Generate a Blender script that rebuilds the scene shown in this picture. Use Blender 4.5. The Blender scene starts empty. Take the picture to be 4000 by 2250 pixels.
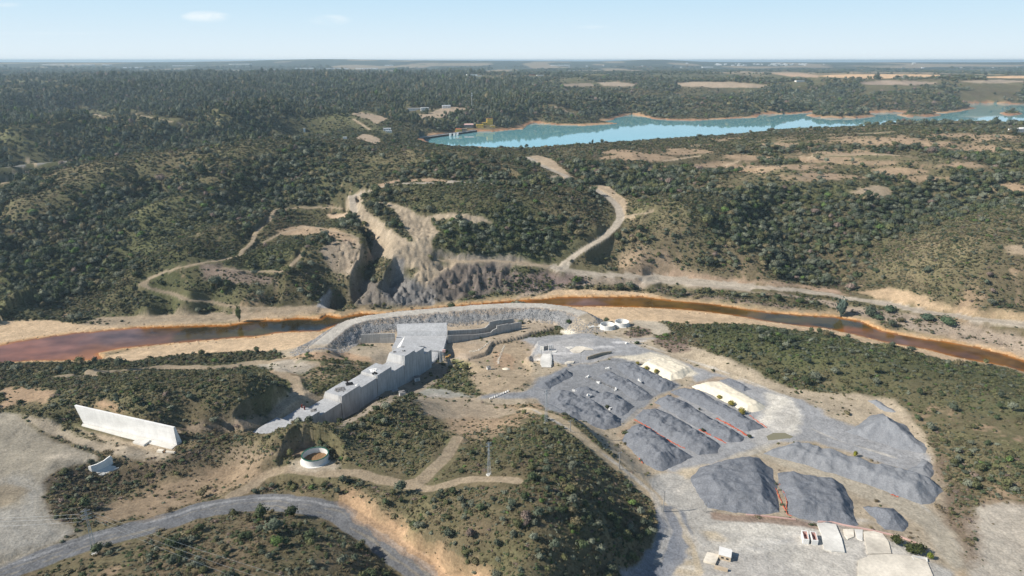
import bpy, bmesh, math, random
import numpy as np
from mathutils import Vector, Matrix
random.seed(4)
RNG = np.random.default_rng(11)
R = math.radians
# ------------------------------------------------------------------ survey
# photo coordinates are measured on a 2576 x 1449 copy of the photograph
FPX, CX, CY = 1716.0, 1288.0, 724.5
CAMZ = 200.0
HORIZ = 151.5
PITCH = math.atan((CY - HORIZ) / FPX)
SP, CP = math.sin(PITCH), math.cos(PITCH)
RIVZ, LAKEZ = 0.0, 42.0

def K(x0, y0, pts):
    """points read on a 2.576x enlargement whose corner is source pixel x0,y0"""
    return [(x0 * .644 + p[0] / 4, y0 * .644 + p[1] / 4) for p in pts]

def ray(x, y):
    u = (np.asarray(x, float) - CX) / FPX
    v = (CY - np.asarray(y, float)) / FPX
    return u, CP + v * SP, -SP + v * CP          # world direction

def plane(x, y, z):
    dx, dy, dz = ray(x, y)
    t = (z - CAMZ) / dz
    return dx * t, dy * t

def topix(X, Y, Z):
    zc = Y * CP - (Z - CAMZ) * SP
    yc = Y * SP + (Z - CAMZ) * CP
    return CX + FPX * X / zc, CY - FPX * yc / zc

# ------------------------------------------------------------------ noise
def _h(ix, iy, seed):
    n = (ix.astype(np.int64) * 374761393 + iy.astype(np.int64) * 668265263 + seed * 974634533) & 0xffffffff
    n = ((n ^ (n >> 13)) * 1274126177) & 0xffffffff
    n = ((n ^ (n >> 16)) * 2246822519) & 0xffffffff
    return ((n ^ (n >> 15)) & 0xffffff).astype(np.float32) / 0xffffff

def vn(x, y, s, seed=0):
    """value noise 0..1 with a feature size of s metres"""
    a = seed * 1.3 + .4
    x, y = (x * math.cos(a) - y * math.sin(a)) / s + 917.3, (x * math.sin(a) + y * math.cos(a)) / s + 411.7
    ix, iy = np.floor(x), np.floor(y)
    fx, fy = (x - ix).astype(np.float32), (y - iy).astype(np.float32)
    fx = fx * fx * (3 - 2 * fx); fy = fy * fy * (3 - 2 * fy)
    a = _h(ix, iy, seed); b = _h(ix + 1, iy, seed); c = _h(ix, iy + 1, seed); d = _h(ix + 1, iy + 1, seed)
    return a + (b - a) * fx + (c - a) * fy + (a - b - c + d) * fx * fy

def fbm(x, y, s, seed=0, o=4, g=.5):
    t, a, w = 0, 1.0, 0
    for k in range(o):
        t = t + a * vn(x, y, s / 2 ** k, seed + 17 * k); w += a; a *= g
    return t / w

def sstep(a, b, x):
    t = np.clip((x - a) / (b - a), 0, 1); return t * t * (3 - 2 * t)

# ------------------------------------------------------------------ grid (finer near, coarser far)
AZ = np.concatenate([np.arange(-1.2, -.80, .012), np.arange(-.80, .80, .00155), np.arange(.80, 1.2, .012)])
_r = [75.0]
while _r[-1] < 42000:
    q = _r[-1]
    _r.append(q + min(.00092 * (q * q + 170 ** 2) / 170, q * .0075))
RR = np.array(_r); LR = np.log(RR)
NC, NR = len(AZ), len(RR)
GX = (RR[:, None] * np.sin(AZ)[None, :]); GY = (RR[:, None] * np.cos(AZ)[None, :])

def fit(ctrl, lam=1e-3):
    c = np.array(ctrl, float)
    X, Y = plane(c[:, 0], c[:, 1], c[:, 2])
    P = np.stack([np.arctan2(X, Y), np.log(np.hypot(X, Y))], 1)
    n = len(P)
    def U(d2):
        return np.where(d2 > 1e-12, d2 * np.log(np.maximum(d2, 1e-12)) * .5, 0)
    d2 = ((P[:, None] - P[None]) ** 2).sum(2)
    A = np.zeros((n + 3, n + 3)); A[:n, :n] = U(d2) + lam * np.eye(n) * 1.0
    A[:n, n] = 1; A[:n, n + 1:] = P; A[n, :n] = 1; A[n + 1:, :n] = P.T
    w = np.linalg.solve(A, np.concatenate([c[:, 2], [0, 0, 0]]))
    ca = np.linspace(AZ[0], AZ[-1], 300); cl = np.linspace(LR[0], LR[-1], 420)
    Q = np.stack(np.meshgrid(ca, cl), -1).reshape(-1, 2)
    out = np.empty(len(Q))
    for i in range(0, len(Q), 20000):
        q = Q[i:i + 20000]
        out[i:i + 20000] = U(((q[:, None] - P[None]) ** 2).sum(2)) @ w[:n] + w[n] + q @ w[n + 1:]
    C = out.reshape(420, 300)
    # bilinear to the full grid
    fa = (AZ - ca[0]) / (ca[1] - ca[0]); fl = (LR - cl[0]) / (cl[1] - cl[0])
    ia = np.clip(fa.astype(int), 0, 298); il = np.clip(fl.astype(int), 0, 418)
    wa = (fa - ia)[None]; wl = (fl - il)[:, None]
    T = C[il][:, ia] * (1 - wl) * (1 - wa) + C[il][:, ia + 1] * (1 - wl) * wa + C[il + 1][:, ia] * wl * (1 - wa) + C[il + 1][:, ia + 1] * wl * wa
    return T

def hit(xs, ys, Zg):
    """where the sight line through a photo point meets a height field; returns world X,Y,Z"""
    xs = np.atleast_1d(np.asarray(xs, float)); ys = np.atleast_1d(np.asarray(ys, float))
    dx, dy, dz = ray(xs, ys)
    az = np.arctan2(dx, dy); sl = dz / np.hypot(dx, dy)
    fc = np.interp(az, AZ, np.arange(NC)); i = np.clip(fc.astype(int), 0, NC - 2); w = fc - i
    OX, OY, OZ = np.empty(len(xs)), np.empty(len(xs)), np.empty(len(xs))
    for s in range(0, len(xs), 400):
        e = slice(s, s + 400)
        prof = Zg[:, i[e]] * (1 - w[e]) + Zg[:, i[e] + 1] * w[e]
        line = CAMZ + RR[:, None] * sl[e][None]
        below = prof >= line
        k = np.where(below.any(0), below.argmax(0), NR - 1); k = np.maximum(k, 1)
        j = np.arange(prof.shape[1])
        a = line[k - 1, j] - prof[k - 1, j]; b = line[k, j] - prof[k, j]
        t = np.clip(a / np.where(np.abs(a - b) < 1e-9, 1, a - b), 0, 1)
        rr = RR[k - 1] + (RR[k] - RR[k - 1]) * t
        OX[e] = rr * np.sin(az[e]); OY[e] = rr * np.cos(az[e]); OZ[e] = CAMZ + rr * sl[e]
    return OX, OY, OZ

def dens(pts, step=9, closed=True):
    p = list(pts) + ([pts[0]] if closed else [])
    out = []
    for a, b in zip(p[:-1], p[1:]):
        n = max(1, int(math.hypot(b[0] - a[0], b[1] - a[1]) / step))
        for k in range(n):
            out.append((a[0] + (b[0] - a[0]) * k / n, a[1] + (b[1] - a[1]) * k / n))
    if not closed: out.append(p[-1])
    return np.array(out)

def pip(X, Y, PX, PY):
    ins = np.zeros(X.shape, bool)
    n = len(PX); j = n - 1
    for i in range(n):
        if PY[i] != PY[j]:
            c = ((PY[i] > Y) != (PY[j] > Y))
            if c.any():
                ins ^= c & (X < (PX[j] - PX[i]) * (Y - PY[i]) / (PY[j] - PY[i]) + PX[i])
        j = i
    return ins

def segdist(X, Y, PX, PY, closed=False):
    d = np.full(X.shape, 1e18); n = len(PX)
    for i in range(n if closed else n - 1):
        j = (i + 1) % n
        ax, ay = PX[i], PY[i]; bx, by = PX[j] - ax, PY[j] - ay
        L = bx * bx + by * by
        if L < 1e-9: continue
        t = np.clip(((X - ax) * bx + (Y - ay) * by) / L, 0, 1)
        d = np.minimum(d, (X - ax - t * bx) ** 2 + (Y - ay - t * by) ** 2)
    return np.sqrt(d)

class Zone:
    """a patch of ground: a flat index into the grid and a 0..1 weight"""
    def __init__(s, idx, w): s.idx, s.w = idx, w

def worldpoly(pts, Zg=None, z=None, step=9):
    q = dens(pts, step)
    if z is not None: return plane(q[:, 0], q[:, 1], z)
    X, Y, _ = hit(q[:, 0], q[:, 1], Zg)
    return X, Y

fX, fY = GX.ravel(), GY.ravel()
def area(PX, PY, soft=1.0, warp=0.0, wsize=6.0, seed=3):
    m = soft * 3 + warp + .1
    c = np.where((fX > PX.min() - m) & (fX < PX.max() + m) & (fY > PY.min() - m) & (fY < PY.max() + m))[0]
    x, y = fX[c].copy(), fY[c].copy()
    if warp > 0:
        nx = fbm(x, y, wsize, seed, 3) - .5; ny = fbm(x, y, wsize, seed + 5, 3) - .5
        x += nx * 2 * warp; y += ny * 2 * warp
    w = np.zeros(len(c))
    offs = [(0, 0)] if soft <= 0 else [(0, 0), (soft, 0), (-soft, 0), (0, soft), (0, -soft)]
    for ox, oy in offs: w += pip(x + ox, y + oy, PX, PY)
    w /= len(offs)
    k = w > 0
    return Zone(c[k], w[k])

def strip(PX, PY, half, soft=1.0, warp=0.0, wsize=8, seed=9):
    """ground within `half` metres of a line; half may vary along it"""
    half = np.broadcast_to(np.asarray(half, float), (len(PX),))
    m = half.max() + soft + warp
    c = np.where((fX > PX.min() - m) & (fX < PX.max() + m) & (fY > PY.min() - m) & (fY < PY.max() + m))[0]
    x, y = fX[c], fY[c]
    best = np.full(len(c), 1e9); hw = np.zeros(len(c)); par = np.zeros(len(c)); side = np.zeros(len(c))
    for i in range(len(PX) - 1):
        ax, ay = PX[i], PY[i]; bx, by = PX[i + 1] - ax, PY[i + 1] - ay
        L = bx * bx + by * by
        if L < 1e-9: continue
        t = np.clip(((x - ax) * bx + (y - ay) * by) / L, 0, 1)
        d = np.hypot(x - ax - t * bx, y - ay - t * by)
        k = d < best
        best[k] = d[k]; hw[k] = (half[i] + (half[i + 1] - half[i]) * t)[k]; par[k] = i + t[k]
        side[k] = np.sign(bx * (y - ay) - by * (x - ax))[k]
    if warp > 0: best = best + (fbm(x, y, wsize, seed, 3) - .5) * 2 * warp
    w = 1 - sstep(hw - soft * .5, hw + soft * .5, best)
    k = w > 0
    z = Zone(c[k], w[k]); z.par = par[k]; z.d = best[k]; z.side = side[k]
    return z
# ------------------------------------------------------------------ heights
HILL = [
# river bed line and banks
(-200,900,1),(0,880,1),(250,860,1),(500,840,1),(700,820,1),(900,797,1),(1100,775,1),(1300,762,1),(1500,758,1),(1700,766,1),(1900,790,1),(2100,815,1),(2300,865,1),(2500,910,1),(2700,960,1),
(0,818,3),(150,812,3),(300,806,3),(450,800,4),(600,793,4),(720,785,4),(850,775,4),(1000,768,4),(1200,755,4),(1350,742,4),(1500,742,3),(1650,745,3),(1800,757,3),(2000,775,3),(2180,800,4),(2350,835,4),(2576,885,4),
(1500,783,2),(1650,792,3),(1800,803,3),(1950,817,4),(2100,842,5),(2240,868,5),(2350,902,5),
(400,880,2),(600,870,2),(700,865,3),(760,858,3),
# first ridge on the far bank, left
(-100,800,6),(60,790,8),(150,765,14),(250,735,24),(350,705,32),(450,672,40),(550,630,48),(620,600,52),(700,560,57),(780,530,62),(850,505,66),(920,470,72),(1050,452,75),(1150,450,76),(1260,462,75),
(320,770,12),(450,760,14),(560,760,12),(420,720,24),(520,700,28),(620,660,38),(700,620,42),(780,600,46),(820,640,34),(800,700,18),(700,740,12),(640,720,22),(720,690,30),(600,690,31),(660,600,47),(700,650,38),(770,560,54),(870,580,48),(850,740,6),
(880,700,20),(930,690,26),(980,640,34),(1000,700,22),(950,750,8),(1050,740,8),(1120,700,20),(1200,680,25),(1080,640,36),(1250,730,8),(1300,690,20),(1350,700,14),(1200,655,32),(1350,660,27),
(960,540,54),(1020,600,42),(1050,560,49),(1000,500,62),(1100,500,66),(1200,500,67),(1300,490,68),(1400,490,66),(1470,480,66),(1150,570,52),(1250,570,53),(1350,560,54),(1450,560,53),(1500,560,48),(1150,630,40),(1280,630,36),(1400,640,27),(1440,630,32),(1500,600,37),(1550,560,44),(1540,510,55),(1500,475,64),
# behind that ridge, left: wooded valley and second slope
(-50,770,0),(100,735,4),(220,700,8),(330,660,14),(430,620,22),(520,580,30),(620,540,38),(720,510,46),(800,490,53),(870,470,60),
(-80,700,10),(60,660,16),(180,620,22),(300,580,30),(420,540,37),(540,500,44),(660,470,51),(780,450,58),(900,430,64),
(0,600,26),(0,530,38),(120,540,38),(240,500,46),(0,480,46),(100,455,52),(200,428,60),(300,408,66),(420,392,70),(540,375,73),(660,357,75),(400,460,55),(550,440,62),(700,410,68),(850,400,70),(1000,400,72),(760,360,76),(880,372,74),
# dark valley with the tarred road
(0,440,30),(80,412,36),(200,402,40),(330,388,45),(450,370,50),(560,358,54),(660,345,58),(740,335,62),
(0,380,52),(150,350,60),(300,340,64),(450,335,68),(600,325,70),(0,320,68),(200,290,80),(330,280,84),(460,300,78),(700,300,76),(760,277,84),(620,290,78),
(0,250,86),(200,240,94),(400,240,92),(600,235,94),(800,235,92),(1000,240,88),(0,205,106),(200,198,112),(450,193,116),(700,192,116),(950,195,110),
# ridges this side of the reservoir
(940,350,68),(880,350,72),(1000,345,62),(1050,350,54),(1010,370,66),(1070,373,57),(1150,384,58),(1220,380,62),(1290,381,66),(1345,395,65),(1400,391,66),(1480,379,70),(1560,371,72),(1640,374,71),(1760,371,72),(1860,368,73),(1950,351,75),(2050,343,77),(2130,334,79),(2200,324,81),(2350,322,79),(2480,327,79),(2576,330,79),(2800,334,79),
(1150,410,72),(1250,420,75),(1350,420,72),(1420,450,66),(1450,420,70),
(1560,420,70),(1700,410,72),(1850,400,74),(2000,380,77),(2200,370,78),(2400,360,80),(2576,365,80),
(1620,470,62),(1700,450,66),(1850,450,65),(2000,440,67),(2150,430,68),(2300,420,70),(2450,420,71),(2576,425,72),
(1600,540,50),(1700,500,58),(1850,490,58),(2000,500,54),(2150,490,56),(2300,480,59),(2450,490,60),(2576,500,62),
(1600,600,36),(1700,600,38),(1800,590,40),(1950,580,36),(2050,600,30),(2150,580,36),(2250,560,42),(2350,560,46),(2450,570,50),(2576,580,52),
(1500,660,22),(1480,645,28),(1530,632,33),(1600,660,20),(1700,650,21),(1800,650,23),(1900,650,26),(2000,660,22),(2100,660,16),(2200,630,24),(2300,620,33),(2400,610,42),(2500,600,48),
(1550,688,9),(1700,690,10),(1850,700,10),(2000,705,10),(2110,715,7),(2200,715,12),(2300,700,22),(2400,700,30),(2500,700,34),(2576,690,38),
(1500,685,7),(1650,700,7),(1800,718,7),(1950,730,7),(2110,750,7),(2250,772,7),(2400,798,8),(2576,818,8),(2300,750,14),(2450,770,17),(2576,780,22),
# far side of the reservoir
(1000,310,70),(1060,320,62),(1130,310,60),(1220,315,55),(1300,312,52),(1060,280,78),(1180,280,76),(1300,285,68),(1320,300,56),
(1400,305,50),(1500,308,47),(1500,280,66),(1400,270,74),(1600,270,62),(1750,275,58),(1700,292,48),(1850,285,48),(1900,270,60),(2050,265,62),(2200,262,66),(2300,272,54),(2100,274,50),(2400,262,56),(2440,256,56),(2550,252,56),(2700,255,58),
(1300,240,86),(1500,240,84),(1700,235,84),(1900,235,82),(2100,235,80),(2300,235,80),(2500,235,78),
(1200,200,108),(1500,205,102),(1700,206,102),(1850,205,104),(2000,195,112),(2200,187,118),(2350,187,118),(2500,190,112),(2650,192,112),
# the plain
(0,180,98),(400,178,98),(800,178,98),(1200,178,98),(1600,178,98),(2000,178,98),(2400,178,98),
(0,168,108),(600,168,106),(1200,166,112),(1800,168,108),(2400,168,106),
(0,159,122),(400,157,126),(700,153.5,150),(800,151,165),(900,153.5,150),(1100,155,134),(1400,155,134),(1560,152.5,156),(1620,149.5,178),(1690,152.5,156),(1800,156,130),(2100,158,122),(2400,158,122),(2576,156,130),(2800,158,122),(-200,159,122),
# near left: graded plateau, field, roads
(-200,1050,36),(0,1050,35),(100,1150,34),(0,1250,35),(130,1300,34),(0,1400,36),(230,1350,33),(200,1120,33),(-200,1300,37),
(100,1425,34),(300,1352,33),(500,1292,31),(700,1268,30),(850,1292,30),(950,1352,29),(1050,1422,29),(1150,1500,29),(0,1470,35),
(400,1240,25),(520,1190,24),(620,1170,26),(340,1280,28),(280,1190,27),(680,1190,30),
(150,1170,33),(300,1140,32),(450,1112,32),(560,1105,30),(130,1220,32),
(785,1170,33),(880,1185,33),(1000,1218,34),(1100,1218,36),(1200,1205,38),(900,1240,33),(980,1290,33),(740,1150,35),(690,1140,38),(760,1105,42),(850,1095,40),(860,1140,36),(660,1110,34),
(640,1220,30),(640,1245,30),(750,1240,32),(850,1260,32),
(980,1250,36),(1050,1330,36),(1150,1400,37),(1250,1449,39),(1000,1340,29),
(300,1330,33),(500,1350,36),(700,1330,38),(850,1380,38),(600,1420,44),(400,1430,42),(800,1449,42),(950,1449,34),(250,1420,37),(700,1500,46),
(950,1045,30),(980,1005,27),(900,1100,33),(1000,1100,30),(1040,1060,26),(900,1060,26),
(1034,935,4),(984,980,7),(894,1045,15),(844,1070,19),(744,1085,25),(1090,950,5),(1060,980,8),(1130,1000,11),(1200,1010,13),(1250,975,11),(1180,930,8),
(1150,1070,22),(1200,1130,32),(1100,1150,34),(1230,1080,24),(1150,1190,36),(1270,1040,20),
(300,1112,30),(440,1122,29),(200,1068,31),(370,1085,35),(200,1015,38),(330,1042,38),(450,1078,34),(470,1085,29),(570,1085,28),(500,1060,33),(610,1080,30),
(400,1010,40),(520,1000,38),(620,1000,36),(100,990,37),(40,1000,36),(60,955,33),(250,955,34),(400,945,35),(520,955,36),(620,945,39),(690,975,33),(640,1015,33),(690,1020,26),(740,985,22),(690,1052,27),(820,1000,22),(870,955,19),(860,920,15),(800,935,19),
(560,912,8),(300,926,14),(100,922,13),(0,912,7),(150,905,6),(400,900,5),(-200,940,10),
(180,946,16),(400,928,10),(700,912,8),(850,895,10),(840,882,14),(930,893,10),(970,910,7),(700,890,6),
# scrub hill between the works yard and the river
(1750,830,12),(1850,845,18),(2000,868,22),(2200,915,23),(2400,945,20),(2576,985,16),(1700,850,11),(2500,925,6),(2300,888,6),
(1800,900,16),(2000,930,18),(2200,990,19),(2400,1050,24),(2576,1100,26),(2420,1150,21),(2560,1250,22),(2390,1180,18),(2700,1100,30),
# rounded scrub hill in the foreground
(1290,1062,27),(1370,1055,29),(1400,1075,31),(1330,1110,36),(1300,1160,43),(1430,1130,33),(1430,1190,41),(1500,1240,35),(1590,1230,23),(1630,1270,22),(1640,1330,22.5),(1520,1340,36),(1350,1300,48),(1200,1260,42),(1610,1390,23.5),(1580,1430,24.5),(1300,1440,46),(1150,1350,40),(1450,1449,37),(1300,1560,41),(1540,1520,26),(1440,1100,30),(1480,1135,29),
(2450,1350,20),(2520,1430,20),(2400,1300,19),(2600,1400,20),(2350,1240,18),(2300,1150,17),(2700,1449,20),(2600,1600,22),(2100,1600,24),(1900,1300,20),(1800,1449,22),(2200,1400,21),(2000,1100,16),(1720,1180,19),(1750,1400,21),(1900,1000,14),(1550,960,11),(1720,1290,20),
]
YARD = [(1320,1030,13),(1200,1010,13),(1440,1085,16),(1560,1175,18),(1660,1290,20),(1500,870,9),(1600,850,8),(1700,880,10),(1400,960,11),(1500,1000,12),(1600,1100,16),(1750,1000,13),(1900,960,13),(1900,1100,17),(2000,1000,15),(2100,1000,15),(2230,1030,16),(1700,1180,19),(1800,1150,18),(2000,1200,19),(2300,1150,17),(2370,1230,18),(1700,1300,20),(1800,1350,21),(2000,1330,21),(2200,1400,22),(1650,1449,22),(2400,1350,20),(2500,1400,20),(1500,810,7),(1570,815,7),(1350,830,6),(1360,900,9),(1600,1600,24),(2100,1600,24),(2700,1449,20),(1480,790,8)]
RIVER = K(0,1200,[(-900,560),(-400,400),(0,385),(170,345),(400,310),(700,265),(1100,230),(1400,205),(1900,190),(2300,180)]) \
 + [(644,805),(706,805),(749,800),(806,803),(819,793),(859,799),(906,788),(969,790),(1056,778),(1169,767),(1244,760),(1288,757),(1363,753),(1413,747),(1513,747),(1613,746),(1688,756),(1788,765),(1863,776),(1932,786),(2007,792),(2107,798),(2170,810),(2220,833),(2307,850),(2382,860),(2457,873),(2532,893),(2576,908),(2700,945),(2950,1010)] \
 + [(2950,1050),(2700,975),(2576,936),(2532,922),(2432,905),(2395,897),(2332,880),(2232,863),(2132,838),(2072,826),(2007,820),(1932,810),(1838,793),(1738,780),(1638,775),(1538,772),(1438,771),(1388,768),(1288,764),(1244,770),(1119,779),(994,797),(894,809),(840,822),(806,834),(736,836),(694,839),(644,848),(600,850),(500,858),(400,867),(300,878),(245,890),(260,903),(225,907),(75,909),(25,912),(0,918),(-150,960),(-300,980)]
LAKE = [(1052,362),(1053,348),(1100,343),(1160,336),(1196,331),(1240,332),(1285,327),(1312,325),(1324,318),(1340,310),(1400,315),(1470,316.5),(1555,311),(1512,306),(1545,302),(1552,296),(1590,289),(1620,294),(1640,300),(1700,303.5),(1760,303.5),(1850,298),(1905,296),(1912,288),(2000,287),(2035,284),(2110,287),(2170,285),(2250,283.5),(2390,285),(2455,273),(2425,262),(2500,260),(2576,264),(2700,262),(2700,330),(2576,330),(2480,326),(2350,322),(2200,318),(2050,338),(1950,345),(1860,362),(1760,364),(1640,366),(1560,372),(1480,380),(1400,393),(1345,398),(1290,385),(1200,375),(1130,376),(1076,374),(1066,362)]
ISLES = [[(2025,290),(2060,286),(2120,287),(2195,288),(2203,293),(2160,298),(2090,298),(2045,295)],
         [(2252,289),(2290,286),(2350,287),(2372,290),(2330,295),(2280,294)],
         [(2512,285),(2530,281),(2560,281),(2574,287),(2550,291),(2525,290)]]

Z = fit(HILL, 2e-5)
ZY = fit(YARD, 1e-4)
# natural relief: valleys and spurs, growing with distance from the river works
rr = np.hypot(GX, GY)
amp = sstep(480, 1100, rr) * 24 + sstep(1500, 3000, rr) * 10 - sstep(2800, 5500, rr) * 14 - sstep(5500, 9000, rr) * 10
rel = fbm(GX, GY, 260, 2, 4) - .5
rdg = 1 - np.abs(fbm(GX, GY, 330, 8, 3) * 2 - 1) * 2
_lx, _ly = plane(*dens(LAKE, 12).T, LAKEZ)
_k = np.where((rr > 700) & (rr < 3200))
_d = np.full(rr.shape, 900.); _d[_k] = segdist(GX[_k], GY[_k], _lx[::2], _ly[::2], True)
amp = amp * (.15 + .85 * sstep(60, 500, _d))
Z += amp * (rel * 1.1 + (rdg - .5) * .45)
Z += (fbm(GX, GY, 34, 5, 3) - .5) * 3.0 * sstep(150, 300, rr) + (fbm(GX, GY, 9, 6, 3) - .5) * .8
ZY += (fbm(GX, GY, 25, 4, 3) - .5) * .5

_az = np.degrees(np.arctan2(GX, GY)); _px = CX + FPX * np.tan(np.radians(_az))
_yh = 154.6 - 5.2 * np.exp(-((_px - 815) / 190) ** 2) - 2.2 * np.exp(-((_px - 1100) / 320) ** 2) - 5.0 * np.exp(-((_px - 1625) / 85) ** 2) - 2.0 * np.exp(-((_px - 2590) / 60) ** 2) - 1.0 * np.exp(-((_px - 1350) / 200) ** 2)
_lim = CAMZ - rr * ((_yh - HORIZ) / FPX) - (1 - fbm(GX, GY, 2600, 14, 3)) * 16 * sstep(6500, 12000, rr) - np.maximum(rr - 14500, 0) * .004
_w = sstep(8000, 13000, rr); Z = np.where(rr > 6500, np.minimum(Z, _lim) * (1 - _w) + _lim * _w, Z); del _az, _px, _yh, _lim
YZONE = [(1180,1003),(1250,1020),(1310,1033),(1385,1038),(1432,1072),(1485,1128),(1550,1180),(1612,1232),(1655,1285),(1672,1325),(1660,1370),(1625,1415),(1590,1455),(1540,1600),(2700,1600),(2520,1449),(2440,1370),(2380,1300),(2390,1240),(2370,1190),(2345,1150),(2320,1100),(2285,1060),(2250,1020),(2150,1000),(2020,985),(1930,960),(1850,930),(1750,890),(1690,865),(1640,850),(1680,830),(1670,812),(1590,800),(1480,795),(1440,812),(1400,838),(1345,860),(1322,900),(1335,930),(1338,965),(1290,985),(1230,985)]
zf = Z.ravel(); relief = (amp * (rel * 1.1 + (rdg - .5) * .45)).ravel().copy()
def fold(pts, h, hw):
    q = dens(pts, 10, False); X, Y, _ = hit(q[:, 0], q[:, 1], Z); s = strip(X, Y, hw * 2.4, .1)
    n = len(X) - 1; f = np.exp(-(s.d / hw) ** 2) * (sstep(-1, 5, s.par) * (1 - sstep(n - 5, n + 1, s.par)) * .8 + .2)
    wob = .75 + .5 * fbm(fX[s.idx], fY[s.idx], 90, 19, 2); zf[s.idx] += h * f * wob; relief[s.idx] += h * f * wob
for pts, h, hw in [
 ([(40,745),(180,705),(300,665),(430,622),(560,575),(680,530),(800,487),(900,445)], -32, 59),
 ([(0,800),(150,765),(250,735),(350,700),(450,665),(550,624),(620,592)], 15, 44),
 ([(-60,442),(80,414),(200,402),(330,388),(450,371),(560,359),(660,345),(740,335)], -46, 90),
 ([(60,460),(200,430),(300,410),(420,394),(540,377),(660,359),(760,360)], 5, 76),
 ([(0,620),(120,580),(240,535),(340,490),(420,440)], -25, 48),([(60,660),(200,615),(320,570),(430,525),(540,480)], 13, 43),([(0,555),(120,515),(240,470),(340,430)], 13, 52),
 ([(560,520),(640,470),(700,430),(740,390)], -21, 48),
 ([(2110,712),(2060,650),(2010,590),(1940,535),(1870,505)], -21, 50),([(2215,712),(2300,662),(2400,612),(2500,575),(2600,545)], 14, 52),
 ([(1590,560),(1700,530),(1800,505),(1900,475),(2020,462)], 11, 50),([(1500,455),(1600,445),(1720,458),(1820,460)], -14, 45),
 ([(2250,560),(2330,520),(2420,490),(2500,455)], -16, 50),([(2130,540),(2220,500),(2330,465),(2420,440)], 10, 55),
 ([(1620,410),(1760,405),(1900,395),(2050,400)], -11, 60),([(1900,440),(2050,425),(2200,410),(2400,400)], 8, 60),([(2100,375),(2250,372),(2400,385)], -11, 60),
 ([(1000,430),(1120,425),(1250,435),(1340,440)], -14, 45),([(1020,400),(1150,392),(1260,398)], 7, 60),([(1130,520),(1100,550),(1085,590)], -10, 22),
 ([(0,350),(150,330),(300,318),(450,315)], 23, 114),([(100,300),(250,305),(420,308),(560,318)], -30, 104),([(520,330),(600,310),(680,290),(740,275)], 23, 95),([(720,340),(760,315),(800,290)], -27, 76),([(800,330),(850,305),(900,285)], 16, 76),
 ([(0,262),(200,258),(420,262),(640,262)], -34, 162),([(100,240),(300,236),(560,240)], 23, 180),([(700,250),(900,252),(1050,262)], -23, 142),
 ([(1400,280),(1560,282),(1640,292)], -13, 90),([(1300,262),(1450,255),(1600,250)], 14, 130),([(1700,262),(1850,268),(1980,272)], 14, 130),([(1900,280),(2010,276),(2080,262)], -13, 80),([(2100,255),(2300,252),(2450,246)], 14, 150),([(1500,232),(1800,228),(2200,226)], -16, 220),
]: fold(pts, h, hw)
PX, PY = worldpoly(YZONE, ZY)
yz = area(PX, PY, 1.6, 2.0, 9)
_ed = segdist(fX[yz.idx], fY[yz.idx], PX, PY, True); _rt = sstep(20, 60, fX[yz.idx])
yz.wz = yz.w * (1 - _rt) + _rt * sstep(0, 16, _ed)
zf[yz.idx] = zf[yz.idx] * (1 - yz.wz) + ZY.ravel()[yz.idx] * yz.wz

def lineW(pts, step=9):
    q = dens(pts, step, False); X, Y, Zz = hit(q[:, 0], q[:, 1], Z); return X, Y, Zz
def smooth(a, n=5):
    p = np.concatenate([np.full(n, a[0]), a, np.full(n, a[-1])]); k = np.ones(2 * n + 1) / (2 * n + 1)
    return np.convolve(p, k, 'valid')

# embankment round the stilling basin: crest road and rockfill
CREST = [(798,872),(812,862),(832,845),(856,825),(880,811),(925,799),(1000,789),(1100,780),(1200,772),(1290,767),(1360,768),(1420,775),(1462,788),(1482,803)]
q = dens(CREST, 8, False); crx, cry = plane(q[:, 0], q[:, 1], 11.0)
BASIN = [(812,875),(838,848),(862,829),(895,816),(960,806),(1060,796),(1180,787),(1290,780),(1370,781),(1425,790),(1455,803),(1440,812),(1340,835),(1312,845),(1240,860),(1225,885),(1180,900),(1180,930),(1125,925),(1100,880),(1000,880),(905,866),(850,868)]
bx, by = plane(*np.array(dens(BASIN, 8)).T, 3.0)
bz = area(bx, by, 0.5)
zf[bz.idx] = zf[bz.idx] * (1 - bz.w) + bz.w * (2.6 + .4 * fbm(fX[bz.idx], fY[bz.idx], 6, 3, 2))
em = strip(crx, cry, 24, .1)
u = np.clip((em.d - 5.2) / 1.6, 0, 99)
prof = 11.0 - u
rough = (fbm(fX[em.idx], fY[em.idx], 2.2, 31, 2) - .5) * 1.6 * (u > .3)
zf[em.idx] = np.maximum(zf[em.idx], prof + rough)

# river and reservoir beds
PX, PY = plane(*dens(RIVER, 8).T, RIVZ); RPX, RPY = PX, PY
rv = area(PX, PY, 0, 1.2, 8)
near = area(PX, PY, 0, 1.2, 8)
zf[:] = np.where((fY < 900) & (fY > 100), np.maximum(zf, .35 + .25 * vn(fX, fY, 4, 3)), zf)
_m = np.where((fY > 330) & (fY < 760) & (fX > -520) & (fX < 700))[0]
_rd = segdist(fX[_m], fY[_m], RPX, RPY, True)
lim = .5 + _rd * .16 + np.maximum(_rd - 14, 0) * .5 + (fbm(fX[_m], fY[_m], 5, 33, 3) - .5) * 1.2 * sstep(1, 6, _rd)
lim = np.where(np.isin(_m, em.idx[em.d < 20]), 99, lim)
zf[_m] = np.maximum(np.minimum(zf[_m], lim), .3)
zf[rv.idx] = -.9
isl = np.zeros(len(zf), bool)
for il in ISLES:
    ix, iy = plane(*dens(il, 4).T, LAKEZ); a = area(ix, iy, 0, 3, 30); isl[a.idx] = True
LPX, LPY = plane(*dens(LAKE, 6).T, LAKEZ)
lk = area(LPX, LPY, 0, 7, 55)
inl = np.zeros(len(zf), bool); inl[lk.idx] = True; inl &= ~isl
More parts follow.
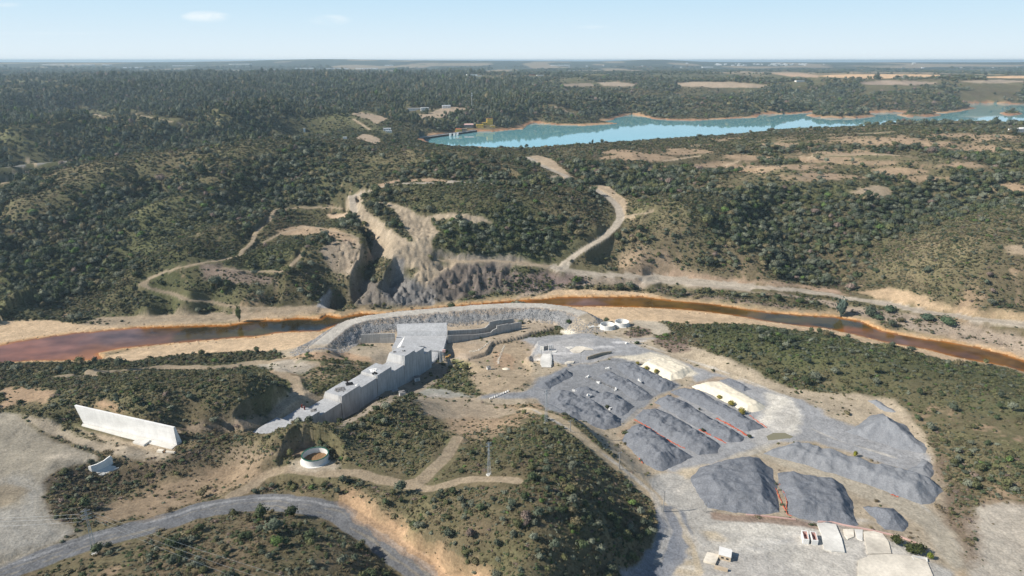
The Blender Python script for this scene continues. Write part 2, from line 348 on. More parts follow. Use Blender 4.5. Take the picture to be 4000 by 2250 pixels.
lkb = np.where((fX > LPX.min() - 400) & (fX < LPX.max() + 400) & (fY > LPY.min() - 250) & (fY < LPY.max() + 400))[0]
lkd = np.full(len(zf), 9e3)
ld = segdist(fX[lkb], fY[lkb], LPX[::2], LPY[::2], True)
for il in ISLES:
    ix, iy = plane(*dens(il, 4).T, LAKEZ); ld = np.minimum(ld, segdist(fX[lkb], fY[lkb], ix, iy, True))
lkd[lkb] = ld
out = ~inl & (lkd < 9e3)
shore = LAKEZ + .4 + np.minimum(lkd, 60) * .13
zf[:] = np.where(out, np.where(isl, LAKEZ + .4 + np.minimum(lkd, 30) * .28, np.maximum(zf, np.minimum(shore, 9e9))), zf)
blend = sstep(0, 90, lkd)
farside = fY > 1500
zf[:] = np.where(out & ~isl & farside, shore * (1 - blend) + zf * blend, zf)
zf[inl] = LAKEZ - 2.5
Z = zf.reshape(NR, NC)

# cuts and gullies -------------------------------------------------------
def cut(pts, depth, w_steep, w_soft, steep_left=True, taper=True):
    X, Y, _ = lineW(pts, 8)
    s = strip(X, Y, max(w_steep, w_soft), .01)
    left = s.side > 0
    if not steep_left: left = ~left
    d = s.d
    f = np.where(left, 1 - sstep(0, w_steep, d), 1 - sstep(0, w_soft, d))
    if taper:
        n = len(X) - 1; f = f * sstep(0, 2.5, s.par) * (1 - sstep(n - 2.5, n, s.par))
    zf[s.idx] -= depth * f
cut([(888,545),(915,570),(935,600),(925,625),(918,650),(895,690),(862,720),(835,748),(815,770)], 19, 6, 26, False)
cut([(1003,648),(990,670),(978,690),(962,715),(955,732)], 14, 4, 24, False)
cut([(882,490),(866,505),(868,522),(878,536)], 7, 4, 16, False)
cut([(1095,680),(1120,664),(1155,655)], 6, 4, 18, False)
cut([(365,715),(310,745),(240,782)], 3, 3, 7, True)
cut([(760,610),(752,640),(735,665),(700,680),(650,684),(600,676)], 5, 3, 11, False)
cut([(632,565),(628,590),(634,612)], 4, 3, 9, False)
cut([(742,1108),(722,1118),(705,1132),(700,1150)], 5, 4, 14, True)
cut([(610,1085),(560,1078),(500,1083),(465,1095)], 4, 3, 12, True)
cut([(190,1035),(178,1050),(180,1068)], 4, 3, 9, True)
cut([(1170,930),(1140,915),(1128,890)], 3, 4, 14, True, False)
cut([(1395,925),(1340,905),(1345,880)], 2.5, 3, 12, True)
def pad(pts, at_, soft=1.4, z=None):
    X, Y, q = hit(*at_, Z); zt = float(q[0]) if z is None else z
    PX, PY = worldpoly(pts, None, zt); a = area(PX, PY, soft); zf[a.idx] = zf[a.idx] * (1 - a.w) + zt * a.w
pad([(700,1165),(722,1138),(750,1122),(790,1118),(830,1124),(860,1142),(872,1165),(850,1192),(800,1200),(735,1196)], (785,1182), 1.0, 33.0)
def bench(pts, half, cutw, zs):
    q = np.array(pts, float); X, Y = plane(q[:, 0], q[:, 1], np.array(zs, float)); s = strip(X, Y, half + cutw, cutw * 2)
    zt = np.interp(s.par, np.arange(len(X)), zs); w = np.clip(1 - (s.d - half) / cutw, 0, 1); zf[s.idx] = zf[s.idx] * (1 - w) + zt * w
bench([(185,1068),(260,1086),(345,1108),(450,1136)], 4.5, 3.5, [31.5, 31, 30.4, 29.8])
# the dam sits in its own trench
def onplane(x, y, A, d):
    rx, ry, rz = ray(x, y); n = (-d[1], d[0])
    t = (A[0] * n[0] + A[1] * n[1]) / (rx * n[0] + ry * n[1])
    return (rx * t - A[0]) * d[0] + (ry * t - A[1]) * d[1], CAMZ + rz * t
a0 = plane(1084.5, 926, 3.0); b0 = plane(744, 1079, 20.0)
dA = (float(a0[0]), float(a0[1])); L_ = math.hypot(b0[0] - a0[0], b0[1] - a0[1]); dd = (float(b0[0] - a0[0]) / L_, float(b0[1] - a0[1]) / L_)
dn = (dd[1], -dd[0])
if dn[0] > 0: dn = (-dn[0], -dn[1])
_q = np.array([onplane(x, y, dA, dd) for x, y in K(1000, 1200, [(1765,606),(1560,625),(1360,803),(1000,1063),(800,1168),(560,1215),(395,1240),(60,1310)])], float)
_t = np.array([onplane(x, y, dA, dd) for x, y in K(1000, 1200, [(1690,478),(1600,470),(1490,578),(1365,660),(1213,722),(1045,808),(856,975),(640,1078),(390,1222),(60,1292)])], float)

_s = (fX - dA[0]) * dd[0] + (fY - dA[1]) * dd[1]; _o = (fX - dA[0]) * dn[0] + (fY - dA[1]) * dn[1]
_k = (_s > -4) & (_s < _q[-1, 0] + 4) & (_o > -14) & (_o < 22)
_zb = np.interp(_s, _q[:, 0], _q[:, 1]); _zt = np.interp(_s, _t[:, 0], _t[:, 1])
_right = _k & (_o < .5); zf[_right] = np.where(_o[_right] > -5, np.minimum(zf[_right], _zb[_right]), np.minimum(zf[_right], _zb[_right] + (-_o[_right] - 5) * .7))
_in = _k & (_o >= .5) & (_o < 12); zf[_in] = np.minimum(zf[_in], _zb[_in] - 1)
_left = _k & (_o >= 12); zf[_left] = np.minimum(zf[_left], _zt[_left] - .6 + (_o[_left] - 12) * .5)
_tz = [28, 32, 36, 40, 45, 48, 52]; _tp = [(-60,432),(80,412),(200,402),(330,388),(450,371),(560,359),(655,349)]
bench(_tp, 9, 40, _tz)
Z = zf.reshape(NR, NC)
EXC_ = [(868,525),(864,508),(894,488),(921,475),(908,493),(918,523),(956,556),(994,586),(1031,610),(1046,608),(1030,588),(1012,565),(1000,540),(985,522),(960,512),(925,505),(994,512),(1030,526),(1044,538),(1055,546),(1069,544),(1144,535),(1194,541),(1246,557),(1190,562),(1156,552),(1081,551),(1095,570),(1104,583),(1084,606),(1090,630),(1078,655),(1120,662),(1150,652),(1200,652),(1300,657),(1395,668),(1400,680),(1300,668),(1210,664),(1160,670),(1130,690),(1100,720),(1090,765),(1040,772),(1060,720),(1040,690),(1060,680),(1010,672),(985,655),(960,648),(912,668),(930,640),(938,610),(932,585),(912,560),(890,540)]
# rugged rock faces
def rock(pts, amp, size, seed):
    PX, PY = worldpoly(pts, Z); a = area(PX, PY, 3)
    n = 1 - np.abs(fbm(fX[a.idx], fY[a.idx] + zf[a.idx] * .8, size, seed, 4, .6) * 2 - 1) * 2
    zf[a.idx] += (n - .5) * amp * a.w
    return a
ROCKA = [(870,745),(900,705),(940,700),(960,735),(1010,715),(1060,730),(1110,690),(1150,665),(1230,665),(1290,675),(1270,720),(1200,745),(1120,760),(1000,772),(900,772)]
rock(ROCKA, 5.2, 13, 41)
rock([(930,650),(1080,660),(1090,720),(1085,765),(960,768),(940,720)], 2.6, 7, 47)
rock([(1180,665),(1330,675),(1330,700),(1270,735),(1180,720)], 3.0, 9, 44)
rock(EXC_, 1.6, 7, 48)
rock([(850,610),(905,605),(915,640),(885,690),(850,680)], 4, 10, 43)
rock([(1080,625),(1250,640),(1330,640),(1300,655),(1100,650)], 3, 9, 45)

def road(pts, half, cutw=3.0, sm=6):
    """bed a track into the slope; returns the line"""
    X, Y, Zl = lineW(pts, 7)
    Zs = smooth(Zl, sm)
    s = strip(X, Y, half + cutw, cutw * 2)
    zt = np.interp(s.par, np.arange(len(X)), Zs)
    w = np.clip(1 - (s.d - half) / cutw, 0, 1)
    zf[s.idx] = zf[s.idx] * (1 - w) + zt * w
    return X, Y
_q = np.array(_tp, float); TR = {'tar': [(plane(_q[:, 0], _q[:, 1], np.array(_tz, float)), 3.5)]}
for nm, pts, half in [
 ('track', [(860,525),(800,522),(735,522),(690,538),(655,565),(642,590),(636,615),(605,642),(545,655),(480,665),(410,685),(375,700),(356,714),(372,726),(420,737),(480,752),(560,768),(640,775),(700,775),(790,772)], 2.2),
 ('track', [(665,612),(700,588),(760,572),(820,576),(880,588),(903,604)], 2.0),
 ('track', [(560,672),(640,686),(705,684),(738,668),(753,645),(755,630)], 2.0),
 ('road', [(1405,678),(1428,657),(1460,630),(1508,606),(1548,572),(1562,548),(1556,522),(1532,496),(1505,478),(1488,470)], 4.2),
 ('road', [(1325,396),(1370,418),(1410,436),(1431,450),(1420,462)], 4.0),
 ('track', [(1578,548),(1600,540),(1640,528)], 2.0),
 ('road', [(1260,465),(1150,460),(1050,459),(985,464),(935,477),(900,493),(884,510),(892,530)], 4.0),
 ('road', [(1395,670),(1430,683),(1500,690),(1650,697),(1760,706),(1900,721),(2000,729),(2110,746),(2240,766),(2330,786),(2450,801),(2576,817),(2700,835)], 5.0),
 ('road', [(1625,708),(1700,710),(1780,717),(1880,727)], 4.0),
 ('track', [(1100,655),(1160,658),(1230,655),(1300,660),(1400,672)], 2.5),
 ('track', [(250,801),(400,798),(520,796),(600,794),(700,781),(790,776)], 2.5),
 ('dark', [(-60,1462),(40,1428),(140,1392),(260,1352),(380,1322),(500,1286),(600,1266),(700,1264),(780,1270),(850,1290),(910,1325),(970,1372),(1040,1420),(1130,1500)], 5.6),
 ('track', [(585,1248),(640,1218),(700,1183),(740,1178)], 3.0),
 ('track', [(740,1182),(820,1190),(900,1190),(950,1205),(1010,1220),(1055,1212),(1095,1175),(1125,1140),(1150,1110)], 2.9),
 ('track', [(1010,1224),(1090,1228),(1160,1210),(1260,1204),(1300,1206)], 2.3),
 ('track', [(150,948),(220,944),(320,932),(420,926),(540,925),(640,915),(720,912),(790,915)], 4.0),
 ('track', [(700,935),(740,955),(748,980),(725,1005),(690,1045)], 3.2),
]:
    TR.setdefault(nm, []).append((road(pts, half), half))
Z = zf.reshape(NR, NC)
# ------------------------------------------------------------------ what covers the ground
def C(*a): return np.array(a, np.float32)
TAN, PALE, PEACH, ORANGE = C(.36,.265,.175), C(.46,.36,.25), C(.54,.405,.265), C(.50,.22,.04)
GREYR, DARKR, GREY, LGREY, WHITE = C(.37,.325,.265), C(.20,.20,.20), C(.27,.285,.31), C(.44,.44,.435), C(.72,.69,.63)
OLIVE, BROWN, REDSO, ROCKC, PURP = C(.106,.108,.053), C(.160,.125,.08), C(.40,.215,.125), C(.20,.175,.15), C(.22,.165,.15)
N = len(fX)
rrf = rr.ravel()
n1 = fbm(fX, fY, 40, 51, 4); n2 = fbm(fX, fY, 9, 52, 3); n3 = fbm(fX, fY, 160, 53, 3); n4 = fbm(fX, fY, 3.0, 57, 2)
# cover / trees / greenness read at places of the photograph, spread by distance
COV = np.array([ # x, y, cover, trees, green
(100,700,.95,.9,.7),(300,620,.95,.9,.6),(500,560,.95,.85,.6),(700,480,.9,.8,.5),(200,480,.9,.8,.45),(400,430,.85,.8,.4),(150,560,.9,.75,.4),(50,640,.9,.9,.5),
(300,740,.9,.35,.35),(500,650,.9,.15,.4),(700,550,.9,.1,.35),(150,780,.85,.5,.35),(430,705,.85,.25,.6),(680,650,.95,.1,.7),(560,740,.6,.3,.35),(780,660,.75,.2,.35),(820,560,.85,.1,.3),(600,600,.9,.15,.4),(800,720,.95,.55,.4),
(1000,490,.9,.5,.35),(1200,490,.85,.15,.4),(1400,500,.9,.2,.3),(1300,580,.97,.95,.85),(1430,590,.95,.6,.5),(1180,590,.95,.9,.8),(970,560,.9,.5,.35),(1470,540,.9,.3,.25),(1150,520,.8,.1,.4),(1100,600,.6,.1,.6),
(1100,420,.9,.5,.4),(1250,420,.9,.35,.35),(900,400,.9,.8,.4),(1350,430,.85,.45,.4),(700,400,.9,.85,.45),(1000,440,.9,.35,.35),(1200,390,.85,.3,.4),
(1550,430,.75,.35,.4),(1700,430,.8,.75,.5),(1900,370,.55,.35,.35),(2100,420,.5,.35,.35),(2300,340,.55,.6,.3),(2500,400,.55,.5,.35),(2000,340,.6,.4,.35),(2200,380,.5,.4,.3),(2400,450,.55,.5,.35),(1850,440,.6,.3,.35),(1650,370,.6,.3,.35),
(1650,520,.8,.25,.55),(1800,560,.85,.6,.6),(2000,520,.9,.8,.6),(2200,540,.7,.55,.45),(2100,620,.85,.75,.5),(2350,560,.75,.5,.5),(2500,520,.7,.5,.4),(1700,620,.6,.4,.45),(1850,650,.5,.35,.4),(1600,630,.6,.4,.4),(2120,690,.85,.3,.15),(2400,640,.75,.25,.4),(2500,720,.5,.25,.4),(1950,640,.6,.45,.5),
(200,340,.97,1,.5),(100,270,.95,.9,.35),(400,300,.95,1,.45),(600,290,.95,1,.45),(800,310,.95,1,.5),(600,220,.92,.9,.35),(900,220,.95,1,.4),(1000,280,.9,.9,.4),(1200,260,.9,.8,.35),(1400,280,.95,.85,.4),(1700,270,.95,.75,.25),(2000,270,.95,.75,.25),(2300,250,.95,.85,.3),(1500,220,.75,.6,.3),(1800,215,.7,.5,.3),(1550,270,.95,.8,.35),(1850,262,.95,.75,.25),(2150,262,.95,.8,.25),(2200,210,.8,.5,.3),(2500,220,.85,.7,.3),(1300,215,.85,.8,.3),
(400,960,.85,.1,.4),(150,920,.9,.15,.4),(620,980,.9,.35,.35),(250,1000,.85,.15,.35),(860,925,.5,.1,.5),(350,1190,.25,0,.1),(250,1180,.98,.2,.15),(500,1120,.95,.15,.1),(140,1240,.95,.2,.2),(600,1200,.5,0,.1),
(950,1040,.97,.5,.25),(1000,1100,.55,.1,.3),(780,1110,.8,.2,.3),(1080,1100,.85,.1,.45),(1150,1150,.8,.1,.4),(1300,1120,.88,.15,.45),(1350,1200,.92,.25,.35),(1500,1300,.97,.35,.35),(1300,1350,.9,.4,.45),(1150,1330,.75,.2,.35),(1550,1400,.95,.35,.35),(750,1230,.6,.2,.3),(1220,1080,.25,.05,.3),
(400,1420,.75,.3,.3),(600,1380,.65,.15,.2),(750,1400,.8,.35,.35),(850,1430,.6,.2,.2),(550,1449,.9,.4,.25),(300,1440,.5,.2,.4),
(1800,850,.97,.0,.8),(2000,880,.97,.0,.8),(2200,950,.85,.02,.6),(2400,990,.75,.02,.5),(2250,900,.95,0,.7),(1900,920,.85,.03,.6),(2100,980,.7,.05,.5),(2500,1100,.55,.2,.4),(2300,1030,.5,.3,.5),(1720,860,.98,.4,.25),(2420,1130,.8,.35,.3),(2400,1280,.8,.2,.1),(2550,1300,.2,.05,.1),(2500,1220,.6,.3,.3),
])
q = hit(COV[:, 0], COV[:, 1], Z)
cp = np.stack([np.arctan2(q[0], q[1]), np.log(np.hypot(q[0], q[1]))], 1)
ca, cl = np.linspace(AZ[0], AZ[-1], 160), np.linspace(LR[0], math.log(9000), 220)
Q = np.stack(np.meshgrid(ca, cl), -1).reshape(-1, 2)
d2 = ((Q[:, None] - cp[None]) ** 2).sum(2) + 2e-4
wq = 1 / d2 ** 2
CV = (wq @ COV[:, 2:]) / wq.sum(1)[:, None]
CV = CV.reshape(220, 160, 3)
ja = np.clip(np.interp(AZ, ca, np.arange(160)), 0, 158.999); jl = np.clip(np.interp(LR, cl, np.arange(220)), 0, 218.999)
ia, il = ja.astype(int), jl.astype(int); wa, wl = (ja - ia)[None, :, None], (jl - il)[:, None, None]
CV = CV[il][:, ia] * (1 - wl) * (1 - wa) + CV[il][:, ia + 1] * (1 - wl) * wa + CV[il + 1][:, ia] * wl * (1 - wa) + CV[il + 1][:, ia + 1] * wl * wa
cover, trees, green = [CV.reshape(-1, 3)[:, k].copy() for k in range(3)]
trees += (fbm(fX, fY, 430, 59, 3) - .5) * 1.9 * sstep(1100, 1800, rrf) - .08 * sstep(1100, 1800, rrf)
cover = np.clip(cover + (n1 - .5) * .9 + (n3 - .5) * .4, 0, 1)
trees = np.clip(trees - np.clip(relief / 16, -.45, .75) * (1 - .72 * sstep(950, 1500, rrf)) + (n3 - .5) * 1.3 + (n1 - .5) * .8, 0, 1.2)
del CV
# bare soil and low scrub between the bushes
soil = TAN[None] * (1 - .35 * n3[:, None]) + (C(.40,.27,.19) - TAN)[None] * (n1[:, None] - .4)
low = OLIVE[None] * (.8 + .5 * n1[:, None]) + (BROWN - OLIVE)[None] * np.clip((n3 * 1.6 - .3) * (1.1 - green) + (n2 - .5) * .8, 0, 1)[:, None]
low = low + (C(.092,.118,.045) - low) * np.clip((green - .45) * 1.6, 0, .8)[:, None] * (.6 + .6 * n2[:, None])
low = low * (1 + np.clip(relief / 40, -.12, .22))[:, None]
mixc = sstep(.22, .55, cover + (n2 - .5) * .7 + (n4 - .5) * .45)
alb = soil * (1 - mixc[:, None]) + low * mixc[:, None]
S = cover.copy(); T = trees.copy(); Gr = green.copy()
bare = np.zeros(N, np.float32)          # 1 = open ground, nothing grows

def paint(z, col, a=1.0, s=None, t=None, var=.12, seed=60, bar=None):
    w = (z.w * a)[:, None]
    v = 1 + (fbm(fX[z.idx], fY[z.idx], 7, seed, 3) - .5)[:, None] * 2 * var
    alb[z.idx] = alb[z.idx] * (1 - w) + col[None] * v * w
    if s is not None: S[z.idx] = S[z.idx] * (1 - z.w) + s * z.w
    if t is not None: T[z.idx] = T[z.idx] * (1 - z.w) + t * z.w
    if bar is not None: bare[z.idx] = np.maximum(bare[z.idx], z.w * bar)
def P(pts, soft=.8, warp=1.5, ws=7, z=None, step=9):
    X, Y = worldpoly(pts, Z, z, step); return area(X, Y, soft, warp, ws)
def L(pts, half, soft=.8, warp=.6, ws=6):
    X, Y, _ = lineW(pts, 8); return strip(X, Y, half, soft, warp, ws)

# plain: fields, groves, hedges
far = sstep(3800, 5500, rrf)
fld = vn(fX * 1.0, fY * .35, 420, 71); fl2 = vn(fX, fY * .4, 900, 72); fl3 = fbm(fX, fY * .5, 260, 73, 3)
plain = C(.062,.075,.055)[None] * (.55 + .8 * fl2[:, None])
plain = np.where((fld > .74)[:, None], C(.30,.24,.16)[None], plain)
plain = np.where(((fl3 > .66) & (fl2 < .5))[:, None], C(.16,.15,.09)[None], plain)
alb = alb * (1 - far[:, None]) + plain * far[:, None]
T = T * (1 - far) + far * np.where((fld > .62) | (fl3 > .6), .03, .75); S *= 1 - far

# --- river side
for pts in [[(-300,800),(0,806),(140,806),(200,815),(300,822),(300,833),(175,841),(0,872),(-300,930)],
            [(644,846),(500,857),(338,877),(260,900),(330,908),(440,893),(560,886),(700,882),(760,876),(800,862),(830,838),(800,834),(730,834)],
            [(1405,772),(1538,771),(1638,774),(1738,779),(1838,792),(1932,809),(2007,819),(2072,825),(2232,862),(2332,879),(2440,908),(2420,912),(2357,902),(2307,886),(2244,868),(2182,866),(2132,851),(2082,838),(2007,833),(1932,821),(1863,815),(1738,816),(1663,809),(1600,812),(1538,810),(1488,803),(1440,787)],
            [(1330,750),(1400,728),(1480,728),(1600,735),(1660,745),(1640,750),(1500,748)]]:
    paint(P(pts, 1, 2), PEACH, 1, .02, 0, .13, 61, 1)
paint(P([(1288,756),(1345,742),(1420,722),(1500,715),(1613,728),(1640,712),(1760,722),(1932,738),(2050,760),(2180,800),(2340,842),(2450,868),(2576,905),(2800,960),(2800,880),(2576,850),(2450,822),(2330,800),(2240,784),(2110,760),(2000,742),(1900,731),(1760,714),(1620,703),(1500,694),(1425,690),(1340,720)], 1.5, 4, 16), C(.33,.27,.215), .9, .32, .03, .2, 62)
paint(P([(1640,735),(1900,765),(2000,780),(2000,770),(1800,742),(1660,722)], 2, 5, 14), PURP, .6, .6, .0, .2, 63)
paint(P([(1260,700),(1300,685),(1390,683),(1470,700),(1490,712),(1400,722),(1320,735),(1270,742)], 2, 3), PURP, .85, .8, .02, .25, 64)
paint(P([(250,800),(420,790),(600,785),(700,779),(790,770),(840,770),(860,778),(740,798),(640,804),(480,815),(300,824),(200,815)], 1.5, 3), C(.34,.275,.2), .9, .15, 0, .25, 65)
# iron-stained margins of the river
m = (rrf < 1100)
kk = np.where(m & (fX > -420) & (fX < 520) & (fY > 330) & (fY < 760))[0]
rd = segdist(fX[kk], fY[kk], RPX[::1], RPY[::1], True)
up = sstep(.25, .6, fbm(fX[kk], fY[kk], 45, 66, 2))
zz = Zone(kk, (1 - sstep(1.0, 4.5, rd + (fbm(fX[kk], fY[kk], 4, 67, 2) - .5) * 5)) * (.45 + .55 * up)); zz = Zone(kk[zz.w > 0], zz.w[zz.w > 0])
paint(zz, C(.60,.27,.045), .95, 0, 0, .25, 68, 1)
zz = Zone(kk, 1 - sstep(3, 13, rd + (fbm(fX[kk], fY[kk], 8, 69, 2) - .5) * 8)); zz = Zone(kk[zz.w > 0], zz.w[zz.w > 0])
paint(zz, PEACH, .55, .02, 0, .15, 70, 1)
inb = np.zeros(N, bool); inb[rv.idx] = True
alb[inb] = C(.22,.09,.03); bare[inb] = 1

# --- excavation and rock on the far bank
EXC = EXC_
paint(P(EXC, 1.2, 2.5, 9), C(.36,.295,.215), 1, .05, 0, .28, 74, 1)
a = P(ROCKA, 2, 4, 10); paint(a, C(.155,.138,.122), .92, .12, 0, .35, 75, .6)
paint(P([(1100,690),(1150,668),(1260,668),(1300,690),(1260,730),(1180,745),(1120,740)], 3, 5, 10), C(.17,.14,.12), .75, .35, .02, .35, 76)
paint(P([(990,655),(1020,652),(1015,690),(1100,735),(1090,770),(990,770),(955,735),(962,715)], 2, 3), C(.19,.182,.175), .9, .02, 0, .3, 77, .8)
paint(P([(1080,628),(1170,640),(1330,642),(1310,660),(1130,655),(1090,650)], 2, 3), C(.25,.215,.18), .85, .25, .02, .3, 78, .4)
paint(P([(800,628),(845,600),(905,605),(915,640),(885,695),(850,690),(815,650)], 2, 3), C(.32,.26,.20), .8, .2, .02, .35, 79, .3)
paint(P([(795,772),(815,740),(830,728),(836,735),(828,760),(822,775)], .8, 1.5), C(.36,.35,.34), 1, 0, 0, .15, 80, 1)
paint(P([(500,660),(560,668),(640,690),(700,700),(700,715),(620,712),(560,720),(520,700)], 2, 4), C(.27,.20,.17), .7, .5, .02, .3, 81)
paint(P([(690,582),(760,566),(840,576),(905,606),(890,612),(800,590),(720,592)], 1.5, 3), C(.40,.29,.2), .8, .15, 0, .2, 82, .3)
paint(P([(820,538),(875,536),(872,552),(835,552)], 1.5, 2), C(.5,.38,.27), .9, .1, 0, .15, 83, .5)
paint(P([(940,466),(1000,452),(1080,448),(1140,456),(1260,463),(1150,458),(1050,457),(985,462),(930,480)], 1.5, 3), C(.42,.30,.21), .8, .1, 0, .15, 84, .5)
paint(P([(1325,395),(1350,390),(1388,400),(1415,424),(1440,444),(1441,456),(1425,462),(1405,440),(1365,415)], 1.5, 3), PALE, 1, .05, 0, .12, 85, 1)
paint(P([(1375,445),(1400,440),(1430,455),(1415,463),(1380,458)], 1.5, 3), C(.42,.35,.26), .8, .2, .05, .2, 86, .3)
paint(P([(1488,470),(1522,463),(1545,480),(1573,500),(1578,545),(1600,540),(1598,548),(1560,552),(1556,520),(1530,494),(1505,478)], 1.5, 3), PALE, .95, .08, 0, .14, 87, .8)
paint(P([(2000,715),(2110,730),(2130,745),(2000,722),(1850,712),(1700,697),(1560,688),(1700,684),(1850,700)], 2, 3), C(.42,.30,.22), .85, .15, 0, .15, 88, .4)
paint(P([(2160,735),(2240,722),(2300,738),(2400,775),(2576,800),(2700,815),(2700,835),(2576,812),(2450,796),(2330,778),(2240,760)], 2, 3), C(.48,.355,.23), .9, .08, 0, .15, 89, .6)
paint(P([(1560,640),(1620,625),(1700,660),(1800,690),(1760,695),(1600,690),(1560,680)], 3, 6, 14), C(.36,.265,.19), .6, .4, .2, .2, 90)
paint(P([(2140,480),(2200,465),(2250,475),(2230,500),(2160,492)], 2, 3, 10), PALE, .9, .1, .05, .12, 91, .4)
paint(P([(2520,620),(2576,615),(2600,640),(2540,640)], 2, 3, 10), PALE, .8, .1, .05, .12, 92, .4)

# dry open ground between the oaks on the right-hand hills
for k, (x, y, w, h) in enumerate([(1600,395,90,10),(1720,382,60,8),(1900,425,120,10),(2070,402,90,8),(2230,355,120,9),(2330,362,80,8),(2400,340,70,5),(2480,378,80,12),(2050,445,110,9),(2260,430,70,10),(1960,365,50,6),(1800,415,60,7),(2140,385,80,7),(2500,345,60,7),(1880,395,70,6),(2330,452,60,10),(1640,425,60,7),(2190,410,80,6),(2430,415,60,7),(1560,382,50,6),(2010,420,70,5),(2540,470,50,10)]):
    th = np.linspace(0, 6.283, 18)[:-1]
    paint(P([(x + w * math.cos(t) * (1 + .3 * math.sin(3 * t + k)), y + h * math.sin(t)) for t in th], 3, 9, 30), C(.40,.29,.195), .8, .16, .12, .14, 93 + k)

# tracks and roads
for nm, col in (('track', C(.35,.28,.20)), ('road', GREYR * 1.12), ('tar', C(.25,.24,.235)), ('dark', C(.165,.17,.18))):
    for (X, Y), h in TR[nm]:
        z = strip(X, Y, h, .8, .7 if nm != 'dark' else .8, 5); paint(z, col, .82 if nm == 'track' else .95, 0, 0, .14, 120, 1)
        zb = strip(X, Y, h + 3.0, 2.5, 1.5, 6)
        S[zb.idx] *= 1 - zb.w * .7; T[zb.idx] *= 1 - zb.w
        if nm in ('road', 'tar'): zb = strip(X, Y, h + 8.0, 5, 2.5, 9); T[zb.idx] *= 1 - zb.w; S[zb.idx] *= 1 - .4 * zb.w
        if nm == 'dark':   # dusty strip and ruts
            for s, o, hw, cc, aa in ((1, .5, .5, C(.36,.36,.36), .5), (-1, .45, .22, C(.32,.28,.21), .45), (1, .05, .18, C(.32,.28,.21), .35)):
                k = (z.side == s); d = np.abs(z.d - o * h)
                w = np.where(k, 1 - sstep(hw * .5, hw * 1.6, d + (fbm(fX[z.idx], fY[z.idx], 9, 121 + int(o * 10), 3) - .5) * 2.2), 0)
                q = Zone(z.idx[w > 0], w[w > 0]); paint(q, cc, aa, var=.1)
for pts, h in [([(165,277),(205,284),(250,290),(268,300)],3),([(270,282),(340,288),(400,300),(460,312)],3),([(760,278),(820,276),(880,281),(960,290)],3.5),([(1010,281),(1060,275),(1160,276)],3.5),([(890,300),(930,326)],3),([(10,468-8),(60,430)],2.5),([(1080,262+40),(1100,300)],2),([(1395,268),(1440,285)],2.5),([(2080,378-40),(2220,335)],3),([(2230,300+17),(2330,315)],2.5),([(2150,245-5),(2270,250)],3),([(70,405),(90,415)],3),([(1780,430),(1860,405)],2.5),([(1670,405),(1760,392)],3),([(2000,395),(2180,388),(2290,392)],2.5)]:
    paint(L(pts, h, 1.5, 1), PALE, .9, 0, 0, .1, 122, 1); z = L(pts, h + 22, 5, 4); T[z.idx] *= 1 - z.w; S[z.idx] *= 1 - .6 * z.w
for pts in [[(1070,288),(1110,272),(1150,270),(1195,276),(1150,288),(1110,297),(1080,296)],[(905,282),(960,292),(975,300),(945,312),(925,300),(880,287)],[(890,348),(915,336),(948,345),(960,356),(945,363),(925,358)],[(1035,285),(1075,288),(1070,298),(1040,296)],[(895,350),(905,345),(945,362)]]:
    paint(P(pts, 2, 4, 15), C(.42,.33,.24), .95, .05, .05, .1, 123, .5)
for pts, c in [([(2055,191),(2110,187.5),(2200,186.5),(2330,187),(2402,190),(2396,194.5),(2300,196),(2200,197.5),(2100,195)], C(.70,.47,.28)),([(1935,184),(2010,184),(2060,189),(2060,195),(1990,193)], C(.5,.36,.25)),([(2476,193),(2520,191.5),(2620,191),(2620,196),(2540,197),(2490,196)], C(.7,.47,.28)),([(1700,209),(1760,205.5),(1850,207),(1930,214),(1910,221),(1800,220),(1715,217)], C(.42,.33,.24)),([(1500,207),(1545,205.5),(1600,211),(1590,217),(1520,216)], C(.40,.32,.24)),([(2145,208),(2230,202),(2300,204),(2370,209),(2300,214),(2180,213)], C(.40,.31,.24)),([(1400,212),(1480,209),(1500,216),(1430,219)], C(.3,.24,.18)),([(2400,205),(2520,200),(2600,206),(2500,210)], C(.4,.32,.24))]:
    paint(P(pts, 4, 6, 40, None, 5), c, .95, .02, .03, .08, 124)
    X_, Y_ = worldpoly(pts, Z, None, 8)
    for k_ in (.985, .97, .95, .93, .91): a_ = area(X_ * k_, Y_ * k_, 6, 25, 90); T[a_.idx] *= 1 - .85 * a_.w

# --- reservoir shore: bare red ground between water and scrub
w = np.where(inl, 0, 1 - sstep(9, 22, lkd + (fbm(fX, fY, 30, 126, 2) - .5) * 16)); w = np.where((lkd < 200) & (fX > float(plane(1066, 356, LAKEZ)[0]) - 4), w, 0)
zz = Zone(np.where(w > 0)[0], w[w > 0]); paint(zz, REDSO, .95, 0, 0, .2, 125, .9)
zz.w = zz.w * (fbm(fX[zz.idx], fY[zz.idx], 40, 128, 2) > .52); paint(zz, C(.5,.34,.2), .7, var=.1)
alb[inl] = C(.12,.2,.2); bare[inl] = 1
for il in ISLES[2:]:
    ix, iy = plane(*dens([(2530,283.5),(2545,282),(2562,284),(2552,286.5),(2535,286.5)], 3).T, LAKEZ + 2); paint(area(ix, iy, 2, 2), OLIVE, .9, .9, .6)

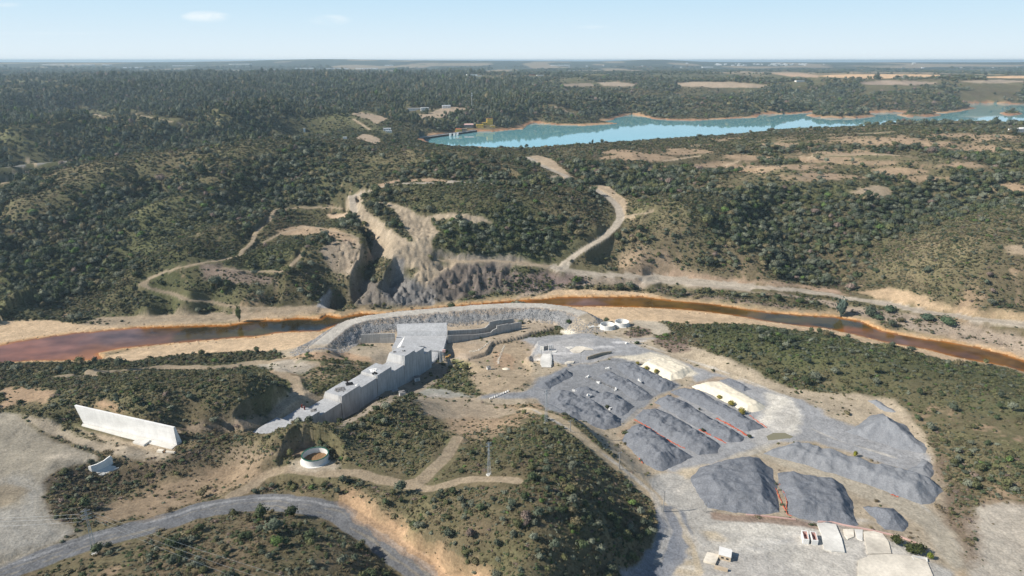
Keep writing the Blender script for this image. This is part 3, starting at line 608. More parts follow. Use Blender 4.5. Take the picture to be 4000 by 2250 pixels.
# --- embankment
e = em; uu = np.clip((e.d - 5.2) / 1.6, 0, 99); k = (uu < 8.6) & (zf[e.idx] > 2.9)
paint(Zone(e.idx[k], np.where(e.d[k] < 5.2, 1., 0)), C(.50,.47,.42), .95, 0, 0, .08, 130, 1)
kk2 = k & (e.d >= 5.2); nn = fbm(fX[e.idx], fY[e.idx], 14, 131, 2)
paint(Zone(e.idx[kk2], np.ones(kk2.sum())), C(.29,.29,.29), .95, .02, 0, .25, 132, .9)
br = kk2 & ((uu < 1.6 + (nn - .4) * 5)); paint(Zone(e.idx[br], np.ones(br.sum())), C(.36,.29,.22), .75, .25, 0, .2, 133)
paint(Zone(bz.idx[zf[bz.idx] < 4.5], bz.w[zf[bz.idx] < 4.5]), C(.42,.345,.26), .9, .12, 0, .15, 134, .4)

# --- works yard
paint(yz, C(.40,.335,.25), .92, .16, .0, .2, 140, .5)
def yardtone(pts, col, a=.9, soft=1.5, warp=3, s=.02, bar=1, ws=9): paint(P(pts, soft, warp, ws), col, a, s, 0, .09, 141, bar)
yardtone([(1300,855),(1400,842),(1480,838),(1520,850),(1560,850),(1640,880),(1700,905),(1780,930),(1850,955),(1950,985),(2030,1010),(2090,1050),(2200,1090),(2330,1140),(2350,1170),(2340,1200),(2200,1160),(2060,1110),(1960,1110),(1900,1140),(1830,1150),(1740,1190),(1690,1190),(1570,1110),(1600,1040),(1700,990),(1760,965),(1680,900),(1560,895),(1450,920),(1380,905),(1340,880)], C(.32,.325,.335), .95)
yardtone([(1360,950),(1420,925),(1480,915),(1560,900),(1600,910),(1700,960),(1720,970),(1650,1000),(1600,1040),(1560,1070),(1480,1060),(1380,1030),(1340,1000),(1290,1005),(1240,1000),(1200,1005),(1230,990),(1320,985)], C(.235,.245,.262), .95)
yardtone([(1640,1200),(1700,1190),(1740,1210),(1800,1290),(1980,1310),(2080,1330),(2300,1380),(2400,1449),(2400,1600),(1540,1600),(1600,1440),(1660,1370),(1672,1300),(1630,1230)], C(.40,.385,.355), .95)
yardtone([(1590,1460),(1660,1380),(1680,1300),(1700,1290),(1740,1360),(1735,1410),(1680,1460)], C(.22,.235,.26), .9)
yardtone([(1790,1175),(1850,1145),(1900,1120),(1960,1120),(2060,1160),(2200,1210),(2300,1250),(2400,1330),(2440,1420),(2400,1449),(2330,1330),(2250,1280),(2100,1220),(1960,1170),(1910,1145)], C(.41,.365,.29), .9)
yardtone([(1700,1190),(1760,1175),(1800,1165),(1760,1195),(1720,1210)], C(.52,.44,.32), .9)
for pts in [[(1660,1280),(1700,1290),(1735,1330),(1745,1360),(1735,1400),(1700,1350),(1685,1310)],[(1660,1449),(1720,1400),(1760,1410),(1755,1449)],[(1760,1330),(1800,1330),(1840,1355),(1790,1355)]]:
    yardtone(pts, C(.50,.42,.30), .8)
yardtone([(1930,985),(1990,1000),(2010,1040),(2000,1085),(1960,1095),(1900,1060),(1930,1020)], C(.66,.62,.54), .9, 2.5)
yardtone([(1350,870),(1420,855),(1500,850),(1480,880),(1430,900),(1370,900)], C(.47,.46,.45), .7)
yardtone([(1405,832),(1440,830),(1455,838),(1430,842)], C(.75,.70,.58), .9, 1, 1.5)
yardtone([(1550,900),(1640,885),(1690,900),(1740,925),(1760,940),(1700,950),(1640,920)], C(.68,.62,.5), .9)
yardtone([(1880,1090),(1920,1070),(1990,1010),(2000,1040),(1960,1110),(1900,1130)], C(.46,.44,.41), .6)
for pts in [[(1790,1350),(1870,1335),(1900,1350),(1960,1380),(1900,1400),(1830,1380)],[(1840,1320),(1950,1330),(2010,1340),(1980,1365),(1900,1345)],[(1960,1400),(2060,1390),(2100,1420),(1990,1449)],[(2060,1430),(2130,1410),(2160,1449),(2080,1470)]]:
    yardtone(pts, C(.56,.53,.47), .6, 2.5, 6)
for k in range(26):
    x, y = 1700 + 500 * ((k * .618) % 1), 1310 + 130 * ((k * .377) % 1); l = 14 + 26 * ((k * .29) % 1)
    yardtone([(x - l, y - 4), (x, y - 5), (x + l, y + 3), (x, y + 4)], C(.62,.60,.56) if k % 3 else C(.27,.275,.29), .55, 1.2, 2.5)
for k in range(30):
    x, y = 1330 + 330 * ((k * .618) % 1), 850 + 60 * ((k * .377) % 1); l = 8 + 16 * ((k * .29) % 1)
    yardtone([(x - l, y - 2), (x, y - 3), (x + l, y + 1), (x, y + 3)], C(.62,.61,.6) if k % 2 else C(.3,.3,.31), .6, .8, 2)
paint(L([(1320,1030),(1390,1046),(1450,1090),(1520,1148),(1580,1195),(1640,1242),(1676,1290)], 3.6, 2, 1.5), C(.47,.375,.255), .85, 0, 0, .1, 184, 1)
paint(L([(1688,1296),(1702,1350),(1672,1410),(1610,1475)], 6.5, 2, 1.5), C(.205,.22,.25), .9, 0, 0, .1, 185, 1)
paint(L([(1700,1285),(1722,1330),(1745,1380),(1760,1440)], 1.2, 1, 1.5), C(.50,.42,.30), .7, 0, 0, .1, 186, 1)
for pts, c_ in (([(1985,1345),(2075,1326),(2180,1350),(2300,1395),(2370,1470),(2150,1490),(2040,1430)], C(.52,.49,.44)), ([(1780,1310),(1900,1305),(2000,1322),(2060,1335),(2010,1350),(1900,1340),(1800,1330)], C(.55,.52,.46)), ([(1800,1420),(1900,1390),(1990,1410),(2050,1470),(1820,1490)], C(.42,.40,.37)), ([(2020,1300),(2120,1318),(2100,1335),(2010,1322)], C(.3,.3,.31))):
    yardtone(pts, c_, .75, 3, 9, ws=16)
# wheel tracks across the yard
for pts in [[(1340,1030),(1440,1085),(1560,1175),(1640,1240),(1680,1330),(1650,1420)],[(1700,1240),(1760,1195),(1850,1150),(1930,1120),(2000,1040),(1960,990),(1850,945),(1700,895),(1600,860),(1540,845)],[(1960,1110),(2100,1165),(2250,1220),(2340,1290),(2430,1400)],[(2000,1060),(2100,1105),(2250,1150)],[(1690,1260),(1720,1330),(1760,1380)]]:
    for o in (-4, 3, 9):
        paint(L([(x + o, y + o * .4) for x, y in pts], .35, .8, 1.2, 10), C(.47,.44,.39), .5, 0, 0, .1, 143)
yardtone([(1130,905),(1180,908),(1230,890),(1240,870),(1180,858),(1130,862)], C(.40,.33,.25), .8)
yardtone([(1135,905),(1160,890),(1180,890),(1200,905),(1150,915)], C(.33,.34,.36), .8)
yardtone([(1345,870),(1380,875),(1370,890),(1330,900),(1320,885)], C(.43,.44,.45), .8)

# --- near left
PLAT = [(-400,1030),(0,1036),(50,1040),(80,1075),(130,1105),(190,1125),(230,1140),(245,1158),(190,1172),(150,1180),(130,1205),(115,1245),(122,1280),(150,1310),(200,1335),(150,1360),(60,1400),(0,1425),(-400,1500)]
paint(P(PLAT, 1, 1.5), C(.335,.30,.24), .95, .02, 0, .07, 150, 1)
paint(P([(0,1200),(60,1190),(110,1240),(100,1290),(150,1330),(200,1345),(60,1390),(-100,1400),(-100,1300),(70,1270)], 3, 4, 14), C(.335,.325,.30), .6, var=.06)
paint(P([(105,1150),(160,1136),(235,1145),(225,1155),(150,1158)], 2, 3), C(.55,.48,.38), .8, var=.08)
paint(P([(-40,1222),(20,1215),(62,1222),(66,1240),(40,1262),(0,1275),(-40,1270)], 1.5, 2), C(.30,.25,.18), .9, .55, 0, .2, 151)
paint(P([(50,1040),(120,1050),(170,1080),(250,1108),(360,1130),(440,1140),(400,1160),(300,1150),(250,1135),(180,1118),(120,1100)], 1.5, 2), C(.40,.34,.26), .9, .08, 0, .12, 152, .5)
paint(P([(82,1078),(130,1095),(200,1120),(240,1135),(190,1128),(120,1106)], 1.2, 2), C(.15,.125,.085), .8, .95, 0, .2, 153)
paint(P([(180,1070),(300,1105),(440,1128),(430,1138),(340,1128),(240,1100)], 1, 1.5), C(.44,.36,.26), .9, .1, 0, .12, 154)
DS = [(128,1215),(150,1183),(200,1172),(260,1195),(330,1178),(400,1155),(480,1125),(540,1112),(565,1130),(520,1150),(440,1180),(380,1205),(330,1225),(290,1250),(240,1290),(215,1320),(160,1300),(125,1280),(120,1250)]
paint(P(DS, 2, 4), C(.105,.085,.062), .9, .98, .06, .3, 155)
paint(P([(300,1262),(360,1235),(450,1195),(560,1160),(650,1150),(690,1165),(640,1205),(560,1240),(470,1270),(370,1305),(300,1310),(240,1300)], 3, 5), C(.285,.215,.145), .95, .22, 0, .2, 156)
paint(P([(560,1130),(640,1118),(690,1150),(640,1175),(580,1160)], 3, 4), C(.27,.21,.15), .8, .6, 0, .2, 157)
paint(P([(0,980),(60,970),(140,985),(130,1005),(60,1015),(0,1025)], 2, 4), C(.43,.30,.20), .8, .2, 0, .2, 158)
paint(P([(225,1015),(265,1000),(300,1030),(320,1045),(250,1030)], 1.5, 2), C(.42,.29,.19), .8, .1, 0, .2, 159)
paint(P([(440,1085),(500,1060),(570,1055),(640,1045),(690,1060),(650,1075),(600,1085),(540,1080),(470,1092)], 2, 3), C(.33,.26,.195), .8, .3, 0, .25, 160)
paint(P([(670,1050),(700,1010),(730,985),(745,960),(770,975),(800,1000),(870,970),(890,975),(820,1020),(760,1050),(700,1065)], 1.5, 3), C(.42,.335,.24), .9, .06, 0, .12, 161, .6)
paint(P([(740,890),(800,876),(880,880),(930,898),(950,912),(900,908),(850,905),(780,905)], 1.5, 2.5), C(.43,.30,.20), .85, .1, 0, .15, 162)
paint(P([(690,885),(780,866),(860,868),(960,872),(1000,880),(970,925),(940,925),(930,900),(850,882),(770,888),(720,900)], 1.5, 2), C(.43,.36,.27), .85, .06, 0, .1, 163, .6)
paint(P([(640,920),(720,905),(760,910),(800,918),(760,940),(700,935)], 2, 3), C(.40,.36,.30), .8, .08, 0, .12, 164)
paint(P([(870,955),(900,940),(935,912),(930,925),(900,965),(872,985)], 1.5, 2), C(.12,.075,.055), .9, .9, 0, .2, 165)
# cut slope above the near road
paint(P([(862,1222),(890,1232),(930,1262),(980,1295),(1030,1345),(1080,1385),(1150,1410),(1220,1449),(1240,1500),(1150,1500),(1080,1440),(1010,1380),(960,1345),(905,1305),(868,1280),(852,1265)], 2, 3.5), C(.44,.30,.185), .92, .13, 0, .18, 166)
paint(P([(690,1140),(720,1112),(760,1108),(800,1120),(790,1140),(740,1150)], 1, 2), C(.33,.25,.18), .9, .15, 0, .2, 167)
paint(P([(730,1160),(770,1150),(840,1160),(850,1180),(790,1190),(740,1185)], 1.5, 2), C(.42,.36,.28), .9, .05, 0, .1, 168)
paint(P([(1040,1000),(1100,990),(1200,1005),(1250,1020),(1300,1035),(1260,1050),(1180,1055),(1120,1060),(1060,1040)], 2, 4), C(.38,.31,.23), .85, .12, 0, .15, 169)
paint(P([(1120,1060),(1200,1050),(1290,1050),(1270,1090),(1220,1110),(1160,1120),(1130,1090)], 3, 6), C(.40,.295,.2), .5, .35, .02, .2, 170)
paint(P([(1040,985),(1090,975),(1150,985),(1200,1000),(1140,1000),(1080,1000)], 2, 3), C(.40,.39,.37), .6, .05, 0, .1, 171)
paint(P([(1010,930),(1100,910),(1130,925),(1120,950),(1060,985),(1000,1005),(900,1055),(850,1085),(845,1075),(890,1040)], 1.5, 2), C(.30,.25,.2), .8, .15, 0, .2, 172)
paint(P([(1130,905),(1180,905),(1220,925),(1190,935),(1150,925)], 1, 2), C(.16,.17,.06), .9, .9, 0, .2, 173)
paint(P([(1135,865),(1240,865),(1310,852),(1345,870),(1335,905),(1345,960),(1290,985),(1210,990),(1180,945),(1185,915),(1130,900)], 2, 3), C(.40,.315,.225), .85, .10, 0, .16, 182, .2)
paint(P([(1240,880),(1300,900),(1290,930),(1240,925)], 2, 3), C(.42,.27,.17), .5, .1, 0, .2, 183)
# right-hand end
paint(P([(2440,1280),(2520,1262),(2640,1270),(2640,1600),(2480,1600),(2455,1449),(2440,1380),(2420,1320)], 2, 4), C(.44,.40,.34), .9, .06, 0, .1, 174, .6)
paint(P([(2400,1430),(2440,1440),(2480,1500),(2400,1500)], 2, 3), PALE, .8)
paint(P([(2340,1150),(2390,1140),(2400,1200),(2440,1290),(2470,1400),(2440,1440),(2400,1350),(2360,1290),(2380,1240)], 2, 4), C(.20,.15,.11), .7, .75, .05, .25, 175)
paint(P([(2470,1230),(2576,1215),(2576,1250),(2500,1262)], 2, 4), C(.36,.26,.18), .6)
paint(P([(1640,858),(1680,835),(1720,850),(1740,885),(1700,890),(1660,875)], 1.5, 3), C(.17,.125,.105), .9, .95, .05, .25, 176)
paint(P([(1568,838),(1600,822),(1635,830),(1640,842),(1600,850),(1575,846)], 1, 1.5), C(.17,.125,.105), .9, .9, 0, .25, 177)
paint(P([(1590,805),(1650,808),(1680,820),(1690,835),(1650,845),(1640,830),(1600,818)], 1.5, 2), C(.44,.39,.31), .9, .05, 0, .1, 178, .5)
paint(P([(1585,1060),(1620,1030),(1690,985),(1760,960),(1800,945),(1830,950),(1740,985),(1660,1025),(1600,1075),(1585,1110),(1620,1170),(1580,1130),(1555,1095)], 1, 2), C(.36,.28,.20), .85, .35, 0, .2, 179)
paint(P([(1780,1290),(1980,1300),(2070,1320),(2060,1330),(1960,1318),(1790,1305)], .8, 1.5), C(.24,.165,.12), .8, .6, 0, .2, 180)
PUD = [(1928,1098),(1945,1090),(1975,1090),(1996,1098),(1985,1105),(1960,1112),(1935,1112)]

BANKR = P([(1740,818),(1850,815),(2000,835),(2130,852),(2300,888),(2400,908),(2576,945),(2650,1000),(2576,1130),(2450,1110),(2330,1060),(2250,1005),(2100,965),(1950,935),(1850,900),(1770,870)], 4, 6, 20)
S[BANKR.idx] *= 1 - .42 * BANKR.w
RIDGE = P([(0,790),(150,762),(250,732),(350,697),(450,662),(550,622),(620,592),(700,553),(780,524),(850,499),(870,520),(860,560),(800,600),(700,640),(560,700),(420,770),(250,800)], 4, 6, 20)
T[RIDGE.idx] *= 1 - .85 * RIDGE.w
nl = (lkd < 300) & (fY < 1560); T[nl] *= .08
Z_ = P([(930,486),(1000,467),(1260,471),(1275,484),(1000,482)], 3, 4); T[Z_.idx] *= 1 - Z_.w
S *= 1 - bare; T *= 1 - bare
alb = np.clip(alb, .015, .8)
# ------------------------------------------------------------------ blender helpers
scene = bpy.context.scene
COL = scene.collection
def tag(o, label=None, cat=None, group=None, kind=None):
    if label: o['label'] = label
    if cat: o['category'] = cat
    if group: o['group'] = group
    if kind: o['kind'] = kind
    return o
def raw_mesh(name, verts, faces):
    """verts (n,3); faces (m,k) arrays of equal size"""
    me = bpy.data.meshes.new(name)
    verts = np.asarray(verts, np.float32); faces = np.asarray(faces, np.int32)
    m, k = faces.shape
    me.vertices.add(len(verts)); me.vertices.foreach_set('co', verts.ravel())
    me.loops.add(m * k); me.loops.foreach_set('vertex_index', faces.ravel())
    me.polygons.add(m); me.polygons.foreach_set('loop_start', np.arange(0, m * k, k, dtype=np.int32))
    me.update(calc_edges=True)
    return me
def link(name, me, mat=None, parent=None):
    o = bpy.data.objects.new(name, me); COL.objects.link(o)
    if mat: me.materials.append(mat)
    if parent: o.parent = parent
    return o
def empty(name, loc, rz=0):
    o = bpy.data.objects.new(name, None); COL.objects.link(o); o.location = loc; o.rotation_euler = (0, 0, rz)
    o.empty_display_size = .5
    return o

class NT:
    def __init__(s, name):
        s.m = bpy.data.materials.new(name); s.m.use_nodes = True
        s.t = s.m.node_tree; s.t.nodes.clear(); s.out = s.n('ShaderNodeOutputMaterial')
    def n(s, typ, **kw):
        nd = s.t.nodes.new(typ)
        for k, v in kw.items():
            if k.startswith('i_'): nd.inputs[k[2:].replace('_', ' ')].default_value = v
            else: setattr(nd, k, v)
        return nd
    def l(s, a, b): s.t.links.new(a, b)
    def noise(s, scale, detail=3, rough=.55, vec=None, dist=0):
        nd = s.n('ShaderNodeTexNoise'); nd.inputs['Scale'].default_value = scale; nd.inputs['Detail'].default_value = detail
        nd.inputs['Roughness'].default_value = rough; nd.inputs['Distortion'].default_value = dist
        if vec is not None: s.l(vec, nd.inputs['Vector'])
        return nd.outputs['Fac']
    def rng(s, v, a, b, c, d):
        nd = s.n('ShaderNodeMapRange'); s.l(v, nd.inputs[0])
        for i, q in enumerate((a, b, c, d)): nd.inputs[i + 1].default_value = q
        return nd.outputs[0]
    def mix(s, f, a, b, mode='MIX'):
        nd = s.n('ShaderNodeMix', data_type='RGBA', blend_type=mode)
        for v, i in ((f, 0), (a, 6), (b, 7)):
            if isinstance(v, (int, float)): nd.inputs[i].default_value = v
            elif isinstance(v, (tuple, list)): nd.inputs[i].default_value = (*v[:3], 1)
            else: s.l(v, nd.inputs[i])
        return nd.outputs[2]
    def math(s, op, a, b=0):
        nd = s.n('ShaderNodeMath', operation=op)
        for i, v in enumerate((a, b)):
            if isinstance(v, (int, float)): nd.inputs[i].default_value = v
            else: s.l(v, nd.inputs[i])
        return nd.outputs[0]
    def pos(s): return s.n('ShaderNodeNewGeometry').outputs['Position']
    def bsdf(s, col, rough=.9, bump=None, bstr=.3, bdist=.2, spec=.2, metal=0):
        b = s.n('ShaderNodeBsdfPrincipled')
        if isinstance(col, (tuple, list)): b.inputs['Base Color'].default_value = (*col[:3], 1)
        else: s.l(col, b.inputs['Base Color'])
        if isinstance(rough, (int, float)): b.inputs['Roughness'].default_value = rough
        else: s.l(rough, b.inputs['Roughness'])
        b.inputs['Specular IOR Level'].default_value = spec; b.inputs['Metallic'].default_value = metal
        if bump is not None:
            q = s.n('ShaderNodeBump'); q.inputs['Strength'].default_value = bstr; q.inputs['Distance'].default_value = bdist
            s.l(bump, q.inputs['Height']); s.l(q.outputs[0], b.inputs['Normal'])
        s.l(b.outputs[0], s.out.inputs[0]); s.b = b
        return s.m

def speckled(name, col, var=.25, scale=2.0, rough=.9, bstr=.4, bdist=.15, spec=.15, big=.15):
    t = NT(name); p = t.pos()
    n = t.noise(scale, 4, .65, p); g = t.noise(scale * .12, 3, .55, p)
    v = t.math('MULTIPLY', t.rng(n, .25, .75, 1 - var, 1 + var), t.rng(g, .25, .75, 1 - big, 1 + big))
    c = t.mix(1, col, v, 'MULTIPLY')
    return t.bsdf(c, rough, n, bstr, bdist, spec)

# ---- ground
t = NT('ground'); p = t.pos()
at = t.n('ShaderNodeAttribute', attribute_name='albedo').outputs['Color']
na = t.noise(1.1, 3, .65, p); nb = t.noise(.28, 4, .6, p); nc = t.noise(.05, 4, .6, p)
v = t.math('MULTIPLY', t.rng(na, .28, .72, .72, 1.28), t.math('MULTIPLY', t.rng(nb, .28, .72, .8, 1.2), t.rng(nc, .3, .7, .88, 1.12)))
gcol = t.mix(1, at, v, 'MULTIPLY')
M_GROUND = t.bsdf(gcol, .95, t.math('ADD', na, t.math('MULTIPLY', nb, 2.5)), .55, .35, .08)

idx = np.arange(NR * NC, dtype=np.int32).reshape(NR, NC)
quads = np.stack([idx[:-1, :-1], idx[:-1, 1:], idx[1:, 1:], idx[1:, :-1]], -1).reshape(-1, 4)
me = raw_mesh('ground', np.stack([fX, fY, zf], 1), quads)
ca = me.color_attributes.new('albedo', 'FLOAT_COLOR', 'POINT')
ca.data.foreach_set('color', np.concatenate([alb, np.ones((N, 1))], 1).astype(np.float32).ravel())
me.polygons.foreach_set('use_smooth', np.ones(len(quads), bool))
ground = tag(link('ground', me, M_GROUND), kind='structure')

# ---- water
RC = np.array([(60,885,.150,.062,.036),(160,870,.145,.066,.045),(300,850,.09,.055,.048),(250,890,.17,.072,.03),(400,855,.125,.062,.036),(420,832,.07,.035,.012),(500,842,.05,.035,.012),(520,828,.02,.016,.007),(620,825,.035,.02,.006),(640,835,.05,.04,.012),(720,815,.02,.017,.008),(790,822,.015,.018,.02),(850,805,.03,.022,.008),(950,792,.09,.04,.008),(1100,777,.14,.05,.008),(1250,763,.13,.05,.008),(1320,758,.12,.045,.008),(1400,760,.08,.04,.008),(1460,768,.10,.065,.06),(1560,765,.09,.045,.008),(1650,766,.07,.04,.008),(1850,788,.065,.04,.009),(2000,805,.045,.034,.01),(2100,820,.035,.03,.011),(2100,832,.14,.05,.01),(2250,850,.08,.042,.012),(2330,868,.10,.055,.04),(2440,897,.09,.05,.04),(2380,868,.09,.045,.01),(2480,898,.09,.042,.008),(2576,920,.07,.035,.01)])  # darkest and bluish tones put hill and sky reflections into the colour
def water(name, inside, zlev, mat, cols=None, dil=None):
    k = inside.copy().reshape(NR, NC)
    g = k.copy()
    for _ in range(2):
        g[1:] |= k[:-1]; g[:-1] |= k[1:]; g[:, 1:] |= k[:, :-1]; g[:, :-1] |= k[:, 1:]; k = g.copy()
    fm = (g[:-1, :-1] & g[1:, 1:] & g[:-1, 1:] & g[1:, :-1]).ravel()
    f = quads[fm]; u, inv = np.unique(f, return_inverse=True)
    me = raw_mesh(name, np.stack([fX[u], fY[u], np.full(len(u), zlev)], 1), inv.reshape(-1, 4))
    if cols is not None:
        a = me.color_attributes.new('tone', 'FLOAT_COLOR', 'POINT')
        a.data.foreach_set('color', np.concatenate([cols(u), np.ones((len(u), 1))], 1).astype(np.float32).ravel())
    return tag(link(name, me, mat), kind='structure')
def rivcol(u):
    px, py = plane(RC[:, 0], RC[:, 1], 0.0)
    x, y = fX[u], fY[u]
    x = x + (fbm(x, y, 18, 201, 3) - .5) * 26; y = y + (fbm(fX[u], y, 12, 202, 3) - .5) * 20
    w = 1 / (((x[:, None] - px) ** 2 + ((y[:, None] - py) * 1.6) ** 2) + 20) ** 2
    c = (w @ RC[:, 2:]) / w.sum(1)[:, None]
    d = segdist(fX[u], fY[u], RPX, RPY, True) + (fbm(fX[u], fY[u], 5, 203, 2) - .5) * 3
    e = (1 - sstep(.3, 4.6, d))[:, None] * .88
    c = c * 1.55; c = c * (1 - e) + np.array([.34, .13, .022]) * e
    return c * (.35 + 1.3 * fbm(fX[u], fY[u] * 1.7, 14, 204, 4))[:, None]
t = NT('river_water'); p = t.pos()
at = t.n('ShaderNodeAttribute', attribute_name='tone').outputs['Color']
M_RIVER = t.bsdf(at, .09, t.noise(.9, 2, .5, p), .04, .05, .14)
t = NT('lake_water'); p = t.pos()
M_LAKE = t.bsdf(t.mix(t.noise(.004, 3, .5, p), (.17,.42,.47), (.20,.46,.50)), .03, None, .012, .1, .5)
water('river_water', inb, RIVZ, M_RIVER, rivcol)
water('reservoir_water', inl, LAKEZ, M_LAKE)
px, py, pz = hit(*dens(PUD, 5).T, Z)
t = NT('puddle_water'); M_PUD = t.bsdf((.24,.22,.14), .12, None, spec=.4)
bm = bmesh.new(); zl = pz.mean() + .06
bm.faces.new([bm.verts.new((a, b, zl)) for a, b in zip(px, py)]); me = bpy.data.meshes.new('puddle'); bm.to_mesh(me); bm.free()
tag(link('puddle', me, M_PUD), kind='structure')

# ------------------------------------------------------------------ camera, sun, sky, air
cam = bpy.data.cameras.new('camera'); co = bpy.data.objects.new('camera', cam); COL.objects.link(co)
cam.sensor_fit = 'HORIZONTAL'; cam.sensor_width = 36; cam.lens = FPX / 2576 * 36
cam.clip_start = 1; cam.clip_end = 120000
co.location = (0, 0, CAMZ); co.rotation_euler = (math.pi / 2 - PITCH, 0, 0); scene.camera = co
SUN_EL, SUN_AZ = R(37), R(-101)
sd = Vector((math.sin(SUN_AZ) * math.cos(SUN_EL), math.cos(SUN_AZ) * math.cos(SUN_EL), math.sin(SUN_EL)))
sl = bpy.data.lights.new('sun', 'SUN'); sl.energy = 5.0; sl.angle = R(.53); sl.color = (1, .93, .83)
so = bpy.data.objects.new('sun', sl); COL.objects.link(so); so.location = (-300, -100, 400)
so.rotation_euler = (-sd).to_track_quat('-Z', 'Y').to_euler()
wd = bpy.data.worlds.new('World'); scene.world = wd; wd.use_nodes = True
wt = wd.node_tree; wt.nodes.clear()
wo = wt.nodes.new('ShaderNodeOutputWorld'); bg = wt.nodes.new('ShaderNodeBackground'); sky = wt.nodes.new('ShaderNodeTexSky')
sky.sky_type = 'NISHITA'; sky.sun_disc = False; sky.sun_elevation = SUN_EL; sky.sun_rotation = SUN_AZ
sky.altitude = 200; sky.air_density = 1.0; sky.dust_density = .6; sky.ozone_density = 1.6
bg.inputs['Strength'].default_value = 1.0
def wn(t, **k):
    n = wt.nodes.new(t)
    for q, v in k.items(): setattr(n, q, v)
    return n
def wmath(op, a, b=0.0, c=None):
    n = wn('ShaderNodeMath', operation=op)
    for i, v in enumerate((a, b) if c is None else (a, b, c)):
        if isinstance(v, (int, float)): n.inputs[i].default_value = v
        else: wt.links.new(v, n.inputs[i])
    return n.outputs[0]
tc = wn('ShaderNodeTexCoord'); sep = wn('ShaderNodeSeparateXYZ'); wt.links.new(tc.outputs['Generated'], sep.inputs[0])
ramp = wn('ShaderNodeValToRGB'); wt.links.new(sep.outputs[2], ramp.inputs[0]); cr = ramp.color_ramp
SKYK = .80
for k, (p_, c_) in enumerate([(0, (.84,.94,1.0)), (.05, (.68,.87,1.0)), (.15, (.37,.70,.97)), (.30, (.24,.50,.82))]):
    e_ = cr.elements[k] if k < 2 else cr.elements.new(p_)
    e_.position = p_; e_.color = (*[v * SKYK for v in c_], 1)
sc_ = wn('ShaderNodeVectorMath', operation='SCALE'); wt.links.new(sky.outputs[0], sc_.inputs[0]); sc_.inputs['Scale'].default_value = .065
mr_ = wn('ShaderNodeMapRange', interpolation_type='SMOOTHSTEP'); wt.links.new(sep.outputs[2], mr_.inputs[0]); mr_.inputs[1].default_value = .2; mr_.inputs[2].default_value = .55
mx = wn('ShaderNodeMix', data_type='RGBA'); wt.links.new(mr_.outputs[0], mx.inputs[0]); wt.links.new(ramp.outputs[0], mx.inputs[6]); wt.links.new(sc_.outputs[0], mx.inputs[7])
cur = mx.outputs[2]
nz = wn('ShaderNodeTexNoise'); nz.inputs['Scale'].default_value = 38; nz.inputs['Detail'].default_value = 5
mp_ = wn('ShaderNodeMapping'); mp_.inputs['Scale'].default_value = (1, 1, 3); wt.links.new(tc.outputs['Generated'], mp_.inputs[0]); wt.links.new(mp_.outputs[0], nz.inputs['Vector'])
for cx_, cy_, wx_, wy_, a_ in ((518, 42, 62, 14, .75), (830, 50, 55, 13, .35), (20, 12, 40, 6, .25), (1490, 68, 50, 5, .18), (150, 84, 200, 4, .12)):   # two thin clouds
    d_ = Vector(ray(cx_, cy_)).normalized()
    u_ = wmath('MULTIPLY', wmath('SUBTRACT', wmath('DIVIDE', sep.outputs[0], sep.outputs[1]), d_.x / d_.y), FPX / wx_)
    v_ = wmath('MULTIPLY', wmath('SUBTRACT', wmath('DIVIDE', sep.outputs[2], sep.outputs[1]), d_.z / d_.y), FPX / wy_)
    q_ = wmath('SUBTRACT', 1.0, wmath('ADD', wmath('MULTIPLY', u_, u_), wmath('MULTIPLY', v_, v_)))
    f_ = wmath('MULTIPLY', wmath('MAXIMUM', wmath('MULTIPLY', wmath('MAXIMUM', q_, 0.0), wmath('SUBTRACT', wmath('MULTIPLY', nz.outputs['Fac'], 3.0), .8)), 0.0), a_)
    f_ = wmath('MINIMUM', f_, .9); f_ = wmath('MULTIPLY', f_, wmath('GREATER_THAN', sep.outputs[1], 0.0))
    m_ = wn('ShaderNodeMix', data_type='RGBA'); wt.links.new(f_, m_.inputs[0]); wt.links.new(cur, m_.inputs[6]); m_.inputs[7].default_value = (.86, .88, .88, 1); cur = m_.outputs[2]
wt.links.new(cur, bg.inputs['Color']); wt.links.new(bg.outputs[0], wo.inputs[0])
HAZE = True
if HAZE:
    bm = bmesh.new(); bmesh.ops.create_cube(bm, size=1)
    for v_ in bm.verts: v_.co = (v_.co.x * 90000, v_.co.y * 90000, (v_.co.z + .5) * 220 - 6)
    me = bpy.data.meshes.new('haze'); bm.to_mesh(me); bm.free()
    m = bpy.data.materials.new('air'); m.use_nodes = True; nt = m.node_tree; nt.nodes.clear()
    o_ = nt.nodes.new('ShaderNodeOutputMaterial'); pv = nt.nodes.new('ShaderNodeVolumePrincipled')
    pv.inputs['Color'].default_value = (.66, .86, 1, 1); pv.inputs['Density'].default_value = 6.5e-5; pv.inputs['Anisotropy'].default_value = .1
    nt.links.new(pv.outputs[0], o_.inputs['Volume'])
    tag(link('haze', me, m), kind='stuff')
scene.view_settings.view_transform = 'Standard'; scene.view_settings.look = 'None'
scene.view_settings.gamma = 1; scene.view_settings.exposure = .26
scene.cycles.volume_bounces = 0; scene.cycles.max_bounces = 6; scene.cycles.diffuse_bounces = 2; scene.cycles.glossy_bounces = 2
scene.cycles.transparent_max_bounces = 4
scene.cycles.use_denoising = True
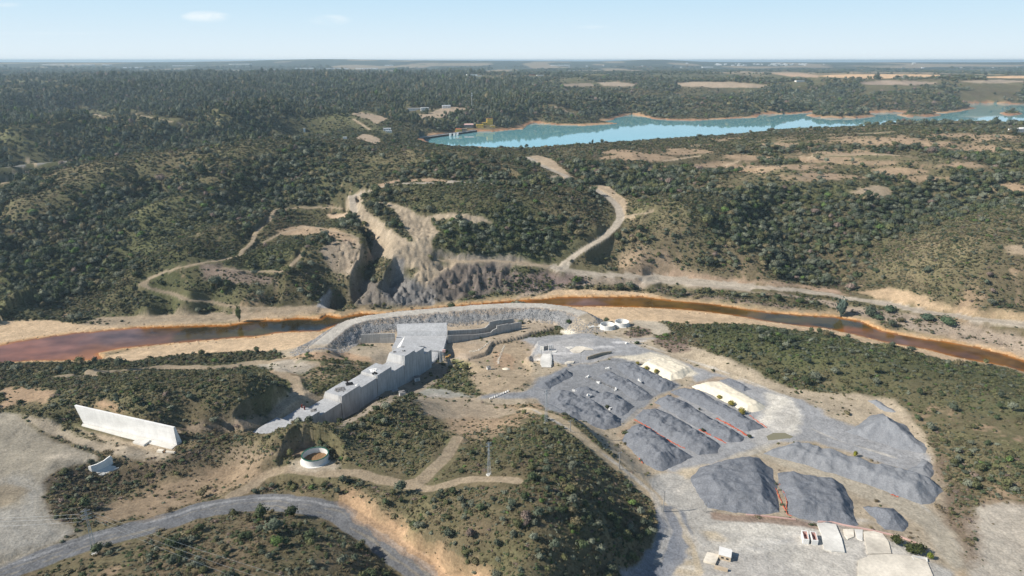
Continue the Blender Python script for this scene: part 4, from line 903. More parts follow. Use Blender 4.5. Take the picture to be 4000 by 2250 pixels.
# ------------------------------------------------------------------ shape helpers
class MB:
    def __init__(s): s.v, s.f, s.mi = [], [], []
    def add(s, vs, fs, mi=0):
        b = len(s.v); s.v += [tuple(map(float, q)) for q in vs]; s.f += [tuple(i + b for i in f) for f in fs]; s.mi += [mi] * len(fs)
    def box(s, c, d, rz=0.0, mi=0, taper=1.0):
        cr, sr = math.cos(rz), math.sin(rz); vs = []
        for z, k in ((-.5, 1), (.5, taper)):
            for x, y in ((-.5, -.5), (.5, -.5), (.5, .5), (-.5, .5)):
                X, Y = x * d[0] * k, y * d[1] * k
                vs.append((c[0] + X * cr - Y * sr, c[1] + X * sr + Y * cr, c[2] + z * d[2]))
        s.add(vs, [(3, 2, 1, 0), (4, 5, 6, 7), (0, 1, 5, 4), (1, 2, 6, 5), (2, 3, 7, 6), (3, 0, 4, 7)], mi)
    def prism(s, poly, z0, z1, mi=0):
        n = len(poly); z0 = [z0] * n if np.isscalar(z0) else z0; z1 = [z1] * n if np.isscalar(z1) else z1
        a = sum(poly[i][0] * poly[(i + 1) % n][1] - poly[(i + 1) % n][0] * poly[i][1] for i in range(n))
        if a < 0: poly = poly[::-1]; z0 = z0[::-1]; z1 = z1[::-1]
        s.add([(p[0], p[1], z) for p, z in zip(poly, z0)] + [(p[0], p[1], z) for p, z in zip(poly, z1)],
              [tuple(range(n))[::-1], tuple(range(n, 2 * n))] + [(i, (i + 1) % n, n + (i + 1) % n, n + i) for i in range(n)], mi)
    def tube(s, a, b, r0, r1=None, n=5, mi=0):
        a, b = Vector(a), Vector(b); r1 = r0 if r1 is None else r1
        q = (b - a).to_track_quat('Z', 'Y'); vs = []
        for c, r in ((a, r0), (b, r1)):
            for k in range(n):
                vs.append(c + q @ Vector((r * math.cos(6.2832 * k / n), r * math.sin(6.2832 * k / n), 0)))
        s.add(vs, [(k, (k + 1) % n, n + (k + 1) % n, n + k) for k in range(n)] + [tuple(range(n))[::-1], tuple(range(n, 2 * n))], mi)
    def ring(s, c, r, t, h, n=40, mi=0):
        """open cylinder wall"""
        vs = []
        for k in range(n):
            ca, sa = math.cos(6.2832 * k / n), math.sin(6.2832 * k / n)
            for q, z in ((r, 0), (r, h), (r - t, h), (r - t, 0)): vs.append((c[0] + q * ca, c[1] + q * sa, c[2] + z))
        fs = []
        for k in range(n):
            a, b = 4 * k, 4 * ((k + 1) % n)
            fs += [(a, b, b + 1, a + 1), (a + 1, b + 1, b + 2, a + 2), (a + 2, b + 2, b + 3, a + 3)]
        s.add(vs, fs, mi)
    def disc(s, c, r, n=40, mi=0, jit=0):
        vs = [(c[0], c[1], c[2] + jit)] + [(c[0] + r * math.cos(6.2832 * k / n), c[1] + r * math.sin(6.2832 * k / n), c[2] + jit * math.sin(k * 2.1)) for k in range(n)]
        s.add(vs, [(0, k + 1, (k + 1) % n + 1) for k in range(n)], mi)
    def build(s, name, mats, parent=None, loc=None):
        me = bpy.data.meshes.new(name); me.from_pydata(s.v, [], s.f); me.update()
        o = bpy.data.objects.new(name, me); COL.objects.link(o)
        mats = mats if isinstance(mats, (list, tuple)) else [mats]
        for m in mats: me.materials.append(m)
        if len(mats) > 1: me.polygons.foreach_set('material_index', s.mi)
        if parent is not None:
            o.parent = parent
        return o

def gat(x, y):
    """photo point -> ground point and metres per photo pixel there"""
    X, Y, Zq = hit(x, y, Z); X, Y, Zq = float(X[0]), float(Y[0]), float(Zq[0])
    return X, Y, Zq, (Y * CP - (Zq - CAMZ) * SP) / FPX
def gz(X, Y):
    az, lr = math.atan2(X, Y), math.log(math.hypot(X, Y))
    c = np.interp(az, AZ, np.arange(NC)); r = np.interp(lr, LR, np.arange(NR))
    i, j = min(int(c), NC - 2), min(int(r), NR - 2); a, b = c - i, r - j
    return float(Z[j, i] * (1 - a) * (1 - b) + Z[j, i + 1] * a * (1 - b) + Z[j + 1, i] * (1 - a) * b + Z[j + 1, i + 1] * a * b)
def zat(Y, ytop):
    dx, dy, dz = ray(CX, ytop); return CAMZ + Y / dy * dz
EXCL = []
def keep(poly, m=0.5): EXCL.append((np.array([p[0] for p in poly]), np.array([p[1] for p in poly]), m))
def K8(x0, y0, pts): return [(x0 * .644 + p[0] / 8, y0 * .644 + p[1] / 8) for p in pts]

def concrete(name, col, stain=.25, vert=True):
    t = NT(name); p = t.pos()
    mp = t.n('ShaderNodeMapping'); mp.inputs['Scale'].default_value = (1, 1, .12); t.l(p, mp.inputs[0])
    st = t.noise(.9, 4, .65, mp.outputs[0]); big = t.noise(.16, 4, .6, p); fine = t.noise(2.2, 3, .6, p)
    v = t.math('MULTIPLY', t.rng(st, .3, .7, 1 - stain, 1 + stain * .6), t.math('MULTIPLY', t.rng(big, .3, .7, .86, 1.1), t.rng(fine, .3, .7, .94, 1.05)))
    sep = t.n('ShaderNodeSeparateXYZ'); t.l(p, sep.inputs[0])
    lift = t.math('FRACT', t.math('MULTIPLY', sep.outputs[2], .42))
    line = t.rng(lift, .0, .07, .86, 1.0)
    nd = t.n('ShaderNodeNewGeometry'); sx = t.n('ShaderNodeSeparateXYZ'); t.l(nd.outputs['Normal'], sx.inputs[0])
    flat = t.rng(t.math('ABSOLUTE', sx.outputs[2]), .5, .8, 0, 1)
    line = t.math('MAXIMUM', line, flat)
    return t.bsdf(t.mix(1, col, t.math('MULTIPLY', v, line), 'MULTIPLY'), .85, fine, .15, .05, .25)
M_CONC = concrete('dam_concrete', (.47, .48, .49), .26); M_CONCW = concrete('pale_concrete', (.88, .865, .83), .06); M_CONCM = concrete('weathered_concrete', (.40, .395, .38), .3)
M_CONCL = concrete('fresh_concrete', (.66, .655, .64), .12)
M_SLAB = speckled('slab_concrete', (.68, .66, .61), .12, .8, .9, .2, .03, .2, .22)
M_SLABW = speckled('whitewashed_slab', (.70, .64, .54), .16, .8, .9, .2, .03, .2, .32)
M_WHITE = speckled('white_paint', (.78, .77, .74), .06, 1.5, .7, .1, .02, .3)
M_PINK = speckled('faded_pink_plaster', (.60, .40, .36), .12, 1.5); M_REDT = speckled('red_tile', (.42, .16, .09), .2, 2)
M_YEL = speckled('yellow_render', (.72, .50, .12), .1, 1); M_DARKW = speckled('dark_glass', (.03, .035, .04), .1, 1, .3)
M_STEEL = speckled('galvanised_steel', (.42, .45, .47), .1, 1, .5, .1, .02, .4); M_RUST = speckled('rusty_red_steel', (.16, .035, .025), .2, 3, .7)
M_GRAV = speckled('grey_gravel', (.185, .197, .22), .32, 1.6, .95, .9, .4, .08, .14)
M_GRAVL = speckled('pale_grey_gravel', (.24, .25, .268), .26, 1.6, .95, .9, .35, .08, .12)
M_SANDP = speckled('cream_sand', (.76, .69, .55), .06, .8, .95, .25, .15, .08, .08)
M_NET = speckled('orange_netting', (.45, .11, .065), .25, 3, .8); M_TIMB = speckled('yellow_brown_timber', (.42, .25, .09), .2, 3)
M_SOILB = speckled('brown_soil', (.26, .16, .085), .2, 1.2); M_ROCKW = speckled('white_rubble', (.62, .58, .5), .25, 2); M_BLK = speckled('black_rubber', (.02, .02, .022), .2, 2)
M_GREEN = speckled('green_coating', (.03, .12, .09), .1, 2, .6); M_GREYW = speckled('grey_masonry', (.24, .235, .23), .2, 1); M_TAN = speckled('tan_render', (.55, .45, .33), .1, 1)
M_POLE = speckled('weathered_pole', (.32, .31, .29), .1, 2)

# ------------------------------------------------------------------ the unfinished dam
TOPS = [((1765,420),(1692,480)),((1690,398),(1600,470)),((1597,425),(1490,505)),((1490,578),(1365,660)),((1360,578),(1215,712)),((1213,722),(1045,808)),((1045,790),(858,895)),((856,975),(640,1078)),((640,1058),(395,1185)),((390,1222),(60,1292))]
prof = []
for p, q in TOPS:
    (px, py), (qx, qy) = K(1000, 1200, [p, q])
    s0, z0 = onplane(px, py, dA, dd); s1, z1 = onplane(qx, qy, dA, dd); prof.append([s0, s1, z0, z1])
dam = empty('unfinished_dam', (0, 0, 0)); tag(dam, 'long unfinished grey concrete dam stepping down in tall blocks beside the river', 'dam')
DW = 12.0
def dpt(s, o, z): return (dA[0] + dd[0] * s + dn[0] * o, dA[1] + dd[1] * s + dn[1] * o, z)
DAMTOP = []
for i, (s0, s1, z0, z1) in enumerate(prof):
    e = prof[i + 1][0] if i < len(prof) - 1 else s1
    zt = (z0 + z1) / 2; g = [0.0, 0.06][i % 2]
    bt = .9 if i < len(prof) - 1 and (prof[i + 1][2] + prof[i + 1][3]) / 2 < zt - .5 else 0     # sloped front face
    mb = MB(); zb = -3.0; ow = DW + (zt - 0) * .45
    M_TOP = M_CONC; vs = [dpt(s0, g, zb), dpt(e, g, zb), dpt(e, ow, zb), dpt(s0, ow, zb), dpt(s0, g, zt), dpt(e - bt, g, zt), dpt(e - bt, DW, zt), dpt(s0, DW, zt)]
    mb.add(vs, [(0, 1, 2, 3), (7, 6, 5, 4), (4, 5, 1, 0), (6, 7, 3, 2), (7, 4, 0, 3)]); mb.add([vs[5], vs[6], vs[2], vs[1]], [(0, 1, 2, 3)], 1)
    mb.build('block', [M_CONC, M_CONCL], dam); DAMTOP.append((s0, e, zt))
    if bt:   # ladder cage on the step
        mb = MB()
        nz = (prof[i + 1][2] + prof[i + 1][3]) / 2
        for o in (1.2, 1.9): mb.tube(dpt(e + .35, o, nz), dpt(e - bt + .1, o, zt + .9), .09)
        for k in range(8): mb.tube(dpt(e + .35 - (bt + .25) * k / 8, 1.2, nz + (zt + .9 - nz) * k / 8), dpt(e + .35 - (bt + .25) * k / 8, 1.9, nz + (zt + .9 - nz) * k / 8), .06)
        mb.build('ladder', M_STEEL, dam)
mb = MB(); mb.prism([dpt(38, -.1, 0)[:2], dpt(62, -.1, 0)[:2], dpt(58, -2.2, 0)[:2], dpt(40, -2.6, 0)[:2]], -2, [gz(*dpt(q, -1, 0)[:2]) + .5 for q in (38, 62, 58, 40)]); mb.build('toe_slab', M_CONC, dam)
keep([dpt(-6, -1, 0)[:2], dpt(prof[-1][1] + 1, -1, 0)[:2], dpt(prof[-1][1] + 1, DW + 2, 0)[:2], dpt(-6, DW + 2, 0)[:2]])
# spillway apron and ramp
AZP = 6.5
ap = [plane(x, y, AZP) for x, y in K8(1350, 1230, [(1035,418),(2045,421),(1962,722),(1725,716),(1570,700),(1130,700),(930,650),(985,560)])]
mb = MB(); mb.prism([(float(p[0]), float(p[1])) for p in ap], -4, AZP); mb.build('spillway_apron', M_CONC, dam); keep([(float(p[0]), float(p[1])) for p in ap], 1)
ft = [plane(x, y, AZP) for x, y in K8(1350, 1230, [(1035,416),(2045,419)])]
mid = [(p[0], p[1] + 2.2, zat(p[1] + 2.2, yy)) for p, yy in zip(ft, (792.1 + 328 / 8, 792.1 + 324 / 8))]
tp = [(ft[k][0] * 1.012 - .5, ft[k][1] + 8.5, zat(ft[k][1] + 8.5, yy)) for k, yy in ((0, 792.1 + 210 / 8), (1, 792.1 + 186 / 8))]
mb = MB(); fl, fr = (ft[0][0], ft[0][1], AZP), (ft[1][0], ft[1][1], AZP)
dn_ = lambda q: (q[0], q[1] + .02, 0.0)
vs = [fl, fr, mid[1], mid[0], tp[1], tp[0], (tp[1][0], tp[1][1] + 3, tp[1][2]), (tp[0][0], tp[0][1] + 3, tp[0][2])]
vb = [(q[0], q[1], 0.0) for q in (fl, fr, vs[6], vs[7])]
mb.add(vs + vb, [(0, 1, 2, 3), (3, 2, 4, 5), (5, 4, 6, 7), (7, 6, 10, 11), (0, 3, 5, 7, 11, 8), (1, 9, 10, 6, 4, 2), (0, 8, 9, 1)])
mb.build('end_sill', M_CONC, dam)
keep([(fl[0] - 1, fl[1]), (fr[0] + 1, fr[1]), (tp[1][0] + 1, tp[1][1] + 4), (tp[0][0] - 1, tp[0][1] + 4)])
w = [plane(x, y, z) for (x, y), z in zip(K8(1350, 1230, [(1195,424),(1030,665),(1100,640),(1570,625)]), (AZP, AZP, AZP + 1.9, AZP + 1.9))]
mb = MB(); q0 = (*map(float, w[0]), AZP + .01); q1 = (*map(float, w[1]), AZP + .01); q2 = (*map(float, w[2]), AZP + 1.9); q3 = (*map(float, w[3]), AZP + 1.9); q4 = (q3[0], q3[1] - .1, AZP + .01)
mb.add([q0, q1, q2], [(0, 2, 1)]); mb.build('sunlit_face', M_CONCW, dam); mb = MB(); mb.add([q0, q1, q2, q3, q4], [(0, 3, 2), (1, 2, 3, 4), (0, 4, 3)]); mb.build('raised_slab', M_CONC, dam)  # slab's left face paler than the rest: sunlight put into its colour
# pier and chute foot at the near right of the apron
mb = MB()
for (x, yb, yt) in ((1725,960,880),(1830,1000,870)): pass
c0 = [plane(x, y, 4.0) for x, y in K8(1350, 1230, [(1735,720),(1895,722),(1850,860),(1738,950)])]
mb.prism([(float(p[0]), float(p[1])) for p in c0], -3, [AZP - .1, AZP - .1, 4.0, 3.2]); mb.build('chute_foot', M_CONC, dam)
mb = MB(); X, Y = plane(*K8(1350, 1230, [(1925,960)])[0], 2.0); zt = zat(Y, 792.1 + 715 / 8)
for k in range(3): mb.box((X - .8 + k * .75, Y + k * .5, (zt - 2) / 2 - .5), (.55, .8, zt + 2.2 - k * .5))
mb.build('pier', M_CONCW, dam)

def wall(name, pts, thick, zb=None, mat=M_CONC, parent=None, sink=1.5, label=None, cat=None, cap=False, group=None):
    """upright wall; pts are (x, y of foot, y of top) in the photo"""
    W = []
    for x, y, yt in pts:
        if zb is None: X, Y, z, _ = gat(x, y)
        else: X, Y = map(float, plane(x, y, zb)); z = zb
        W.append((X, Y, z, zat(Y, yt)))
    mb = MB(); n = len(W); nv = []
    for i in range(n):
        a, b = W[max(i - 1, 0)], W[min(i + 1, n - 1)]; l = math.hypot(b[0] - a[0], b[1] - a[1]); nx, ny = -(b[1] - a[1]) / l, (b[0] - a[0]) / l
        if ny < 0: nx, ny = -nx, -ny
        nv.append((nx, ny))
    vs = []
    for (X, Y, z, zt), (nx, ny) in zip(W, nv):
        vs += [(X, Y, z - sink), (X, Y, zt), (X + nx * thick, Y + ny * thick, zt), (X + nx * thick, Y + ny * thick, z - sink)]
    fs = [(0, 1, 2, 3), (4 * n - 1, 4 * n - 2, 4 * n - 3, 4 * n - 4)]
    for i in range(n - 1):
        a, b = 4 * i, 4 * i + 4
        fs += [(a, b, b + 1, a + 1), (a + 1, b + 1, b + 2, a + 2), (a + 2, b + 2, b + 3, a + 3)]
    mb.add(vs, fs); o = mb.build(name, mat, parent)
    keep([(q[0], q[1]) for q in W] + [(q[0] + v[0] * thick, q[1] + v[1] * thick) for q, v in zip(W, nv)][::-1], .3)
    if label: tag(o, label, cat, group)
    return o, W
c1 = lambda l: [(1350 * .644 + a / 8, 1230 * .644 + b / 8, 1230 * .644 + c / 8) for a, b, c in l]
c2 = lambda l: [(1850 * .644 + a / 8, 1230 * .644 + b / 8, 1230 * .644 + c / 8) for a, b, c in l]
lw = tag(empty('retaining_wall', (0, 0, 0)), 'low two-tier concrete wall left of the spillway under the rockfill bank', 'wall')
wall('lower_tier', c1([(278,560,486),(985,562,464)]), 1.2, 3.0, M_CONCM, lw)
wall('upper_tier', c1([(305,478,396),(990,464,375)]), 1.0, 6.6, M_CONCM, lw, 4)
rw = tag(empty('retaining_wall', (0, 0, 0)), 'long curved concrete wall stepping up to the right of the spillway', 'wall')
wall('lower_wall', c1([(2062,572,415)]) + c2([(0,490,402),(180,450,380),(350,420,352),(400,400,305),(468,378,272)]), .8, 3.0, M_CONCM, rw, 3)
wall('end_wall', c2([(470,372,222),(700,320,180),(720,318,190),(968,262,140)]), .9, 3.4, M_CONCM, rw, 3)
wall('upper_wall', c1([(2064,470,320)]) + c2([(0,400,297),(150,370,280),(240,350,262),(318,330,192),(322,330,145),(552,290,95),(570,285,108),(808,240,70)]), .9, 3.2, M_CONCM, rw, 3)

# big buttress wall on the left abutment
bw = tag(empty('buttress_wall', (0, 0, 0)), 'long tall white concrete wall standing alone by the graded plateau', 'wall')
o, W = wall('wall_face', [(212,1066,1016),(446,1121,1072)], 1.0, None, M_CONCW, bw)
# lean the face back
me = o.data
top = (.85, 1.9)
for v_ in me.vertices:
    i = v_.index % 4
    if i in (1, 2): v_.co.z -= 1.4; v_.co.x += -3.6 * (1 if v_.index < 4 else .25); v_.co.y += 1.0
mb = MB()
X, Y, zz_, zt = W[1]
mb.add([(X + .08, Y + .3, zz_ - 1), (X + 1.6, Y + 2.4, zz_ - 1), (X - .5, Y + 1.9, zt - 1.45), (X - .85, Y + 1.05, zt - 1.45)], [(0, 1, 2, 3)]); 
mb.add([(X + .8, Y + 1.4, zz_ - 1), (X + 1.6, Y + 1.9, zz_ - 1), (X - .4, Y + 2.0, zt - 2), (X - .9, Y + 1.3, zt - 2)], [(0, 1, 2, 3)])
mb.build('end_buttress', M_CONCW, bw)
fw = [gat(x, y)[:3] for x, y in [(208,1066),(444,1121),(432,1131),(300,1098),(205,1072)]]
keep([(p[0], p[1]) for p in fw], .8)
mb = MB(); mb.prism([(p[0], p[1]) for p in fw], min(p[2] for p in fw) - 1.5, [p[2] + .25 for p in fw]); mb.build('footing', M_SLAB, bw)
keep([gat(x, y)[:2] for x, y in [(185,1066),(260,1082),(345,1102),(450,1126),(440,1134),(330,1116),(240,1094),(180,1078)]], 0)
def slab(name, px, h, mat, label, cat='slab', group=None, parent=None, sink=1.0, zlev=None):
    q = [gat(x, y) for x, y in px] if zlev is None else [(float(plane(x, y, zlev)[0]), float(plane(x, y, zlev)[1]), zlev) for x, y in px]; zt = [p[2] + h for p in q]
    mb = MB(); mb.prism([(p[0], p[1]) for p in q], [p[2] - sink for p in q], zt); o = mb.build(name, mat, parent)
    keep([(p[0], p[1]) for p in q], .2)
    if label: tag(o, label, cat, group)
    return o
slab('concrete_slab', K(0,1687,[(1338,118),(1380,84),(1508,92),(1505,108),(1447,148)]), .9, M_SLAB, 'grey concrete slab lying before the foot of the tall white wall')
sw = tag(empty('curved_wall', (0, 0, 0)), 'small curved white wall with a concrete floor beside the graded plateau', 'wall')
kk_ = lambda l: [(a / 4, 1086.4 + b / 4, 1086.4 + c / 4) for a, b, c in l]
wall('wall_face', kk_([(893,385,350),(925,402,345),(985,400,328),(1060,370,292),(1100,345,262),(1128,330,243),(1142,318,250)]), .5, None, M_CONCW, sw)
slab('floor_slab', K(0,1687,[(965,405),(1100,340),(1168,352),(1030,415),(985,420)]), .35, M_SLAB, None, parent=sw)
slab('floor_slab', K(0,1687,[(990,435),(1140,362),(1200,362),(1030,442)]), .3, M_SLAB, None, parent=sw)

# ------------------------------------------------------------------ tanks
def tank(xc, ybase, dpx, hpx, label, rim, soil, th=.35):
    X, Y, z, m = gat(xc, ybase); r = dpx * m / 2; Y += r; h = hpx * m / .86
    t_ = tag(empty('round_tank', (X, Y, z)), label, 'tank')
    mb = MB(); mb.ring((0, 0, -1.5), r, th, h + 1.5, 56); mb.build('tank_wall', M_WHITE, t_)
    if rim: mb = MB(); mb.ring((0, 0, h), r + .12, th + .24, .22, 56); mb.build('rim', M_GREEN, t_)
    mb = MB(); mb.disc((0, 0, .4 if soil else .1), r - th * .5, 40, 0, .12); mb.build('tank_floor', M_SOILB if soil else M_SLAB, t_)
    mb = MB(); mb.ring((0, 0, -1.2), r + .9, .9, 1.35, 48); mb.build('footing', M_SLAB, t_)
    keep([(X + (r + 1) * math.cos(k * .3), Y + (r + 1) * math.sin(k * .3)) for k in range(21)], .3)
    return X, Y, z, r
tank(785, 1176, 67, 15, 'round white tank with a dark green rim and brown soil inside', True, True, .3)
tank(1530, 831.5, 36, 9, 'round white tank standing nearer the concrete wall by the sandbank', False, False)
tank(1567, 824.5, 36, 9, 'round white tank behind the other, nearest the river sandbank', False, False)
slab('concrete_trough', K8(1850,1230,[(2300,235),(2560,190),(2565,250),(2430,250),(2350,262)]), .5, M_SLAB, 'pale shallow concrete trough beside the pair of round tanks', 'trough')

# ------------------------------------------------------------------ heaps of gravel and sand
def heap(px, hmax, mat, label, seed, lump=.5, slope=.78, name='gravel_heap', cat='gravel heap', ridge=.5):
    q = [gat(x, y) for x, y in px]
    PX = np.array([p[0] for p in q]); PY = np.array([p[1] for p in q])
    keep(list(zip(PX, PY)), .3)
    st = .42
    gx, gy = np.meshgrid(np.arange(PX.min() - 2, PX.max() + 2, st), np.arange(PY.min() - 2, PY.max() + 2, st))
    wx = gx + (fbm(gx, gy, 7, seed, 3) - .5) * 3.2; wy = gy + (fbm(gx, gy, 7, seed + 3, 3) - .5) * 3.2
    ins = pip(wx, wy, PX, PY); d = segdist(wx, wy, PX, PY, True); d = np.where(ins, d, -d)
    rs = np.random.default_rng(seed)
    # tipped loads: overlapping cones
    nk = max(6, int(ins.sum() * st * st / 16)); cs = np.argwhere(ins); cs = cs[rs.integers(0, len(cs), nk)]
    cone = np.full(gx.shape, -9.)
    for i, j in cs:
        hh = min(d[i, j] * slope, hmax) * rs.uniform(.8, 1.22)
        cone = np.maximum(cone, hh - np.hypot(gx - gx[i, j], gy - gy[i, j]) * .62)
    base = np.minimum(d * slope, hmax)
    h = np.where(base > 0, base * (1 - lump * .75) + lump * .75 * np.minimum(np.maximum(cone, base * .45), base * 1.35 + .2), base)
    gl = 1 - np.abs(fbm(gx, gy, 3.2, seed + 9, 3) * 2 - 1) * 2
    h = h + (gl - .5) * .46 * np.clip(h / 1.5, 0, 1) * (.4 + lump) + (fbm(gx, gy, 12, seed + 4, 2) - .5) * hmax * .26 * np.clip(h / 2, 0, 1)
    cxy = np.stack([PX - PX.mean(), PY - PY.mean()]); ev, evec = np.linalg.eigh(cxy @ cxy.T); ax_ = evec[:, 1]
    sa = (gx - PX.mean()) * ax_[0] + (gy - PY.mean()) * ax_[1]; ta = -(gx - PX.mean()) * ax_[1] + (gy - PY.mean()) * ax_[0]
    ph = sa / 2.6 + (fbm(gx, gy, 14, seed + 21, 2) - .5) * 7 + ta * .10
    rib = np.abs(np.sin(ph)); h = h - ridge * rib * np.clip(h / 1.6, 0, 1)
    zt = np.array([gz(a, b) for a, b in zip(gx.ravel()[::1], gy.ravel()[::1])]).reshape(gx.shape) if gx.size < 60000 else np.interp(gy, [PY.min(), PY.max()], [np.mean([p[2] for p in q if p[1] < PY.mean()]), np.mean([p[2] for p in q if p[1] >= PY.mean()])])
    zz = zt + np.maximum(h, -.6)
    ok = d > -.9
    idx = np.arange(gx.size).reshape(gx.shape)
    fm = ok[:-1, :-1] & ok[1:, :-1] & ok[:-1, 1:] & ok[1:, 1:]
    f = np.stack([idx[:-1, :-1][fm], idx[:-1, 1:][fm], idx[1:, 1:][fm], idx[1:, :-1][fm]], -1)
    u, inv = np.unique(f, return_inverse=True)
    me = raw_mesh(name, np.stack([gx.ravel()[u], gy.ravel()[u], zz.ravel()[u]], 1), inv.reshape(-1, 4))
    me.polygons.foreach_set('use_smooth', np.ones(len(f), bool))
    return tag(link(name, me, mat), label, cat, 'heaps stored in the works yard')
k3 = lambda p: K(2000, 1200, p); k4 = lambda p: K(3000, 1687, p)
heap(k3([(235,800),(330,725),(420,655),(540,640),(600,655),(612,690),(500,760),(380,820),(310,820)]), 3.2, M_GRAV, 'small dark grey heap at the left corner nearest the ruined footings', 1)
heap(k3([(350,960),(400,870),(500,848),(600,870),(850,965),(1000,1065),(1105,1140),(1090,1190),(960,1230),(860,1212),(700,1135),(520,1045)]), 4.2, M_GRAV, 'long lumpy grey heap beside the dirt road and foot of the hill', 2, .7)
heap(k3([(620,885),(640,810),(760,790),(900,875),(1060,880),(1160,940),(1235,995),(1180,1060),(1110,1098),(950,1010),(800,920)]), 3.8, M_GRAV, 'grey heap second from the dirt road in the upper yard', 3, .7)
heap(k3([(870,700),(980,645),(1100,695),(1200,745),(1330,825),(1430,900),(1390,930),(1260,950),(1120,855),(980,770)]), 2.6, M_GRAV, 'low grey heap third from the dirt road in the upper yard', 4, .6)
heap(k3([(1040,570),(1180,555),(1350,625),(1500,705),(1680,780),(1600,830),(1480,860),(1380,800),(1240,725),(1100,660)]), 3.4, M_GRAV, 'grey heap lying along the upper cream sand heap', 5, .5)
heap(k3([(1280,590),(1380,545),(1480,500),(1650,565),(1825,640),(1700,718),(1600,742),(1450,668)]), 2.8, M_SANDP, 'cream sand heap at the far upper side of the yard by the road', 6, .15, .6, 'sand_heap', 'sand heap', .05)
D6 = [(1563,1107),(1587,1072),(1613,1067),(1650,1090),(1690,1116),(1745,1151),(1690,1175),(1665,1186),(1625,1172),(1590,1131)]
heap(D6, 5.2, M_GRAV, 'broad grey heap with a steep nose next to the road junction', 7, .6)
heap([(1597,1050),(1620,1029),(1655,1029),(1713,1058),(1765,1087),(1815,1122),(1800,1140),(1760,1145),(1720,1125),(1660,1091),(1620,1066)], 4.0, M_GRAV, 'grey heap second from the front in the lower row', 8, .6)
heap(k3([(1435,950),(1560,885),(1750,965),(1950,1085),(2150,1203),(2338,1310),(2300,1350),(2180,1360),(2000,1290),(1800,1180),(1600,1060)]), 3.7, M_GRAV, 'long narrow grey heap third from the front in the lower row', 9, .6)
heap(k3([(1595,850),(1700,815),(1850,838),(2050,938),(2300,1066),(2540,1212),(2380,1260),(2200,1180),(2000,1050),(1800,950)]), 3.8, M_GRAV, 'long grey heap lying along the lower cream sand heap', 10, .5)
heap(k3([(1810,800),(1950,755),(2100,750),(2300,855),(2560,1000),(2500,1050),(2340,1060),(2200,980),(2000,880)]), 3.0, M_SANDP, 'long cream sand heap in the lower row beside the white dusty ground', 11, .12, .6, 'sand_heap', 'sand heap', .05)
heap(k3([(2095,735),(2190,717),(2300,762),(2420,832),(2330,850),(2200,790)]), 2.2, M_GRAV, 'small grey heap behind the lower cream sand heap by the road', 12, .4)
heap([(1738,1208),(1763,1176),(1813,1159),(1870,1149),(1908,1154),(1938,1176),(1957,1240),(1968,1292),(1930,1296),(1850,1289),(1785,1278),(1755,1240)], 4.8, M_GRAV, 'biggest flat-topped grey heap in the middle of the lower yard', 13, .3, .62)
heap(k4([(85,415),(230,400),(400,445),(640,475),(760,535),(840,700),(918,930),(850,950),(600,912),(300,862),(205,825),(190,680),(120,520)]), 4.2, M_GRAV, 'wide grey heap with a shaded flank behind the white foundation slabs', 14, .35)
heap(k4([(-60,215),(100,150),(260,118),(480,158),(700,218),(900,278),(1100,338),(1400,408),(1650,495),(1775,590),(1650,700),(1540,730),(1300,650),(1000,530),(700,430),(400,350),(130,270)]), 5.2, M_GRAVL, 'very long pale grey heap sweeping down the right of the yard', 15, .3)
heap([(2127,1085),(2170,1062),(2195,1042),(2220,1039),(2245,1056),(2277,1073),(2302,1095),(2332,1128),(2330,1142),(2282,1134),(2182,1104)], 9.0, M_GRAVL, 'pale grey pointed heap like a cone at the right edge of the yard', 16, .25, .72)
heap(k4([(1400,405),(1500,335),(1560,258),(1640,305),(1665,430),(1640,470),(1500,440)]), 3.6, M_GRAVL, 'small pale grey heap behind the right end of the longest heap', 17, .3)
heap(k4([(950,745),(1010,740),(1130,775),(1260,775),(1340,855),(1415,930),(1400,990),(1350,1008),(1180,980),(1080,900)]), 4.0, M_GRAV, 'rounded grey heap nearest the pale perimeter wall and the curving track', 18, .3)
heap(K(3000,1200,[(1010,940),(1100,935),(1200,985),(1305,1050),(1250,1062),(1180,1040)]), 1.8, M_GRAVL, 'low thin pale grey bank behind the pointed heap', 19, .2)
heap(K8(1850,1230,[(1860,1010),(1930,985),(1990,1020),(1900,1050)]), 1.2, M_GRAV, 'tiny grey heap between the ruined footings and the yard', 20, .2)

# ------------------------------------------------------------------ fallen orange netting
def net(px, wd, label, h=.55):
    X = [gat(x, y) for x, y in px]; mb = MB(); rs = random.Random(len(px) * 7 + int(px[0][0]))
    for a, b in zip(X[:-1], X[1:]):
        n = max(2, int(math.hypot(b[0] - a[0], b[1] - a[1]) / .9))
        l = math.hypot(b[0] - a[0], b[1] - a[1]); nx, ny = -(b[1] - a[1]) / l, (b[0] - a[0]) / l
        P_ = []
        for k in range(n + 1):
            t_ = k / n; o1 = rs.uniform(-.3, .3); x, y = a[0] + (b[0] - a[0]) * t_ + nx * o1, a[1] + (b[1] - a[1]) * t_ + ny * o1
            z = gz(x, y); hw = wd * rs.uniform(.3, 1.1)
            P_.append(((x - nx * hw, y - ny * hw, z + .12), (x, y, z + h * rs.uniform(.3, 1.2)), (x + nx * hw, y + ny * hw, z + .14)))
        for p, q in zip(P_[:-1], P_[1:]):
            mb.add([*p, *q], [(0, 1, 4, 3), (1, 2, 5, 4)])
    return tag(mb.build('safety_netting', M_NET), label, 'netting', 'orange netting between the heaps')
net(k3([(1230,1135),(1330,1185),(1480,1285),(1620,1370),(1740,1425)]), .3, 'thin line of red-orange netting between the two front heaps of the lower row')
net(k3([(1880,1230),(1960,1270),(2060,1320),(2160,1370)]), .8, 'red-orange netting at the end of the second gap in the lower row')
